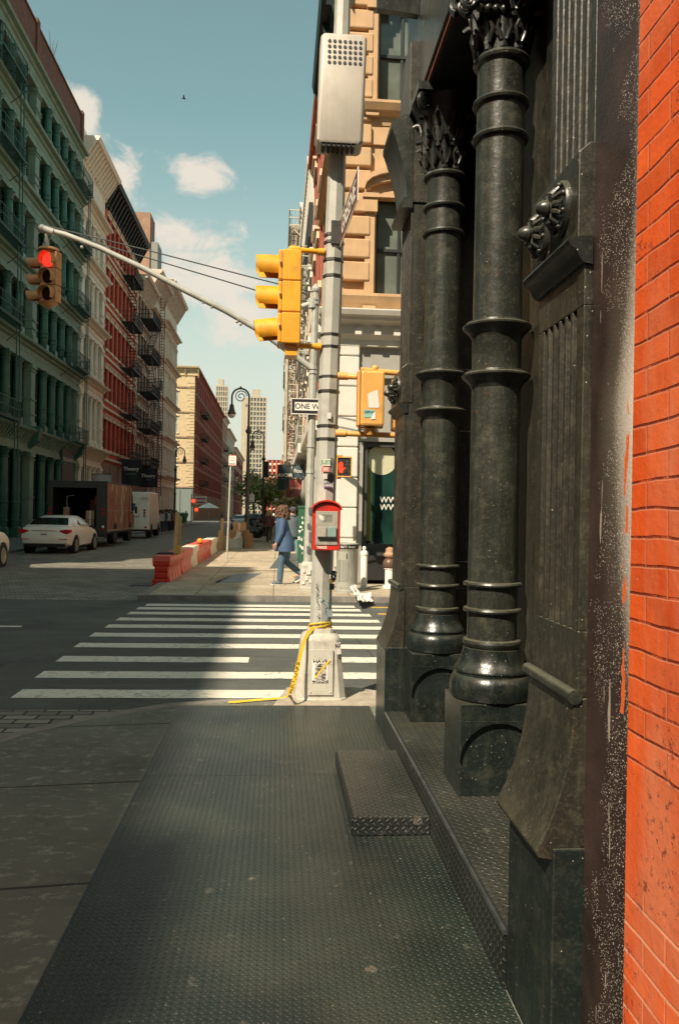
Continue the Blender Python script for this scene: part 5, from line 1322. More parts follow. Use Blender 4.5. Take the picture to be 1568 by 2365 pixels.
# ONE WAY sign
p0=Q(673,938,16.48);W_=.914;H_=.305
ow=empty('one_way_sign',(p0.x+W_/2,16.47,p0.z-H_/2),label='black and white ONE WAY arrow plate on the slim far pole',cat='road sign')
b=MB();b.box(p0.x,p0.x+W_,16.46,16.472,p0.z-H_/2,p0.z+H_/2);pl=b.build('plate',MAT['signblack'],ow)
b=MB();y_=16.457;x0=p0.x;z=p0.z
for a_ in ((x0-.006,x0+W_+.006,z+H_/2-.004,z+H_/2+.012),(x0-.006,x0+W_+.006,z-H_/2-.012,z-H_/2+.004),(x0-.008,x0+.008,z-H_/2,z+H_/2),(x0+W_-.008,x0+W_+.008,z-H_/2,z+H_/2)): b.box(a_[0],a_[1],y_,16.474,a_[2],a_[3])
b.build('border',MAT['white'],pl)
b=MB();b.prism([(x0+.07,z-.085),(x0+.62,z-.085),(x0+.62,z-.13),(x0+.85,z),(x0+.62,z+.13),(x0+.62,z+.085),(x0+.07,z+.085)],'y',16.453,16.459);b.build('arrow',MAT['white'],pl)
text('ONE WAY','lettering',ow,.155,MAT['signblack'],frame((x0+.42,16.452,z-.003),(1,0,0),(0,-1,0)),.001,bold=.0022,sx=.95)
# red signal on the mast arm
rs=empty('traffic_signal',tuple(Q(105,640)),label='weathered tan traffic signal showing red, hanging from the end of the mast arm',cat='traffic light')
sc_=16.6/1840
zt2,zb2=Q(110,583).z,Q(110,700).z;xc=Q(113,640).x;hh2=(zt2-zb2)/3
def sighead(root,c,dirv,zb,hh,w,L,mat,lit,r):
    dv=Vector(dirv).normalized();sv=Vector((dv.y,-dv.x,0))
    b=MB()
    for k in range(3):
        z0=zb+k*hh+.006;z1=zb+(k+1)*hh-.006
        q=[c+sv*a*w/2-dv*t for a,t in ((-1,0),(1,0),(1,.2),(-1,.2))]
        b.prism([(p.x,p.y) for p in q],'z',z0,z1)
    h=b.build('housing',mat,root,bevel=.015)
    for k in range(3):
        zc=zb+(k+.5)*hh;v=MB();visor(v,c+dv*.0+Vector((0,0,zc-c.z)),dv+Vector((0,0,-.08)),r*1.12,L,th=.008);v.build('visor',mat,h,smooth=40)
        l=MB();m4=frame(c+dv*.004+Vector((0,0,zc-c.z)),sv,dv);xf(l,m4,lambda s:s.lathe([(r,.0),(r*.98,.01),(r*.6,.025),(.002,.03)],n=20))
        l.build('lens',lit if (k==2 and lit) else MAT['lensoff'],h,smooth=40)
    return h
redlens=flat('lit_red_lens',(1.,.02,.01),.3,emit=1.6)
c1=Vector((xc+.02,16.5,(zt2+zb2)/2))
sighead(rs,c1,(-.33,-1,0),zb2,hh2,.36,.15,MAT['oldyellow'],redlens,.14)
sighead(rs,Vector((xc-.17,16.66,c1.z-.06)),(-1,-.2,0),zb2-.02,hh2*.97,.3,.27,MAT['oldyellow'],None,.105)
b=MB();b.tube([Q(107,535),Q(109,560)],.03,8);b.tube([Q(108,552),Q(111,582)],.05,8);b.tube([Q(103,562),Q(106,575)],.035,8);b.build('hanger',MAT['galv'],rs,smooth=40)
b=MB();b.lathe([(.1,0),(.22,.02),(.2,.07),(.08,.1)],(xc,16.58,zt2),12);b.lathe([(.05,-.1),(.14,-.06),(.2,0)],(xc,16.58,zb2-.0),12);b.build('bracket',MAT['oldyellow'],rs,smooth=40)
b=MB();b.tube([Q(92,535),Q(85,548),Q(83,565),Q(90,580),Q(100,583)],.012,6);b.build('cable',MAT['galv'],rs)
# hand signal on the far corner
hp0,hp1=Q(778,1100,16.7),Q(812,1056,16.7)
hs=empty('pedestrian_signal',((hp0.x+hp1.x)/2,16.75,hp0.z),label='black faced pedestrian signal with a red hand at the far corner',cat='pedestrian signal')
b=MB();b.box(hp0.x,hp1.x,16.72,16.88,hp0.z,hp1.z);h=b.build('housing',MAT['black'],hs)
b=MB()
for a_ in ((hp0.x-.012,hp0.x+.012,hp0.z,hp1.z),(hp1.x-.012,hp1.x+.012,hp0.z,hp1.z),(hp0.x,hp1.x,hp0.z-.012,hp0.z+.012),(hp0.x,hp1.x,hp1.z-.012,hp1.z+.012)): b.box(a_[0],a_[1],16.7,16.735,a_[2],a_[3])
b.build('frame',MAT['pedyellow'],h)
b=MB();cx,cz=hp0.x+.085,(hp0.z+hp1.z)/2;y_=16.712
b.prism([(cx-.03,cz-.13),(cx+.04,cz-.13),(cx+.055,cz-.03),(cx-.05,cz-.03)],'y',y_,16.72)
for i,(dx,l) in enumerate(((-.042,.1),(-.017,.13),(.008,.135),(.033,.11))): b.box(cx+dx-.01,cx+dx+.01,y_,16.72,cz-.03,cz-.03+l)
b.prism([(cx+.05,cz-.08),(cx+.095,cz-.02),(cx+.08,cz-.005),(cx+.05,cz-.04)],'y',y_,16.72)
b.build('red_hand',flat('lit_red_hand',(1.,.05,.02),.4,emit=.45),h)
b=MB();wx=hp0.x+.215
b.ball((wx,16.715,cz+.11),(.02,.006,.02),8,6);b.beam((wx,16.715,cz+.085),(wx-.005,16.715,cz-.01),.03,.01);b.beam((wx,16.715,cz-.01),(wx+.045,16.715,cz-.12),.018,.01);b.beam((wx-.005,16.715,cz-.01),(wx-.045,16.715,cz-.12),.018,.01);b.beam((wx,16.715,cz+.07),(wx+.05,16.715,cz+.02),.014,.01);b.beam((wx,16.715,cz+.07),(wx-.045,16.715,cz+.03),.014,.01)
b.build('walking_man',flat('dim_walk_lamp',(.10,.11,.07),.5),h)
b=MB();b.tube([(hp0.x+.1,16.8,hp1.z+.03),(base.x,16.7,hp1.z+.04)],.02,8);b.tube([(hp0.x+.1,16.8,hp1.z),(hp0.x+.1,16.8,hp1.z+.05)],.025,8);b.tube([(hp0.x+.1,16.8,hp0.z-.03),(base.x,16.7,hp0.z-.05)],.02,8);b.build('bracket_arm',MAT['pedyellow'],hs,smooth=40)
# litter bin
bc=at(800,1368,Z=0);bc=Vector((at(801,1300,Y=16.4).x,16.4,0));rb_=.5*52*16.4/1840
bn=empty('litter_bin',tuple(bc),label='grey cylindrical litter bin with perforated door and black lettered rim, far corner',cat='bin')
gp=M('bin_grey_paint',(.34,.34,.29),.5,.08,4,dirt=(.16,.15,.12),damt=.4,dscale=6)
b=MB();b.lathe([(rb_*1.02,0),(rb_*1.02,.04),(rb_*.97,.05),(rb_*.97,.88),(rb_*1.0,.89)],bc,28);body=b.build('body',gp,bn,smooth=35)
b=MB();b.lathe([(rb_*1.0,.89),(rb_*1.04,.9),(rb_*1.04,.97),(rb_*1.0,.985),(rb_*.8,.99)],bc,28);rim=b.build('rim',MAT['signblack'],bn,smooth=35)
b=MB();b.lathe([(rb_*1.03,.985),(rb_*1.02,1.0),(rb_*.75,1.01),(rb_*.72,.98)],bc,28);b.build('top_ring',gp,bn,smooth=35)
b=MB();n=10;vs=[];fs=[]
for zz_ in (.1,.84):
    for k in range(n+1):
        a=R(215+(275-215)*k/n);vs.append((bc.x+rb_*.985*math.cos(a),bc.y+rb_*.985*math.sin(a),zz_))
for k in range(n): fs.append((k,k+1,n+2+k,n+1+k))
b.add(vs,fs);dr=b.build('door',gp,body)
b=MB();vs=[];fs=[]
for zz_ in (.22,.66):
    for k in range(n+1):
        a=R(217+(273-217)*k/n);vs.append((bc.x+rb_*1.0*math.cos(a),bc.y+rb_*1.0*math.sin(a),zz_))
for k in range(n): fs.append((k,k+1,n+2+k,n+1+k))
b.add(vs,fs);t=NT('perforated_grey');v=t.voro(t.map(uvz(t),(40,40,40)),1,rnd=0.);b.build('perforated_panel',t.out(t.mix(t.math('LESS_THAN',v.outputs['Distance'],.3),(.30,.30,.26),(.12,.12,.1)),.5),dr)
b=MB();a=R(262);b.box(bc.x-.03,bc.x-.012,bc.y-rb_*1.02,bc.y-rb_*.9,.69,.8);b.build('slot',MAT['hole'],dr)
for i,ch in enumerate("Don't litter"):
    a=R(236+i*6.2);text(ch,'lettering',rim,.055,MAT['white'],frame((bc.x+rb_*1.046*math.cos(a),bc.y+rb_*1.046*math.sin(a),.932),(-math.sin(a),math.cos(a),0),(math.cos(a),math.sin(a),0)),.0005,bold=.0008)
# white bollard, hydrant, crumpled paper
bp=Vector((Q(840,1330,17.3).x,17.3,0))
bo=empty('bollard',tuple(bp),label='white steel bollard with a domed cap between the bin and the shop window',cat='bollard')
b=MB();b.lathe([(.075,0),(.075,.72),(.07,.74)],bp,16);b.build('post',MAT['white'],bo,smooth=35)
b=MB();b.lathe([(.085,.72),(.088,.76),(.07,.8),(.035,.815),(.03,.84),(.045,.86),(.03,.9),(.004,.91)],bp,16);b.build('cap',MAT['white'],bo,smooth=35)
hy=Vector((Q(899,1340,17.3).x,17.3,0))
ho=empty('fire_hydrant',tuple(hy),label='brown and white fire hydrant peeping out beside the black corner pilaster',cat='hydrant')
hb_=M('hydrant_brown',(.12,.07,.045),.4,.15,6)
b=MB();b.lathe([(.15,0),(.15,.05),(.1,.06),(.1,.4),(.12,.42),(.1,.45)],hy,16);b.build('barrel',MAT['white'],ho,smooth=35)
b=MB();b.ball((hy.x,hy.y,.53),.15,16,10);b.build('body',hb_,ho,smooth=60)
b=MB();b.lathe([(.06,.64),(.13,.7),(.14,.74),(.1,.78),(.09,.86),(.03,.9)],hy,16);b.build('bonnet',M('hydrant_tan',(.4,.24,.15),.5),ho,smooth=35)
pp=at(836,1380,Z=0)
b=MB();rnd=random.Random(3)
g0=[at(808,1357,Z=.02),at(822,1352,Z=.0),at(862,1368,Z=0),at(862,1392,Z=-.08),at(835,1393,Z=-.08)]
n=7
def crumple(corners,n,amp,seed):
    r_=random.Random(seed);A,B,C,D=[Vector(c) for c in corners];m=MB();vs=[];fs=[]
    for i in range(n+1):
        for j in range(n+1):
            u,v=i/n,j/n;p=A.lerp(B,u).lerp(D.lerp(C,u),v);vs.append(p+Vector((r_.uniform(-amp,amp),r_.uniform(-amp,amp),abs(r_.gauss(0,amp*1.3)))))
    for i in range(n):
        for j in range(n): a=i*(n+1)+j;fs.append((a,a+n+1,a+n+2,a+1))
    return m.add(vs,fs)
m=crumple([at(809,1356,Z=.2),at(822,1352,Z=.16),at(838,1390,Z=.03),at(826,1392,Z=.03)],7,.02,4);m2=crumple([at(826,1372,Z=.02),at(852,1371,Z=.06),at(862,1391,Z=-.04),at(838,1393,Z=.01)],7,.02,5)
m.add(m2.v,m2.f)
tag(m.build('crumpled_papers',MAT['paper'],smooth=20),'torn white papers crumpled at the far kerb below the grey bin','litter')
# tall green cabinet covered in stickers beside the slim pole
gc=Vector((Q(697,1250,26).x,26,0));gz=at(697,1168,Y=26).z
cbn=empty('street_cabinet',tuple(gc),label='narrow dark green street cabinet plastered with stickers, behind the slim pole',cat='cabinet')
b=MB();b.box(gc.x-.13,gc.x+.13,25.9,26.3,.02,gz-.06);b.build('body',flat('cabinet_green',(.02,.09,.05),.5),cbn)
b=MB();b.box(gc.x-.15,gc.x+.15,25.87,26.33,gz-.06,gz);b.build('lid',flat('cabinet_green_lid',(.03,.1,.06),.5),cbn)
rnd=random.Random(9)
for k in range(16):
    x=gc.x+rnd.uniform(-.1,.1);z=rnd.uniform(.25,gz-.25);w=rnd.uniform(.03,.09);h=rnd.uniform(.03,.1)
    m=MB();yy_=25.896-k*.0006;m.quad((x-w/2,yy_,z-h/2),(x+w/2,yy_,z-h/2+rnd.uniform(-.01,.01)),(x+w/2,yy_,z+h/2),(x-w/2,yy_,z+h/2));m.build('sticker',[MAT['paper'],MAT['white'],MAT['dirtywhite'],flat('grey_sticker%d'%k,(.3,.3,.28),.6)][k%4],cbn)
# ================================================================ water filled barriers
bor=M('barrier_orange',(.62,.055,.02),.45,.15,3,dirt=(.6,.26,.16),damt=.35,dscale=3)
bred=M('barrier_red_orange',(.55,.035,.012),.35,.12,3)
bwh=M('barrier_white',(.66,.60,.47),.5,.1,3,dirt=(.45,.38,.28),damt=.4,dscale=3)
def barrier(y0,y1,mat,endm,label,x0=-2.76,x1=-2.36):
    r=empty('road_barrier',((x0+x1)/2,(y0+y1)/2,-.1),label=label,cat='barrier',group='water filled barriers along the kerb')
    c=(x0+x1)/2;hw=(x1-x0)/2
    pf=[(1.08,0),(1.06,.06),(.9,.1),(.78,.22),(.74,.34),(.78,.44),(.96,.52),(1.,.6),(.96,.66),(.85,.68)]
    poly=[(c+hw*w,-.1+z) for w,z in pf]+[(c-hw*w,-.1+z) for w,z in reversed(pf)]
    b=MB();b.prism(poly,'y',y0+.03,y1);b.build('shell',mat,r,smooth=50,bevel=.01)
    b=MB()
    for k in range(4): 
        z=-.1+.06+k*.14;b.prism([(y0,z),(y0+.05,z-.03),(y0+.05,z+.13),(y0-.01,z+.10)],'x',c-hw*(.95 if k in(0,3) else .74),c+hw*(.95 if k in (0,3) else .74))
    b.prism([(y0-.01,.46),(y0+.05,.44),(y0+.05,.585),(y0+.02,.585)],'x',c-hw*.98,c+hw*.98)
    b.build('end_ribs',endm,r,bevel=.008)
    b=MB();n=4;L=(y1-y0-.3)/n
    for k in range(n):
        ya=y0+.2+k*L
        b.prism([(c+hw*.98,-.02),(c+hw*.84,.1),(c+hw*.75,.24),(c+hw*.79,.33),(c+hw*.70,.3),(c+hw*.7,0)],'y',ya,ya+L*.32)
    b.build('side_recess',bred if mat is not bwh else mat,r)
    return r
ys_=[(18.1,20.5,bor,bred,'nearest orange red water filled barrier, its ribbed red end facing the crossing'),(20.55,22.95,bor,bred,'second orange barrier from the crossing, carrying a dark red seam'),(23.0,24.7,bwh,bwh,'cream white barrier wedged between orange ones'),(24.75,27.15,bor,bred,'third orange barrier, with the round amber lamp on top'),(27.2,29.6,bor,bred,'last orange barrier before the bright white end one'),(29.65,32.6,bwh,bwh,'bright white barrier at the far end beside the timber posts')]
for a in ys_: barrier(*a)
wood=M('raw_timber',(.48,.31,.15),.75,.18,7)
tw=empty('timber_stakes',(-2.6,19.2,.585),label='two yellow timber stakes leaning together in a foot on the nearest barrier',cat='stakes')
b=MB();b.beam(at(404,1282,Y=19.1),at(411,1182,Y=19.2),.045,.09);b.build('stake',wood,tw)
b=MB();b.beam(at(411,1280,Y=19.35),at(416,1192,Y=19.25),.045,.09);b.build('stake',wood,tw)
q=at(411,1278,Y=19.2);b=MB();b.box(q.x-.09,q.x+.09,19.1,19.3,.6,.78);b.build('yellow_foot',MAT['ypaint'],tw,bevel=.01)
b=MB();b.box(-2.78,-2.4,18.9,19.6,.585,.61);b.build('base_plate',MAT['rubber'],tw)
al=at(462,1250,Y=25.6);ao=empty('warning_lamp',(al.x,25.6,.585),label='round amber warning lamp standing on an orange barrier',cat='lamp')
b=MB();b.ball((al.x,25.6,al.z),.1,14,10);b.build('lens',M('amber_lens',(.85,.25,.02),.25,.05),ao,smooth=60)
b=MB();b.lathe([(.09,.585),(.09,.62),(.06,.66),(.06,al.z-.08)],(al.x,25.6,0),12);b.build('base',MAT['rubber'],ao)
# storm grate, manhole, hatch, sidewalk patches
b=MB();q=at(357,1350,Z=-.095)
b.box(q.x-.5,q.x+.35,q.y-.35,q.y+.35,-.1,-.092);grt=tag(b.build('drain_grate',MAT['hole']),'dark slotted drain grate in the setts beside the red barrier end','grate')
b=MB()
for k in range(9): b.box(q.x-.48+k*.095,q.x-.43+k*.095,q.y-.33,q.y+.33,-.0915,-.085)
b.build('grate_bar',MAT['band'],grt)
def hatch(pts,name,m,label,z=.004):
    b=MB();P_=[at(x,y,Z=z) for x,y in pts];b.add(P_+[p-Vector((0,0,.01)) for p in P_],[(0,1,2,3),(0,4,5,1),(1,5,6,2),(2,6,7,3),(3,7,4,0)]);return tag(b.build(name,m),label,name.split('_')[-1])
hatch([(490,1346),(560,1345),(605,1324),(545,1325)],'steel_hatch',M('hatch_steel',(.10,.115,.12),.5,.2,4),'blue grey steel hatch set in the far pavement')
hatch([(460,1352),(492,1352),(540,1328),(512,1328)],'tan_patch',M('tan_patch_paint',(.30,.24,.14),.8),'tan repair patch beside the steel hatch')
hatch([(490,1371),(545,1372),(562,1364),(510,1363)],'pale_ramp',M('pale_ramp_concrete',(.45,.42,.34),.8),'pale concrete ramp patch at the far kerb')
hatch([(622,1313),(690,1311),(690,1278),(650,1278)],'cellar_hatch',M('dark_cellar_steel',(.09,.095,.09),.55,.2,4),'dark cellar hatch plates beside the walking woman')
# sign posts with small parking plates
def signpost(x,ybase,ytop,Y,w,h,label,red=True):
    p=at(x,ybase,Y=Y);zt=at(x,ytop,Y=Y).z
    r=empty('parking_sign',(p.x,Y,0),label=label,cat='sign',group='small white kerbside parking signs')
    b=MB();b.tube([(p.x,Y,0),(p.x+.022*zt,Y,zt+.02)],.028,8);b.build('post',stripedpole('post_rusty_%d'%int(x),(.42,.42,.38),(.3,.14,.08)),r)
    xc=p.x+.022*zt+w*.2
    b=MB();b.box(xc-w/2,xc+w/2,Y-.045,Y-.035,zt-h,zt);pl=b.build('plate',MAT['white'],r)
    ri=flat('sign_red_%d'%int(x),(.5,.05,.04),.5)
    b=MB()
    for a_ in ((xc-w/2,xc+w/2,zt-.014,zt),(xc-w/2,xc+w/2,zt-h,zt-h+.012),(xc-w/2,xc-w/2+.01,zt-h,zt),(xc+w/2-.01,xc+w/2,zt-h,zt)): b.box(a_[0],a_[1],Y-.05,Y-.046,a_[2],a_[3])
    for k in range(2): b.box(xc-w*.25,xc+w*.25,Y-.05,Y-.046,zt-h*.3-k*.08,zt-h*.3-k*.08+.014)
    b.build('red_lettering',ri,pl)
    b=MB();b.box(xc-w*.36,xc+w*.36,Y-.05,Y-.046,zt-h*.88,zt-h*.81);b.build('arrow',MAT['signblack'],pl)
signpost(524,1296,1051,26.2,.26,.34,'nearest thin speckled post with a white parking plate beside the barriers')
signpost(571,1235,1141,46,.46,.46,'white parking plate low on the street beneath the big curled lamp')
signpost(633,1235,1150,52,.28,.28,'distant white parking plate near the trees')
# timber posts, concrete block, cartons
tp_=empty('timber_posts',(-2.4,33.5,0),label='rough timber posts standing at the end of the barrier line',cat='posts')
b=MB();b.beam(at(511,1278,Y=33.4),at(514,1197,Y=33.4),.12,.12);b.build('post',wood,tp_)
b=MB();b.beam(at(505,1278,Y=33),at(508,1225,Y=33),.1,.1);b.build('post',wood,tp_)
b=MB();q0,q1=at(515,1274,Y=34),at(529,1238,Y=34);b.box(q0.x,q1.x,33.8,34.5,0,q1.z);tag(b.build('concrete_block',M('grubby_concrete',(.3,.27,.21),.85,.2,5),bevel=.03),'grubby concrete block between the timber posts and the cartons','block')
card=[M('carton_brown',(.36,.2,.1),.8,.12,6),M('carton_tan',(.50,.29,.14),.8,.12,6),M('carton_dark',(.24,.13,.07),.8,.15,6)]
def carton(x0,x1,yb,yt,Y,dep,m,label,tape=True,name='carton',z0=None):
    a,c=at(x0,yb,Y=Y),at(x1,yt,Y=Y);zb=a.z if z0 is None else z0
    r=empty(name,((a.x+c.x)/2,Y+dep/2,zb),label=label,cat='box',group='cartons piled on the kerb')
    b=MB();b.box(a.x,c.x,Y,Y+dep,zb,c.z);b.build('body',m,r,bevel=.008)
    if tape:
        b=MB();mx=(a.x+c.x)/2;b.box(mx-.03,mx+.03,Y-.004,Y,zb,c.z);b.build('tape',MAT['tape' if False else 'paper'],r)
    return a.x,c.x,zb,c.z
carton(529,562,1266,1244,35.6,.6,M('clear_tub',(.50,.48,.42),.35,.08,6),'milky plastic tub at the bottom of the carton pile',False,'plastic_tub',0.)
q=at(545,1244,Y=35.6).z
carton(530,566,1244,1226,35.6,.6,card[0],'flattened brown carton on the milky tub',True,z0=q+.003)
q=at(545,1226,Y=35.6).z
carton(538,568,1226,1207,35.7,.5,card[1],'tan carton topmost of the kerb pile',True,z0=q+.003)
carton(564,576,1264,1225,35.4,.9,card[2],'tall narrow carton on end, right of the pile',False,z0=0)
carton(575,583,1262,1233,36.2,.8,card[0],'slim dark carton leaning beyond the tall one',False,z0=0)
m=crumple([at(540,1246,Y=35.55),at(560,1246,Y=35.55),at(557,1230,Y=35.5),at(548,1232,Y=35.5)],5,.03,8);tag(m.build('paper_sheet',MAT['paper']),'crumpled white sheet sticking out of the milky tub','litter')
# rubbish bags, green bins further on
bagm=M('black_bag',(.012,.016,.014),.3,.2,9,bump=.4,bscale=12)
for i,(x,y,Y,r_) in enumerate(((582,1228,44,.38),(588,1216,45,.42),(594,1230,44,.36),(599,1222,45,.4),(591,1205,46,.36))):
    p=at(x,y,Y=Y);m=MB();m.ball((p.x,Y,max(r_*.8,p.z)),(r_,r_,r_*.85),12,8,.12);m.tube([(p.x,Y,max(r_*.8,p.z)+r_*.75),(p.x+.03,Y,max(r_*.8,p.z)+r_*1.05)],[.05,.08],6);tag(m.build('rubbish_bag',bagm,smooth=60),'black rubbish bag heaped on the far kerb beyond the cartons','bag','rubbish bags heaped on the kerb')
# ================================================================ vehicles
carwhite=M('white_car_paint',(.80,.77,.68),.22,.04,2)
tail=flat('tail_lamp_red',(.45,.012,.015),.2)
def car(x,y,label,tall=1.,paint=None,sedan=True,rz=0,name='parked_car',plate=True):
    paint=paint or carwhite
    r=empty(name,(0,0,0),label=label,cat='car')
    k=tall
    st=[(-2.42,.70,.44,.80),(-2.36,.84,.36,.96),(-2.2,.90,.30,1.03),(-1.75,.925,.24,1.055),(-.9,.935,.22,1.02),(.3,.935,.22,.985),(1.1,.93,.23,.96),(1.75,.91,.25,.90),(2.2,.86,.29,.80),(2.38,.74,.36,.66)]
    b=MB();vs=[];fs=[];n=0
    for yy,w,zb,zt in st:
        zb*=1;zt*=k
        half=[(w*.80,zb),(w*.95,zb+.08),(w*1.0,zb+(zt-zb)*.45),(w*.985,zt-.16),(w*.93,zt-.04),(w*.80,zt),(w*.4,zt+.012)]
        ring=half+[(-a,c) for a,c in reversed(half)];n=len(ring);vs+=[(a,yy,c) for a,c in ring]
    N=len(st)
    for i in range(N-1):
        for j in range(n): j2=(j+1)%n;fs.append((i*n+j,i*n+j2,(i+1)*n+j2,(i+1)*n+j))
    fs+=[tuple(range(n-1,-1,-1)),tuple(range((N-1)*n,N*n))];b.add(vs,fs)
    body=b.build('body',paint,r,smooth=40,world=False)
    cs=[(-1.92,1.05,.80,.78),(-1.2,1.37,.80,.60),(-.55,1.45,.80,.585),(.15,1.445,.80,.585),(.6,1.36,.80,.60),(1.35,.985,.80,.74)] if sedan else [(-2.25,1.05,.82,.8),(-1.95,1.5,.82,.62),(-1.2,1.62,.82,.62),(.0,1.62,.82,.62),(.5,1.5,.82,.64),(1.3,1.0,.82,.76)]
    b=MB();vs=[];fs=[]
    for yy,zt,wb,wt in cs:
        zt*=k;zb=.93*k
        ring=[(wb+.05,zb),(wb+.03,min(zt,1.03*k)),(wt+.03,zt-.05*k if zt>1.1*k else zt),(wt-.06,zt),(0,zt+.015)];ring=ring+[(-a,c) for a,c in reversed(ring[:-1])]
        n=len(ring);vs+=[(a,yy,c) for a,c in ring]
    N=len(cs)
    for i in range(N-1):
        for j in range(n): j2=(j+1)%n;fs.append((i*n+j,i*n+j2,(i+1)*n+j2,(i+1)*n+j))
    fs+=[tuple(range(n-1,-1,-1)),tuple(range((N-1)*n,N*n))];b.add(vs,fs);cab_=b.build('cabin',paint,body,smooth=35,world=False)
    def on(i,t,e=.012):
        a,c=cs[i],cs[i+1];return [a[q]+(c[q]-a[q])*t for q in range(4)]
    b=MB();a,c=on(0,.12),on(0,.93)
    b.add([(-a[3]*.96,a[0]-.02,a[1]*k+.014),(a[3]*.96,a[0]-.02,a[1]*k+.014),(c[3]*.95,c[0]-.03,c[1]*k+.014),(-c[3]*.95,c[0]-.03,c[1]*k+.014)],[(0,1,2,3)]);b.build('rear_window',MAT['darkglass'],cab_,world=False)
    b=MB();a,c=on(N-2,.06),on(N-2,.9)
    b.add([(-a[3]*.93,a[0]+.03,a[1]*k+.016),(a[3]*.93,a[0]+.03,a[1]*k+.016),(c[3]*.96,c[0]+.02,c[1]*k+.016),(-c[3]*.96,c[0]+.02,c[1]*k+.016)],[(0,1,2,3)]);b.build('windscreen',MAT['darkglass'],cab_,world=False)
    sg=glassmat('car_side_glass_%d'%len(bpy.data.materials),(.05,.028,.02),.04)
    for s in (1,-1):
        for (ya,yb) in ((-1.35,-.42),(-.34,.85)):
            b=MB();zlo=1.035*k
            def top(yy):
                for i in range(N-1):
                    if cs[i][0]<=yy<=cs[i+1][0]:
                        t=(yy-cs[i][0])/(cs[i+1][0]-cs[i][0]);return (cs[i][1]+(cs[i+1][1]-cs[i][1])*t)*k-.09*k,cs[i][3]+(cs[i+1][3]-cs[i][3])*t+.045
            m_=[ya+(yb-ya)*q/4 for q in range(5)];pts=[(s*.842,m_[0],zlo),(s*.842,m_[-1],zlo)]
            up=[(s*max(top(q)[1],.62)*1.0,q,max(top(q)[0],zlo+.01)) for q in reversed(m_)]
            # push slightly outside the cabin skin
            b.add([(p[0]+s*.004,p[1],p[2]) for p in pts+up],[tuple(range(len(pts+up)))]);b.build('side_window',sg,cab_,world=False)
        b=MB();b.ball((s*.99,.78,1.02*k),(.09,.06,.07),10,6);b.beam((s*.86,.8,.99*k),(s*.95,.78,1.0*k),.05);b.build('mirror',MAT['black'],body,smooth=60,world=False)
        b=MB();b.prism([(s*.50,.80*k),(s*.86,.76*k),(s*.955,.84*k),(s*.945,.93*k),(s*.80,.935*k),(s*.58,.90*k)],'y',-2.405,-2.1);b.build('tail_lamp',tail,body,bevel=.02,world=False)
        b=MB();b.box(s*.55,s*.86,-2.43,-2.38,.55,.575);b.build('reflector',tail,body,world=False)
        for yy in (-1.42,1.42):
            b=MB();b.cyl((s*.70,yy,.34),(s*.944,yy,.34),.385,n=24);b.build('wheel_arch',MAT['black'],body,smooth=30,world=False)
            T=Matrix(((0,0,s,s*.73),(1,0,0,yy),(0,1,0,.33),(0,0,0,1)))
            b=MB();xf(b,T,lambda q:q.lathe([(.2,0),(.32,.0),(.33,.03),(.33,.19),(.315,.222),(.235,.226),(.23,.2),(.2,.2)],n=28));w=b.build('wheel',MAT['rubber'],r,smooth=35,world=False)
            def rim(q):
                q.lathe([(.235,.215),(.225,.223),(.2,.2),(.19,.16)],n=28)
                for j in range(10): a_=2*PI*j/10;q.beam((.05*math.cos(a_),.05*math.sin(a_),.2),(.21*math.cos(a_),.21*math.sin(a_),.214),.035,.02)
                q.lathe([(.002,.215),(.055,.21),(.06,.19)],n=14)
            b=MB();xf(b,T,rim);b.build('rim',MAT['chrome'],w,smooth=30,world=False)
    b=MB();b.box(-.75,.75,-2.40,-2.2,.28,.40);b.build('lower_bumper',MAT['black'],body,bevel=.02,world=False)
    b=MB();b.box(-.80,.80,-2.435,-2.40,.395,.412);b.build('bumper_trim',MAT['chrome'],body,world=False)
    b=MB();b.box(-.42,.42,-2.425,-2.36,.875*k,.895*k);b.build('boot_trim',MAT['chrome'],body,world=False)
    if plate:
        b=MB();b.box(-.16,.16,-2.425,-2.35,.69*k,.80*k);pp_=b.build('number_plate',MAT['paper'],body,world=False)
        b=MB();b.box(-.11,.11,-2.428,-2.425,.725*k,.765*k);b.build('plate_lettering',flat('plate_ink_%d'%len(bpy.data.materials),(.1,.1,.25),.5),pp_,world=False)
    r.location=(x,y,-.1);r.rotation_euler.z=rz
    return r
car(-8.62,33.0,'white saloon car with red tail lamps parked behind the open brown truck',rz=R(-1.2))
car(-8.75,22.2,'white car cut off by the left edge of the picture',tall=1.12,sedan=False,rz=R(.5),plate=False)
# step van with its back open
rust=NT('graffitied_red_brown_side');g_=rust.geo()
n_=rust.noise(rust.map(g_,(1,.8,.7)),1.9,8,.75);n2_=rust.noise(rust.map(g_,(1,1.,.42)),1.25,8,.72)
cl=rust.ramp(rust.noise(g_,1.5,5),.3,.7,(.24,.085,.05),(.36,.15,.1))
cl=rust.mix(rust.ramp(n2_,.52,.60),cl,(.60,.52,.38));cl=rust.mix(rust.ramp(n_,.56,.62),cl,(.035,.022,.018))
rustm=rust.out(cl,.45)
tk=empty('delivery_truck',(-8.9,40,-.1),label='dark brown step van parked with its back wide open and a graffitied red side',cat='truck')
x0,x1,y0,y1,zt=-10.2,-7.62,36.6,43.3,2.83
dk=flat('truck_dark_paint',(.03,.03,.026),.5)
b=MB();b.box(x1-.06,x1,y0+.06,y1-.9,.62,zt-.02);b.build('side_panel',rustm,tk)
b=MB();b.box(x0,x0+.06,y0+.06,y1-.9,.62,zt-.02);b.build('side_panel',dk,tk)
b=MB();b.box(x0,x1,y0,y1-.8,zt-.02,zt+.06);b.build('roof',dk,tk,bevel=.03)
b=MB();b.box(x0+.01,x1-.01,y0,y1-.5,.52,.62);b.build('floor',dk,tk)
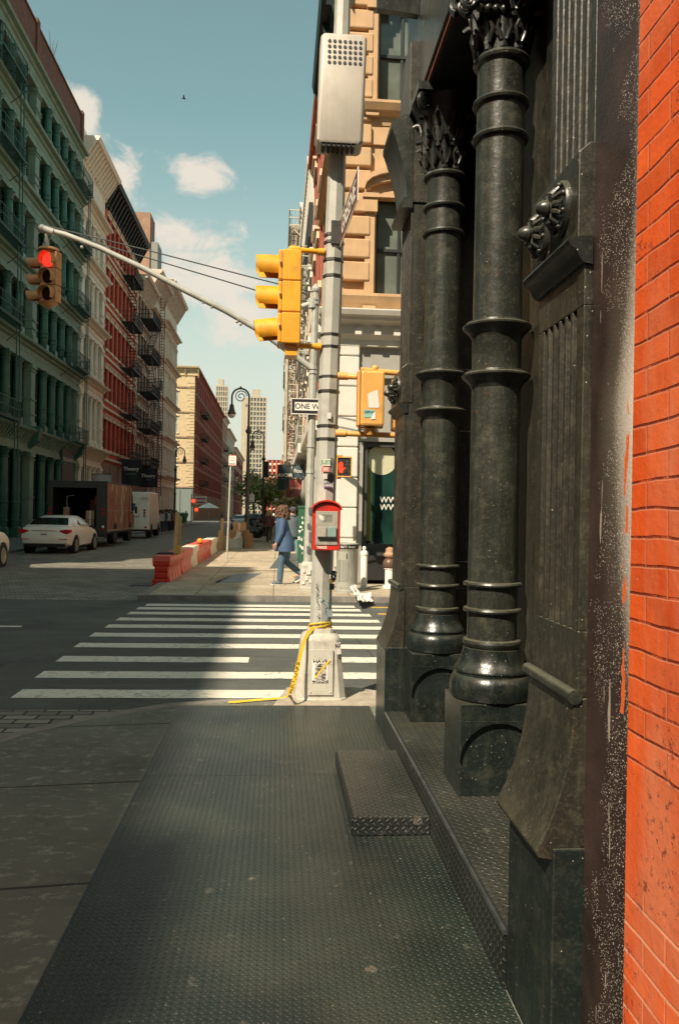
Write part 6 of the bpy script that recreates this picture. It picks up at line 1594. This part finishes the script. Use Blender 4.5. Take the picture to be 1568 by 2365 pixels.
b=MB();b.box(x0+.06,x1-.06,y1-1.2,y1-1.15,.62,zt-.02);b.build('bulkhead',flat('truck_inside',(.02,.02,.018),.7),tk)
b=MB();b.box(x0,x0+.2,y0-.04,y0+.058,.5,zt).box(x1-.46,x1,y0-.04,y0+.058,.5,zt).box(x0+.2,x1-.46,y0-.04,y0+.058,zt-.25,zt);b.build('rear_frame',dk,tk)
b=MB();b.box(x0,x1,y0-.25,y0+.05,.38,.50);b.build('rear_bumper',MAT['black'],tk)
for (x,z) in ((x1-.16,1.62),(x1-.16,1.42),(x1-.18,.72),(x0+.1,1.62),(x0+.1,1.42)):
    b=MB();b.cyl((x,y0-.075,z),(x,y0-.04,z),.06,n=12);b.build('tail_lamp',tail,tk)
b=MB();b.cyl((x1-.16,y0-.075,.84),(x1-.16,y0-.04,.84),.055,n=12);b.build('reversing_lamp',MAT['white'],tk)
b=MB();b.prism([(y1-.9,.62),(y1+.25,.62),(y1+.3,1.35),(y1-.05,1.45),(y1-.45,zt-.1),(y1-.9,zt)],'x',x0+.02,x1-.02);cabm=b.build('cab',rustm,tk,bevel=.04)
b=MB();b.prism([(y1-.62,1.45),(y1-.15,1.45),(y1-.42,2.4),(y1-.62,2.4)],'x',x1-.03,x1+.005);b.build('side_window',MAT['darkglass'],cabm)
b=MB();b.box(x1,x1+.012,y0+.1,y1-.3,1.55,1.60).box(x1,x1+.015,y0+.1,y1-.4,.62,.70);b.build('rub_rail',flat('scuffed_rail',(.35,.28,.2),.5),tk)
b=MB();b.box(x1,x1+.02,y1-1.35,y1-1.28,.7,zt-.1);b.build('door_post',dk,tk)
for xx_,s in ((x1,1),(x0,-1)):
    for yy in (y0+1.9,y1-1.0):
        T=Matrix(((0,0,s,xx_-s*.26),(1,0,0,yy),(0,1,0,.41),(0,0,0,1)))
        b=MB();xf(b,T,lambda q:q.lathe([(.2,0),(.4,.0),(.41,.03),(.41,.22),(.39,.25),(.25,.255),(.22,.2),(.05,.21)],n=24));b.build('wheel',MAT['rubber'],tk,smooth=35)
        b=MB();b.cyl((xx_-s*.3,yy,.5),(xx_+s*.004,yy,.5),.5,n=24);b.build('wheel_arch',MAT['black'],tk,smooth=30)
b=MB();b.tube([(x1+.02,y1-.5,1.9),(x1+.2,y1-.45,1.9),(x1+.2,y1-.45,1.45)],.015,6);b.box(x1+.14,x1+.26,y1-.5,y1-.45,1.45,1.8);b.build('mirror',MAT['black'],tk)
def tcarton(xa,xb,ya,yb,z0,z1,m,label):
    r=empty('carton',((xa+xb)/2,(ya+yb)/2,z0),label=label,cat='box',group='cartons inside the truck')
    b=MB();b.box(xa,xb,ya,yb,z0,z1);b.build('body',m,r,bevel=.01)
    b=MB();b.box((xa+xb)/2-.04,(xa+xb)/2+.04,ya-.003,ya,z0,z1);b.build('tape',MAT['paper'],r)
Z0=.523
tcarton(-9.0,-8.62,36.95,37.4,Z0,Z0+.32,card[0],'brown carton on the truck floor at the left of the row')
tcarton(-8.6,-8.2,36.95,37.4,Z0,Z0+.28,card[2],'low dark carton on the truck floor at the right of the row')
tcarton(-8.98,-8.66,37.0,37.4,Z0+.323,Z0+.62,M('carton_white_taped',(.5,.42,.32),.8),'pale carton stacked second in the truck')
tcarton(-8.62,-8.28,37.0,37.4,Z0+.323,Z0+.60,card[0],'brown carton stacked beside the pale one in the truck')
tcarton(-8.66,-8.28,37.05,37.4,Z0+.623,Z0+1.03,card[1],'big tan carton topmost in the open truck')
tcarton(-8.75,-8.0,38.2,39.2,Z0,Z0+1.55,M('brown_wrapped_load',(.14,.07,.045),.8),'large brown wrapped load deep inside the truck')
b=MB();b.box(-9.75,-9.5,37.4,37.7,1.25,1.7);tag(b.build('hanging_sack',M('sack_tan',(.35,.23,.16),.8)),'tan sack hanging from a hook inside the truck','sack')
b=MB();b.tube([(-9.62,37.5,1.7),(-9.62,37.5,2.2),(-9.3,37.5,2.25)],.02,6);tag(b.build('hook_rail',MAT['galv']),'grey hook rail the sack hangs from inside the truck','rail')
b=MB();b.box(-7.98+-.35,-7.95-.2,37.3,37.5,1.85,2.25);tag(b.build('red_cloth',flat('red_cloth',(.35,.05,.04),.8)),'red cloth hanging high on the right inside the truck','cloth')
# mail van
mv=empty('mail_van',(-8.7,51,-.1),label='white boxy mail van with a blue emblem and red stripe on its back door',cat='van')
x0,x1,y0,y1,zt=-9.75,-7.66,48.7,53.4,2.72
b=MB();b.prism([(y0,.42),(y1-.9,.42),(y1-.2,.5),(y1-.15,1.25),(y1-.55,1.4),(y1-1.15,zt-.15),(y1-1.4,zt),(y0+.03,zt)],'x',x0,x1);body=b.build('body',carwhite,mv,bevel=.05)
b=MB();b.box(x0+.25,x1-.55,y0-.03,y0-.005,.55,zt-.25);dr=b.build('rear_door',MAT['white'],mv,bevel=.01)
b=MB();b.box(x0+.25,x1-.55,y0-.035,y0-.031,1.24,1.275);b.build('red_stripe',tail,dr)
b=MB();b.box(x0+.25,x1-.55,y0-.035,y0-.031,1.18,1.2);b.build('blue_stripe',flat('mail_blue',(.03,.08,.25),.5),dr)
b=MB();b.prism([(x0+.72,1.58),(x1-.88,1.58),(x1-.80,2.02),(x0+.80,2.02)],'y',y0-.036,y0-.031);em=b.build('emblem',flat('mail_blue',(.03,.08,.25),.5),dr)
b=MB();b.prism([(x0+.78,1.68),(x1-.98,1.80),(x1-.95,1.85),(x0+.95,1.93),(x0+.85,1.86),(x1-1.1,1.82)],'y',y0-.040,y0-.0365);b.build('white_wing',MAT['white'],em)
for (x,z,m_) in ((x1-.27,1.62,tail),(x1-.27,1.45,tail),(x1-.27,1.28,MAT['chrome']),(x1-.2,.6,tail)):
    b=MB();b.cyl((x,y0-.03,z),(x,y0+.001,z),.065,n=12);b.build('tail_lamp',m_,mv)
b=MB();b.box(x0,x1,y0-.12,y0+.02,.36,.47);b.build('rear_bumper',MAT['black'],mv)
b=MB();b.box(x1-.5,x1-.05,y0-.04,y0-.005,zt-.42,zt-.3);b.build('vent_slot',MAT['dirtywhite'],mv)
for xx_,s in ((x1,1),(x0,-1)):
    for yy in (y0+1.0,y1-.9):
        T=Matrix(((0,0,s,xx_-s*.24),(1,0,0,yy),(0,1,0,.34),(0,0,0,1)))
        b=MB();xf(b,T,lambda q:q.lathe([(.1,0),(.33,.0),(.34,.03),(.34,.21),(.32,.25),(.2,.255),(.05,.22)],n=20));b.build('wheel',MAT['rubber'],mv,smooth=35)
        b=MB();b.cyl((xx_-s*.3,yy,.4),(xx_+s*.004,yy,.4),.43,n=20);b.build('wheel_arch',MAT['black'],mv,smooth=30)
# distant vehicles by the right kerb
for i,(px,Y,m_,lab) in enumerate(((556,78,carwhite,'distant white car parked beyond the barriers'),(592,70,M('dark_car_paint',(.03,.035,.035),.3),'dark car parked just beyond the rubbish bags'),(590,96,M('grey_car_paint',(.2,.2,.19),.3),'far grey car, third along the right kerb'))):
    car(at(px,1190,Y=Y).x,Y+2.4,lab,paint=m_,sedan=i!=1)
# ================================================================ curled street lamps
lampm=M('lamp_iron_brown',(.055,.042,.034),.5,.2,4)
def lamp(name,label,x,Y,H,s=1.):
    r=empty(name,(0,0,0),label=label,cat='street lamp',group='curled iron street lamps')
    b=MB();b.lathe([(.27,0),(.28,.15),(.2,.3),(.22,.5),(.17,.62),(.12,.8),(.14,.95),(.11,1.02),(.095,1.3),(.13,1.34),(.13,1.4),(.09,1.45),(.08,2.9),(.11,2.95),(.11,3.03),(.075,3.08),(.065,4.9),(.12,4.98),(.14,5.06),(.08,5.12),(.05,5.3),(.045,6.1)],n=14)
    post=b.build('post',lampm,r,smooth=40,world=False)
    b=MB();R_=.37;c=(-R_,6.5)
    b.tube([(0,0,6.1)]+[(c[0]+R_*math.cos(a),0,c[1]+R_*math.sin(a)) for a in [PI*k/16 for k in range(17)]]+[(-2*R_,0,6.25)],.04,8)
    sp=[]
    for k in range(40):
        t=k/39;a=.1+t*3.6*PI;q=.24*(1-t)**.8+.03;sp.append((-.36+q*math.cos(a),0,6.52+q*math.sin(a)*1.0))
    b.tube(sp,.022,6);b.tube([(-.02,0,6.1),(-.1,0,6.2),(-.16,0,6.13),(-.1,0,6.08),(-.07,0,6.13)],.018,6);b.ball((-R_,0,6.5+R_+.05),.05,8,6)
    b.build('crook',lampm,post,smooth=40,world=False)
    b=MB();L=(-2*R_,0,0);b.lathe([(.025,6.27),(.04,6.24),(.045,6.18),(.09,6.15),(.095,6.06),(.11,5.99),(.155,5.84),(.19,5.78),(.19,5.75),(.165,5.74)],L,16);b.build('lamp_hood',lampm,r,smooth=40,world=False)
    b=MB();b.lathe([(.16,5.745),(.15,5.68),(.115,5.62),(.05,5.58),(.005,5.575)],L,16);b.build('glass_bowl',MAT['dirtywhite'],r,smooth=60,world=False)
    r.location=(x,Y,0);k=H/6.95;r.scale=(k,k,k);return r
Yl=37;p=at(571,1180,Y=Yl);lamp('street_lamp','tallest looking curled iron street lamp, just beyond the cartons',p.x,Yl,at(553,893,Y=Yl).z)
p=at(607,1180,Y=55);l2=lamp('street_lamp','second curled iron lamp along the right kerb, with a small dark signal on it',p.x,55,at(590,992,Y=55).z)
p=at(404,1180,Y=70);l3=lamp('street_lamp','curled iron lamp on the left pavement beside the mail van',p.x,70,at(412,1032,Y=70).z);l3.rotation_euler.z=PI
p=at(543,1180,Y=130);l4=lamp('street_lamp','tiny distant curled lamp against the red flank',p.x,130,7.4);l4.rotation_euler.z=PI
# small signal on the second lamp
q=at(616,1085,Y=55);b=MB();b.box(q.x-.14,q.x+.14,54.7,54.95,at(616,1103,Y=55).z,at(616,1066,Y=55).z);b.build('housing',MAT['black'],empty('traffic_signal',(q.x,54.8,2.5),label='small black backed traffic signal fixed to the second curled lamp',cat='traffic light'),bevel=.03)
# signals and sign at the second crossing, left
for (px,py,lab) in ((447,1157,'upper red traffic light at the second crossing, before the red flank'),(454,1177,'lower red traffic light at the second crossing, before the red flank')):
    q=at(px,py,Y=112);r=empty('traffic_signal',tuple(q),label=lab,cat='traffic light',group='red lights at the second crossing')
    b=MB();b.box(q.x-.2,q.x+.2,112.05,112.3,q.z-.8,q.z+.3);b.build('housing',MAT['oldyellow'],r)
    b=MB();b.cyl((q.x,112.0,q.z),(q.x,112.05,q.z),.24,n=12);b.build('lens',flat('far_red_lens',(1.,.05,.02),.4,emit=1.5),r)
q=at(464,1155,Y=112);r=empty('road_sign',tuple(q),label='small pale road sign beside the distant red lights',cat='road sign')
b=MB();b.box(q.x-.85,q.x+.85,112.1,112.16,q.z-.6,q.z+.55);b.build('plate',MAT['white'],r)
b=MB();b.box(q.x-.6,q.x+.6,112.06,112.1,q.z-.4,q.z-.2).box(q.x-.65,q.x+.65,112.06,112.1,q.z+.1,q.z+.3);b.build('lettering_bars',flat('sign_red_far',(.4,.1,.1),.5),r)
b=MB();b.tube([(q.x-1.3,112.2,0),(q.x-1.3,112.2,q.z+.8)],.06,6);tag(b.build('sign_pole',MAT['galv']),'slim grey pole carrying the distant red lights','pole')
# green bin, umbrella
q=at(422,1213,Y=112);b=MB();b.lathe([(.5,0),(.55,.1),(.6,1.15),(.62,1.2)],(q.x,112,0),14);r=empty('litter_bin',(q.x,112,0),label='bright green street bin at the distant cream corner',cat='bin');b.build('body',flat('bin_green',(.02,.16,.08),.5),r,smooth=40)
b=MB();b.lathe([(.62,1.2),(.6,1.3),(.3,1.42),(.01,1.45)],(q.x,112,0),14);b.build('lid',flat('bin_green_lid',(.03,.2,.1),.5),r,smooth=40)
q=at(482,1185,Y=120);r=empty('cafe_umbrella',(q.x,120,0),label='cream cafe umbrella far along the left pavement',cat='umbrella')
b=MB();b.lathe([(1.6,2.15),(1.55,2.2),(.8,2.6),(.02,2.95)],(q.x,120,0),8);b.build('canopy',MAT['paper'],r);b=MB();b.tube([(q.x,120,0),(q.x,120,2.9)],.04,6);b.build('pole',MAT['galv'],r)
# ================================================================ hanging banners
def banner(x0,x1,y0,y1,Y,m,lab,rod_to,txts=(),name='shop_banner',grp='shop banners'):
    a,c=at(x0,y1,Y=Y),at(x1,y0,Y=Y);r=empty(name,((a.x+c.x)/2,Y,a.z),label=lab,cat='banner',group=grp)
    b=MB();n=8;vs=[];fs=[]
    for k in range(n+1):
        t=k/n;x=a.x+(c.x-a.x)*t;w=.03*math.sin(t*9)
        vs+=[(x,Y+w*.5,c.z),(x,Y+w*1.6,a.z),(x,Y+w*.5+.02,c.z),(x,Y+w*1.6+.02,a.z)]
    for k in range(n):
        i=4*k;fs+=[(i,i+1,i+5,i+4),(i+2,i+6,i+7,i+3),(i,i+4,i+6,i+2),(i+1,i+3,i+7,i+5)]
    fs+=[(0,2,3,1),(4*n,4*n+1,4*n+3,4*n+2)]
    b.add(vs,fs);cl=b.build('cloth',m,r)
    b=MB();b.beam((rod_to,Y+.01,c.z+.02),(a.x if abs(a.x-rod_to)>abs(c.x-rod_to) else c.x,Y+.01,c.z+.02),.05);b.build('rod',MAT['band'],r)
    for s_,x,y,size,mm in txts:
        p=at(x,y,Y=Y);text(s_,'lettering',cl,size,mm,frame((p.x,Y-.06,p.z),(1,0,0),(0,-1,0)),.002,bold=size*.012)
bk_=flat('black_banner_cloth',(.012,.016,.018),.7);faint=flat('grey_green_lettering',(.12,.18,.17),.6)
banner(281,328,1062,1121,72,bk_,'nearer black shop banner with white lettering on the red walk up',XL,(('Theory',304,1083,.45,MAT['white']),('WOMEN',304,1095,.22,faint)))
banner(322,365,1082,1125,83,bk_,'farther black shop banner hanging lower, beside the fire escape ladder',XL,(('Theory',343,1099,.47,MAT['white']),('MEN',343,1108,.22,faint)))
banner(201,258,1096,1121,63,M('grey_sheet_cloth',(.42,.43,.40),.8,.1,2),'plain grey white sheet hung over the truck on the cream building',XL,grp='plain sheets')
banner(640,673,1075,1131,46,flat('charcoal_banner_cloth',(.022,.03,.034),.7),'tall charcoal banner with pale lettering on the right terrace',1.3,(('SAVOIR',656,1098,.28,MAT['paper']),('_____',656,1104,.12,MAT['paper'])))
banner(675,703,1075,1103,38,flat('slate_banner_cloth',(.055,.09,.105),.7),'small slate blue banner above the red one on the right terrace',1.4,(('flou',688,1088,.26,MAT['white']),))
banner(668,696,1108,1131,40,M('coral_banner_cloth',(.50,.13,.10),.7,.1,3),'coral red banner under the slate one on the right terrace',1.4,(('Assembly',682,1127,.12,MAT['white']),))
banner(661,693,1131,1148,43,flat('maroon_sign',(.15,.03,.025),.6),'dark maroon sign board under the coral banner',1.4,())
# ================================================================ trees
barkm=M('tree_bark',(.07,.055,.04),.9,.25,6);
def leafm(c):
    t=NT('leaf_%d'%int(c[1]*1000));n=t.noise(t.geo(),2.,3);col=t.ramp(n,.3,.7,b_(c,1.6),b_(c,3.2))
    t.b.inputs['Subsurface Weight'].default_value=0;return t.out(col,.6)
def tree(px,Y,ytop,w,c,label,seed,yb=1150):
    rnd=random.Random(seed);x=at(px,1180,Y=Y).x;H=at(px,ytop,Y=Y).z;zb=at(px,yb,Y=Y).z
    r=empty('street_tree',(x,Y,0),label=label,cat='tree',group='young street trees')
    b=MB();b.tube([(x,Y,0),(x+.05,Y,zb*.6),(x,Y,zb),(x+.1,Y,H*.8)],[.13,.1,.09,.03],7)
    cents=[]
    for k in range(9):
        a=rnd.uniform(0,2*PI);q=rnd.uniform(.3,1)*w/2;e=(x+q*math.cos(a),Y+q*math.sin(a),rnd.uniform(zb+.2,H-.2));cents.append(e);b.tube([(x,Y,zb+rnd.uniform(-.3,.8)),((x+e[0])/2,(Y+e[1])/2,(zb+e[2])/2+.2),e],[.05,.035,.012],5)
    b.build('trunk',barkm,r,smooth=40)
    b=MB()
    for k in range(1500):
        e=rnd.choice(cents);v=Vector((rnd.gauss(0,1),rnd.gauss(0,1),rnd.gauss(0,.8)))*w*.15;p=Vector(e)+v
        s=rnd.uniform(.07,.16);u=Vector((rnd.uniform(-1,1),rnd.uniform(-1,1),rnd.uniform(-1,1))).normalized();q=u.orthogonal().normalized()
        b.add([p-u*s,p+q*s*.6,p+u*s,p-q*s*.6],[(0,1,2,3)])
    b.build('crown',leafm(c),r)
tree(612,58,1112,3.0,(.07,.10,.03),'young green street tree behind the second curled lamp',1,1165)
tree(640,64,1122,2.8,(.09,.115,.03),'young yellow green tree left of the charcoal banner',2,1165)
tree(586,75,1098,3.4,(.05,.075,.025),'darker young tree farther off beside the lamp posts',3,1160)
tree(668,44,1150,1.5,(.12,.10,.04),'small sparse brownish sapling by the right hand doorways',4,1185)
tw_=MB();rnd=random.Random(2);q=at(246*0+157,218,X=XL-1)
for k in range(7):
    p=Vector((XL-.8,52.8,29.6));e=p+Vector((rnd.uniform(-.4,.4),rnd.uniform(-1.2,1.2),rnd.uniform(1.2,3.4)));tw_.tube([p,p.lerp(e,.5)+Vector((0,rnd.uniform(-.2,.2),.1)),e],[.03,.02,.01],5)
r=empty('rooftop_sapling',(XL-.8,52.8,29.6),label='bare twiggy sapling growing on the brown brick parapet',cat='sapling');tw_.build('twigs',barkm,r)
# bird
q=at(425,228,Y=60);b=MB();b.loft([((q.x-.22,60,q.z),(.02,.02),0),((q.x-.1,60,q.z),(.05,.05),0)],6)
b=MB();b.tube([(q.x-.16,60,q.z),(q.x-.06,60,q.z+.02),(q.x+.08,60,q.z),(q.x+.16,60,q.z-.02)],[.02,.05,.045,.02],8)
b.add([(q.x-.05,60,q.z+.03),(q.x+.08,60,q.z+.03),(q.x+.06,59.7,q.z+.12),(q.x+.0,59.65,q.z+.11)],[(0,1,2,3)]);b.add([(q.x-.05,60,q.z+.03),(q.x+.08,60,q.z+.03),(q.x+.04,60.3,q.z+.13),(q.x-.01,60.35,q.z+.12)],[(0,1,2,3)])
tag(b.build('bird',MAT['black'],smooth=60),'tiny dark bird flying high in the open sky','bird')
# ================================================================ people
import bmesh
skinm=M('skin',(.50,.27,.18),.55,.08,8)
def person(loc,rz,h,label,coat,pants,hairc,shoe,stride=.35,hair='short',coatlen=.72,arm=.3,cap=None,lift=0.,lean=.04,group=None,bag=None,elbow=.5,headturn=0.,wide=1.):
    k=h/1.70
    r=empty('person',(0,0,0),label=label,cat='person',group=group)
    hip=Vector((0,0,.90));ch=Vector((lean,0,1.24));nk=Vector((lean*1.5,0,1.43));hd=Vector((lean*1.7+.015,0,1.545));tp=Vector((lean*1.7+.01,0,1.66))
    def leg(s,a,bk):
        H=hip+Vector((0,s*.095,-.02));K=H+Vector((math.sin(a),0,-math.cos(a)))*.42;A=K+Vector((math.sin(a-bk),0,-math.cos(a-bk)))*.41
        return H,K,A
    L=leg(1,stride,.12);Rr=leg(-1,-stride*.85,lift)
    zmin=min(L[2].z,Rr[2].z)-.075
    def armj(s,a,e):
        S=Vector((lean*1.2,s*.185,1.385));E_=S+Vector((math.sin(a),s*.16,-math.cos(a)))*.29;W=E_+Vector((math.sin(a+e),s*.02,-math.cos(a+e)))*.25
        return S,E_,W
    AL=armj(1,arm*.6,elbow);AR=armj(-1,-arm*.5,elbow*.7)
    # one continuous body, grown from a jointed skeleton
    bm=bmesh.new();lay=bm.verts.layers.skin.verify()
    def V(p,rad,root=False):
        v=bm.verts.new(p);v[lay].radius=(rad,rad);v[lay].use_root=root;return v
    def chain(a,pts):
        for p,rad in pts:
            v=V(p,rad);bm.edges.new((a,v));a=v
        return a
    P=V(hip,.125,True);T=chain(P,[(hip.lerp(ch,.5),.11)]);C=chain(T,[(ch,.135)]);N=chain(C,[(nk,.052)]);Hd=chain(N,[(hd,.082),(tp-Vector((0,0,.03)),.068)])
    fwd=Vector((math.cos(headturn),math.sin(headturn),0))
    chain(N,[(hd+fwd*.07+Vector((0,0,-.055)),.04)])                      # jaw and face
    for (H,K,A) in (L,Rr):
        chain(P,[(H,.095),(K,.06),(A,.042),(A+Vector((.09,0,-.045)),.034),(A+Vector((.16,0,-.055)),.026)])
    for s,(S,E_,W) in ((1,AL),(-1,AR)):
        w=chain(C,[(S,.058),(E_,.043),(W,.030)]);d=(W-E_).normalized();u=Vector((0,s,0));q=d.cross(u).normalized()
        pm=chain(w,[(W+d*.045,.032)])
        for i,(o,ln) in enumerate(((-.028,.062),(-.009,.075),(.010,.07),(.027,.055))):
            chain(pm,[(W+d*.075+q*o,.009),(W+d*(.075+ln*.55)+q*o*1.05-u*.008,.0085),(W+d*(.075+ln)+q*o-u*.028,.0075)])
        chain(pm,[(W+d*.045+q*.045,.010),(W+d*.08+q*.062-u*.01,.009)])
    me=bpy.data.meshes.new('body');bm.to_mesh(me);bm.free();me.materials.append(skinm)
    bo=bpy.data.objects.new('body',me);COL.objects.link(bo);bo.parent=r
    bo.modifiers.new('skin','SKIN').use_smooth_shade=True;sb=bo.modifiers.new('sub','SUBSURF');sb.levels=1;sb.render_levels=1
    cm=M('coat_%d'%len(bpy.data.materials),coat,.8,.14,7,bump=.3,bscale=22);pmt=M('trousers_%d'%len(bpy.data.materials),pants,.85,.14,9,bump=.2,bscale=30);hm=M('hair_%d'%len(bpy.data.materials),hairc,.6,.35,28,bump=.5,bscale=60);sm=M('shoe_%d'%len(bpy.data.materials),shoe,.6,.1,9)
    b=MB()
    for (H,K,A) in (L,Rr):
        b.tube([hip+Vector((0,(H.y)*.5,.06)),H+Vector((0,0,-.05)),H.lerp(K,.5),K,K.lerp(A,.45),A+Vector((0,0,.02))],[.12,.112,.09,.073,.068,.066],12)
    b.loft([((0,0,.84),(.115,.16),0),((0,0,.92),(.12,.17),0),((.01,0,1.02),(.115,.155),0)],14)
    b.build('trousers',pmt,r,smooth=60,world=False)
    b=MB();lo=coatlen
    b.loft([((-.01,0,lo),(.17*wide,.225*wide),0),((-.005,0,lo+.06),(.168*wide,.22*wide),0),((.0,0,.98),(.15*wide,.195*wide),0),((lean*.6,0,1.12),(.142*(wide*.5+.5),.185*(wide*.5+.5)),0),((lean,0,1.26),(.145,.195),0),((lean*1.25,0,1.36),(.125,.195),0),((lean*1.4,0,1.42),(.09,.12),0),((lean*1.5,0,1.45),(.07,.075),0)],18)
    for (S,E_,W) in (AL,AR):
        b.tube([S+Vector((0,-.03 if S.y>0 else .03,.0)),S.lerp(E_,.35),E_,E_.lerp(W,.5),W-(W-E_)*.12],[.088,.076,.066,.062,.058],12)
    b.tube([(lean*1.4-.06,-.08,1.435),(lean*1.4-.085,0,1.43),(lean*1.4-.06,.08,1.435)],[.03,.045,.03],8)
    b.build('coat',cm,r,smooth=60,world=False)
    rnd=random.Random(int(h*1000));b=MB()
    hc=hd+Vector((-.012,0,.03))
    if hair=='short': b.ball(hc+Vector((-.012,0,.015)),(.105,.088,.105),14,10,.03)
    else:
        b.ball(hc+Vector((-.03,0,.01)),(.125,.115,.125),16,10,.06)
        n=70 if hair=='curly' else 40
        for i in range(n):
            a=rnd.uniform(PI*.28,PI*1.72);zz=rnd.uniform(-.24 if hair=='long' else -.17,.10);rr_=.115+.05*min(1,max(0,(.06-zz)/.15))
            p=hc+Vector((math.cos(a)*rr_-.02,math.sin(a)*rr_*.95,zz));sz=rnd.uniform(.022,.042)
            b.ball(p,(sz,sz,sz*(1.1 if hair=='curly' else 2.2)),7,5,.2)
    b.build('hair',hm,r,smooth=60,world=False)
    if cap:
        b=MB();b.lathe([(.108,.03),(.112,.06),(.1,.11),(.06,.14),(.004,.15)],hc,14);b.ball(hc+Vector((.12,0,.04)),(.08,.07,.012),10,5);b.build('cap',flat('cap_%d'%len(bpy.data.materials),cap,.8),r,smooth=50,world=False)
    for i,(H,K,A) in enumerate((L,Rr)):
        pitch=0 if i==0 else -min(.9,lift*.9)
        b=MB();c,s=math.cos(pitch),math.sin(pitch)
        def T_(x,z): return (A.x+c*x-s*z,A.y,A.z+s*x+c*z)
        pts=[T_(-.06,-.035),T_(-.02,-.03),T_(.06,-.038),T_(.13,-.05),T_(.185,-.058)]
        b.tube(pts,[.042,.052,.048,.042,.022],12);b.build('shoe',sm,r,smooth=60,world=False)
        b=MB();b.tube([T_(-.075,-.078),T_(.0,-.08),T_(.12,-.082),T_(.2,-.08)],[.03,.038,.042,.024],10,sx=.0+1.);
        b.build('shoe_sole',MAT['paper'],r,smooth=60,world=False)
    if bag:
        b=MB();W=AR[2];b.box(W.x-.1,W.x+.12,W.y-.07,W.y+.05,W.z-.34,W.z-.1);b.tube([(W.x-.05,W.y,W.z-.1),(W.x,W.y,W.z+.0),(W.x+.06,W.y,W.z-.1)],.008,5);b.build('bag',flat('bag_%d'%len(bpy.data.materials),bag,.7),r,bevel=.02,world=False)
    r.scale=(k,k,k);r.rotation_euler.z=rz;r.location=(loc[0],loc[1],loc[2]-zmin*k);return r
wl=at(655,1349,Z=0)
person((wl.x,wl.y,0),PI+.08,1.76,'woman with curly brown hair in a long blue raincoat striding left past the pole',(.052,.095,.175),(.07,.125,.18),(.11,.055,.028),(.09,.11,.13),stride=.17,hair='curly',coatlen=.70,arm=.15,lift=.72,elbow=.35,lean=.05,wide=1.32)
p=at(621,1253,Z=0)
person((p.x,p.y,0),PI/2-.1,1.74,'woman with long blonde hair in a maroon jacket walking away, bag in hand',(.16,.045,.05),(.06,.055,.04),(.58,.34,.13),(.05,.04,.03),stride=.25,hair='long',coatlen=.82,bag=(.5,.36,.26),lift=.4)
person((.55,26.5,0),PI/2+.3,1.80,'man in a slate jacket and cap walking behind the curly haired woman',(.075,.10,.115),(.10,.2,.2),(.05,.03,.02),(.1,.1,.1),stride=.3,coatlen=.78,cap=(.05,.05,.08),lift=.3,arm=.6)
person((.98,27.6,0),PI/2,1.80,'man in a white shirt beside the man in the slate jacket',(.6,.58,.52),(.12,.12,.11),(.12,.06,.03),(.06,.05,.04),stride=.2,coatlen=.80)
grp=[(372,1232,(.45,.43,.4),(.05,.05,.06),'person in a white top nearest the mail van'),(380,1234,(.06,.07,.1),(.04,.06,.1),'person in dark clothes carrying a blue bag by the mail van'),(386,1231,(.55,.53,.5),(.03,.03,.04),'person in a white shirt with a dark strap in the pavement group'),(392,1233,(.03,.03,.03),(.03,.03,.03),'person all in black in the middle of the pavement group'),(398,1233,(.3,.12,.12),(.04,.04,.05),'person in a dusky pink top in the pavement group'),(407,1236,(.03,.035,.05),(.03,.03,.035),'tall person in a navy coat at the kerb by the left lamp')]
for i,(px,py,c,pn_,lab) in enumerate(grp):
    q=at(px,py,Z=0);Y=60+i*1.1;q=at(px,1200,Y=Y)
    person((q.x,Y,0),[PI/2,-PI/2,PI/2,0,-PI/2,PI/2][i],1.66+.03*(i%4),lab,c,pn_,(.05,.03,.02),(.04,.04,.04),stride=.1+.06*(i%3),hair='short' if i%2 else 'long',coatlen=.85,group='people on the left pavement')
for i,(px,Y,c,lab) in enumerate(((512,118,(.05,.05,.06),'distant person in dark clothes crossing at the second junction'),(430,114,(.04,.04,.05),'distant dark dressed person leaning by the sign pole'),(545,100,(.5,.45,.4),'distant person in a pale top beyond the barriers'),(553,98,(.06,.07,.1),'distant person in navy beyond the barriers'))):
    q=at(px,1190,Y=Y);person((q.x,Y,-.1 if i!=1 else 0),PI/2*(i%3),1.7,lab,c,(.05,.05,.06),(.05,.03,.02),(.04,.04,.04),stride=.25,coatlen=.85,group='distant walkers')
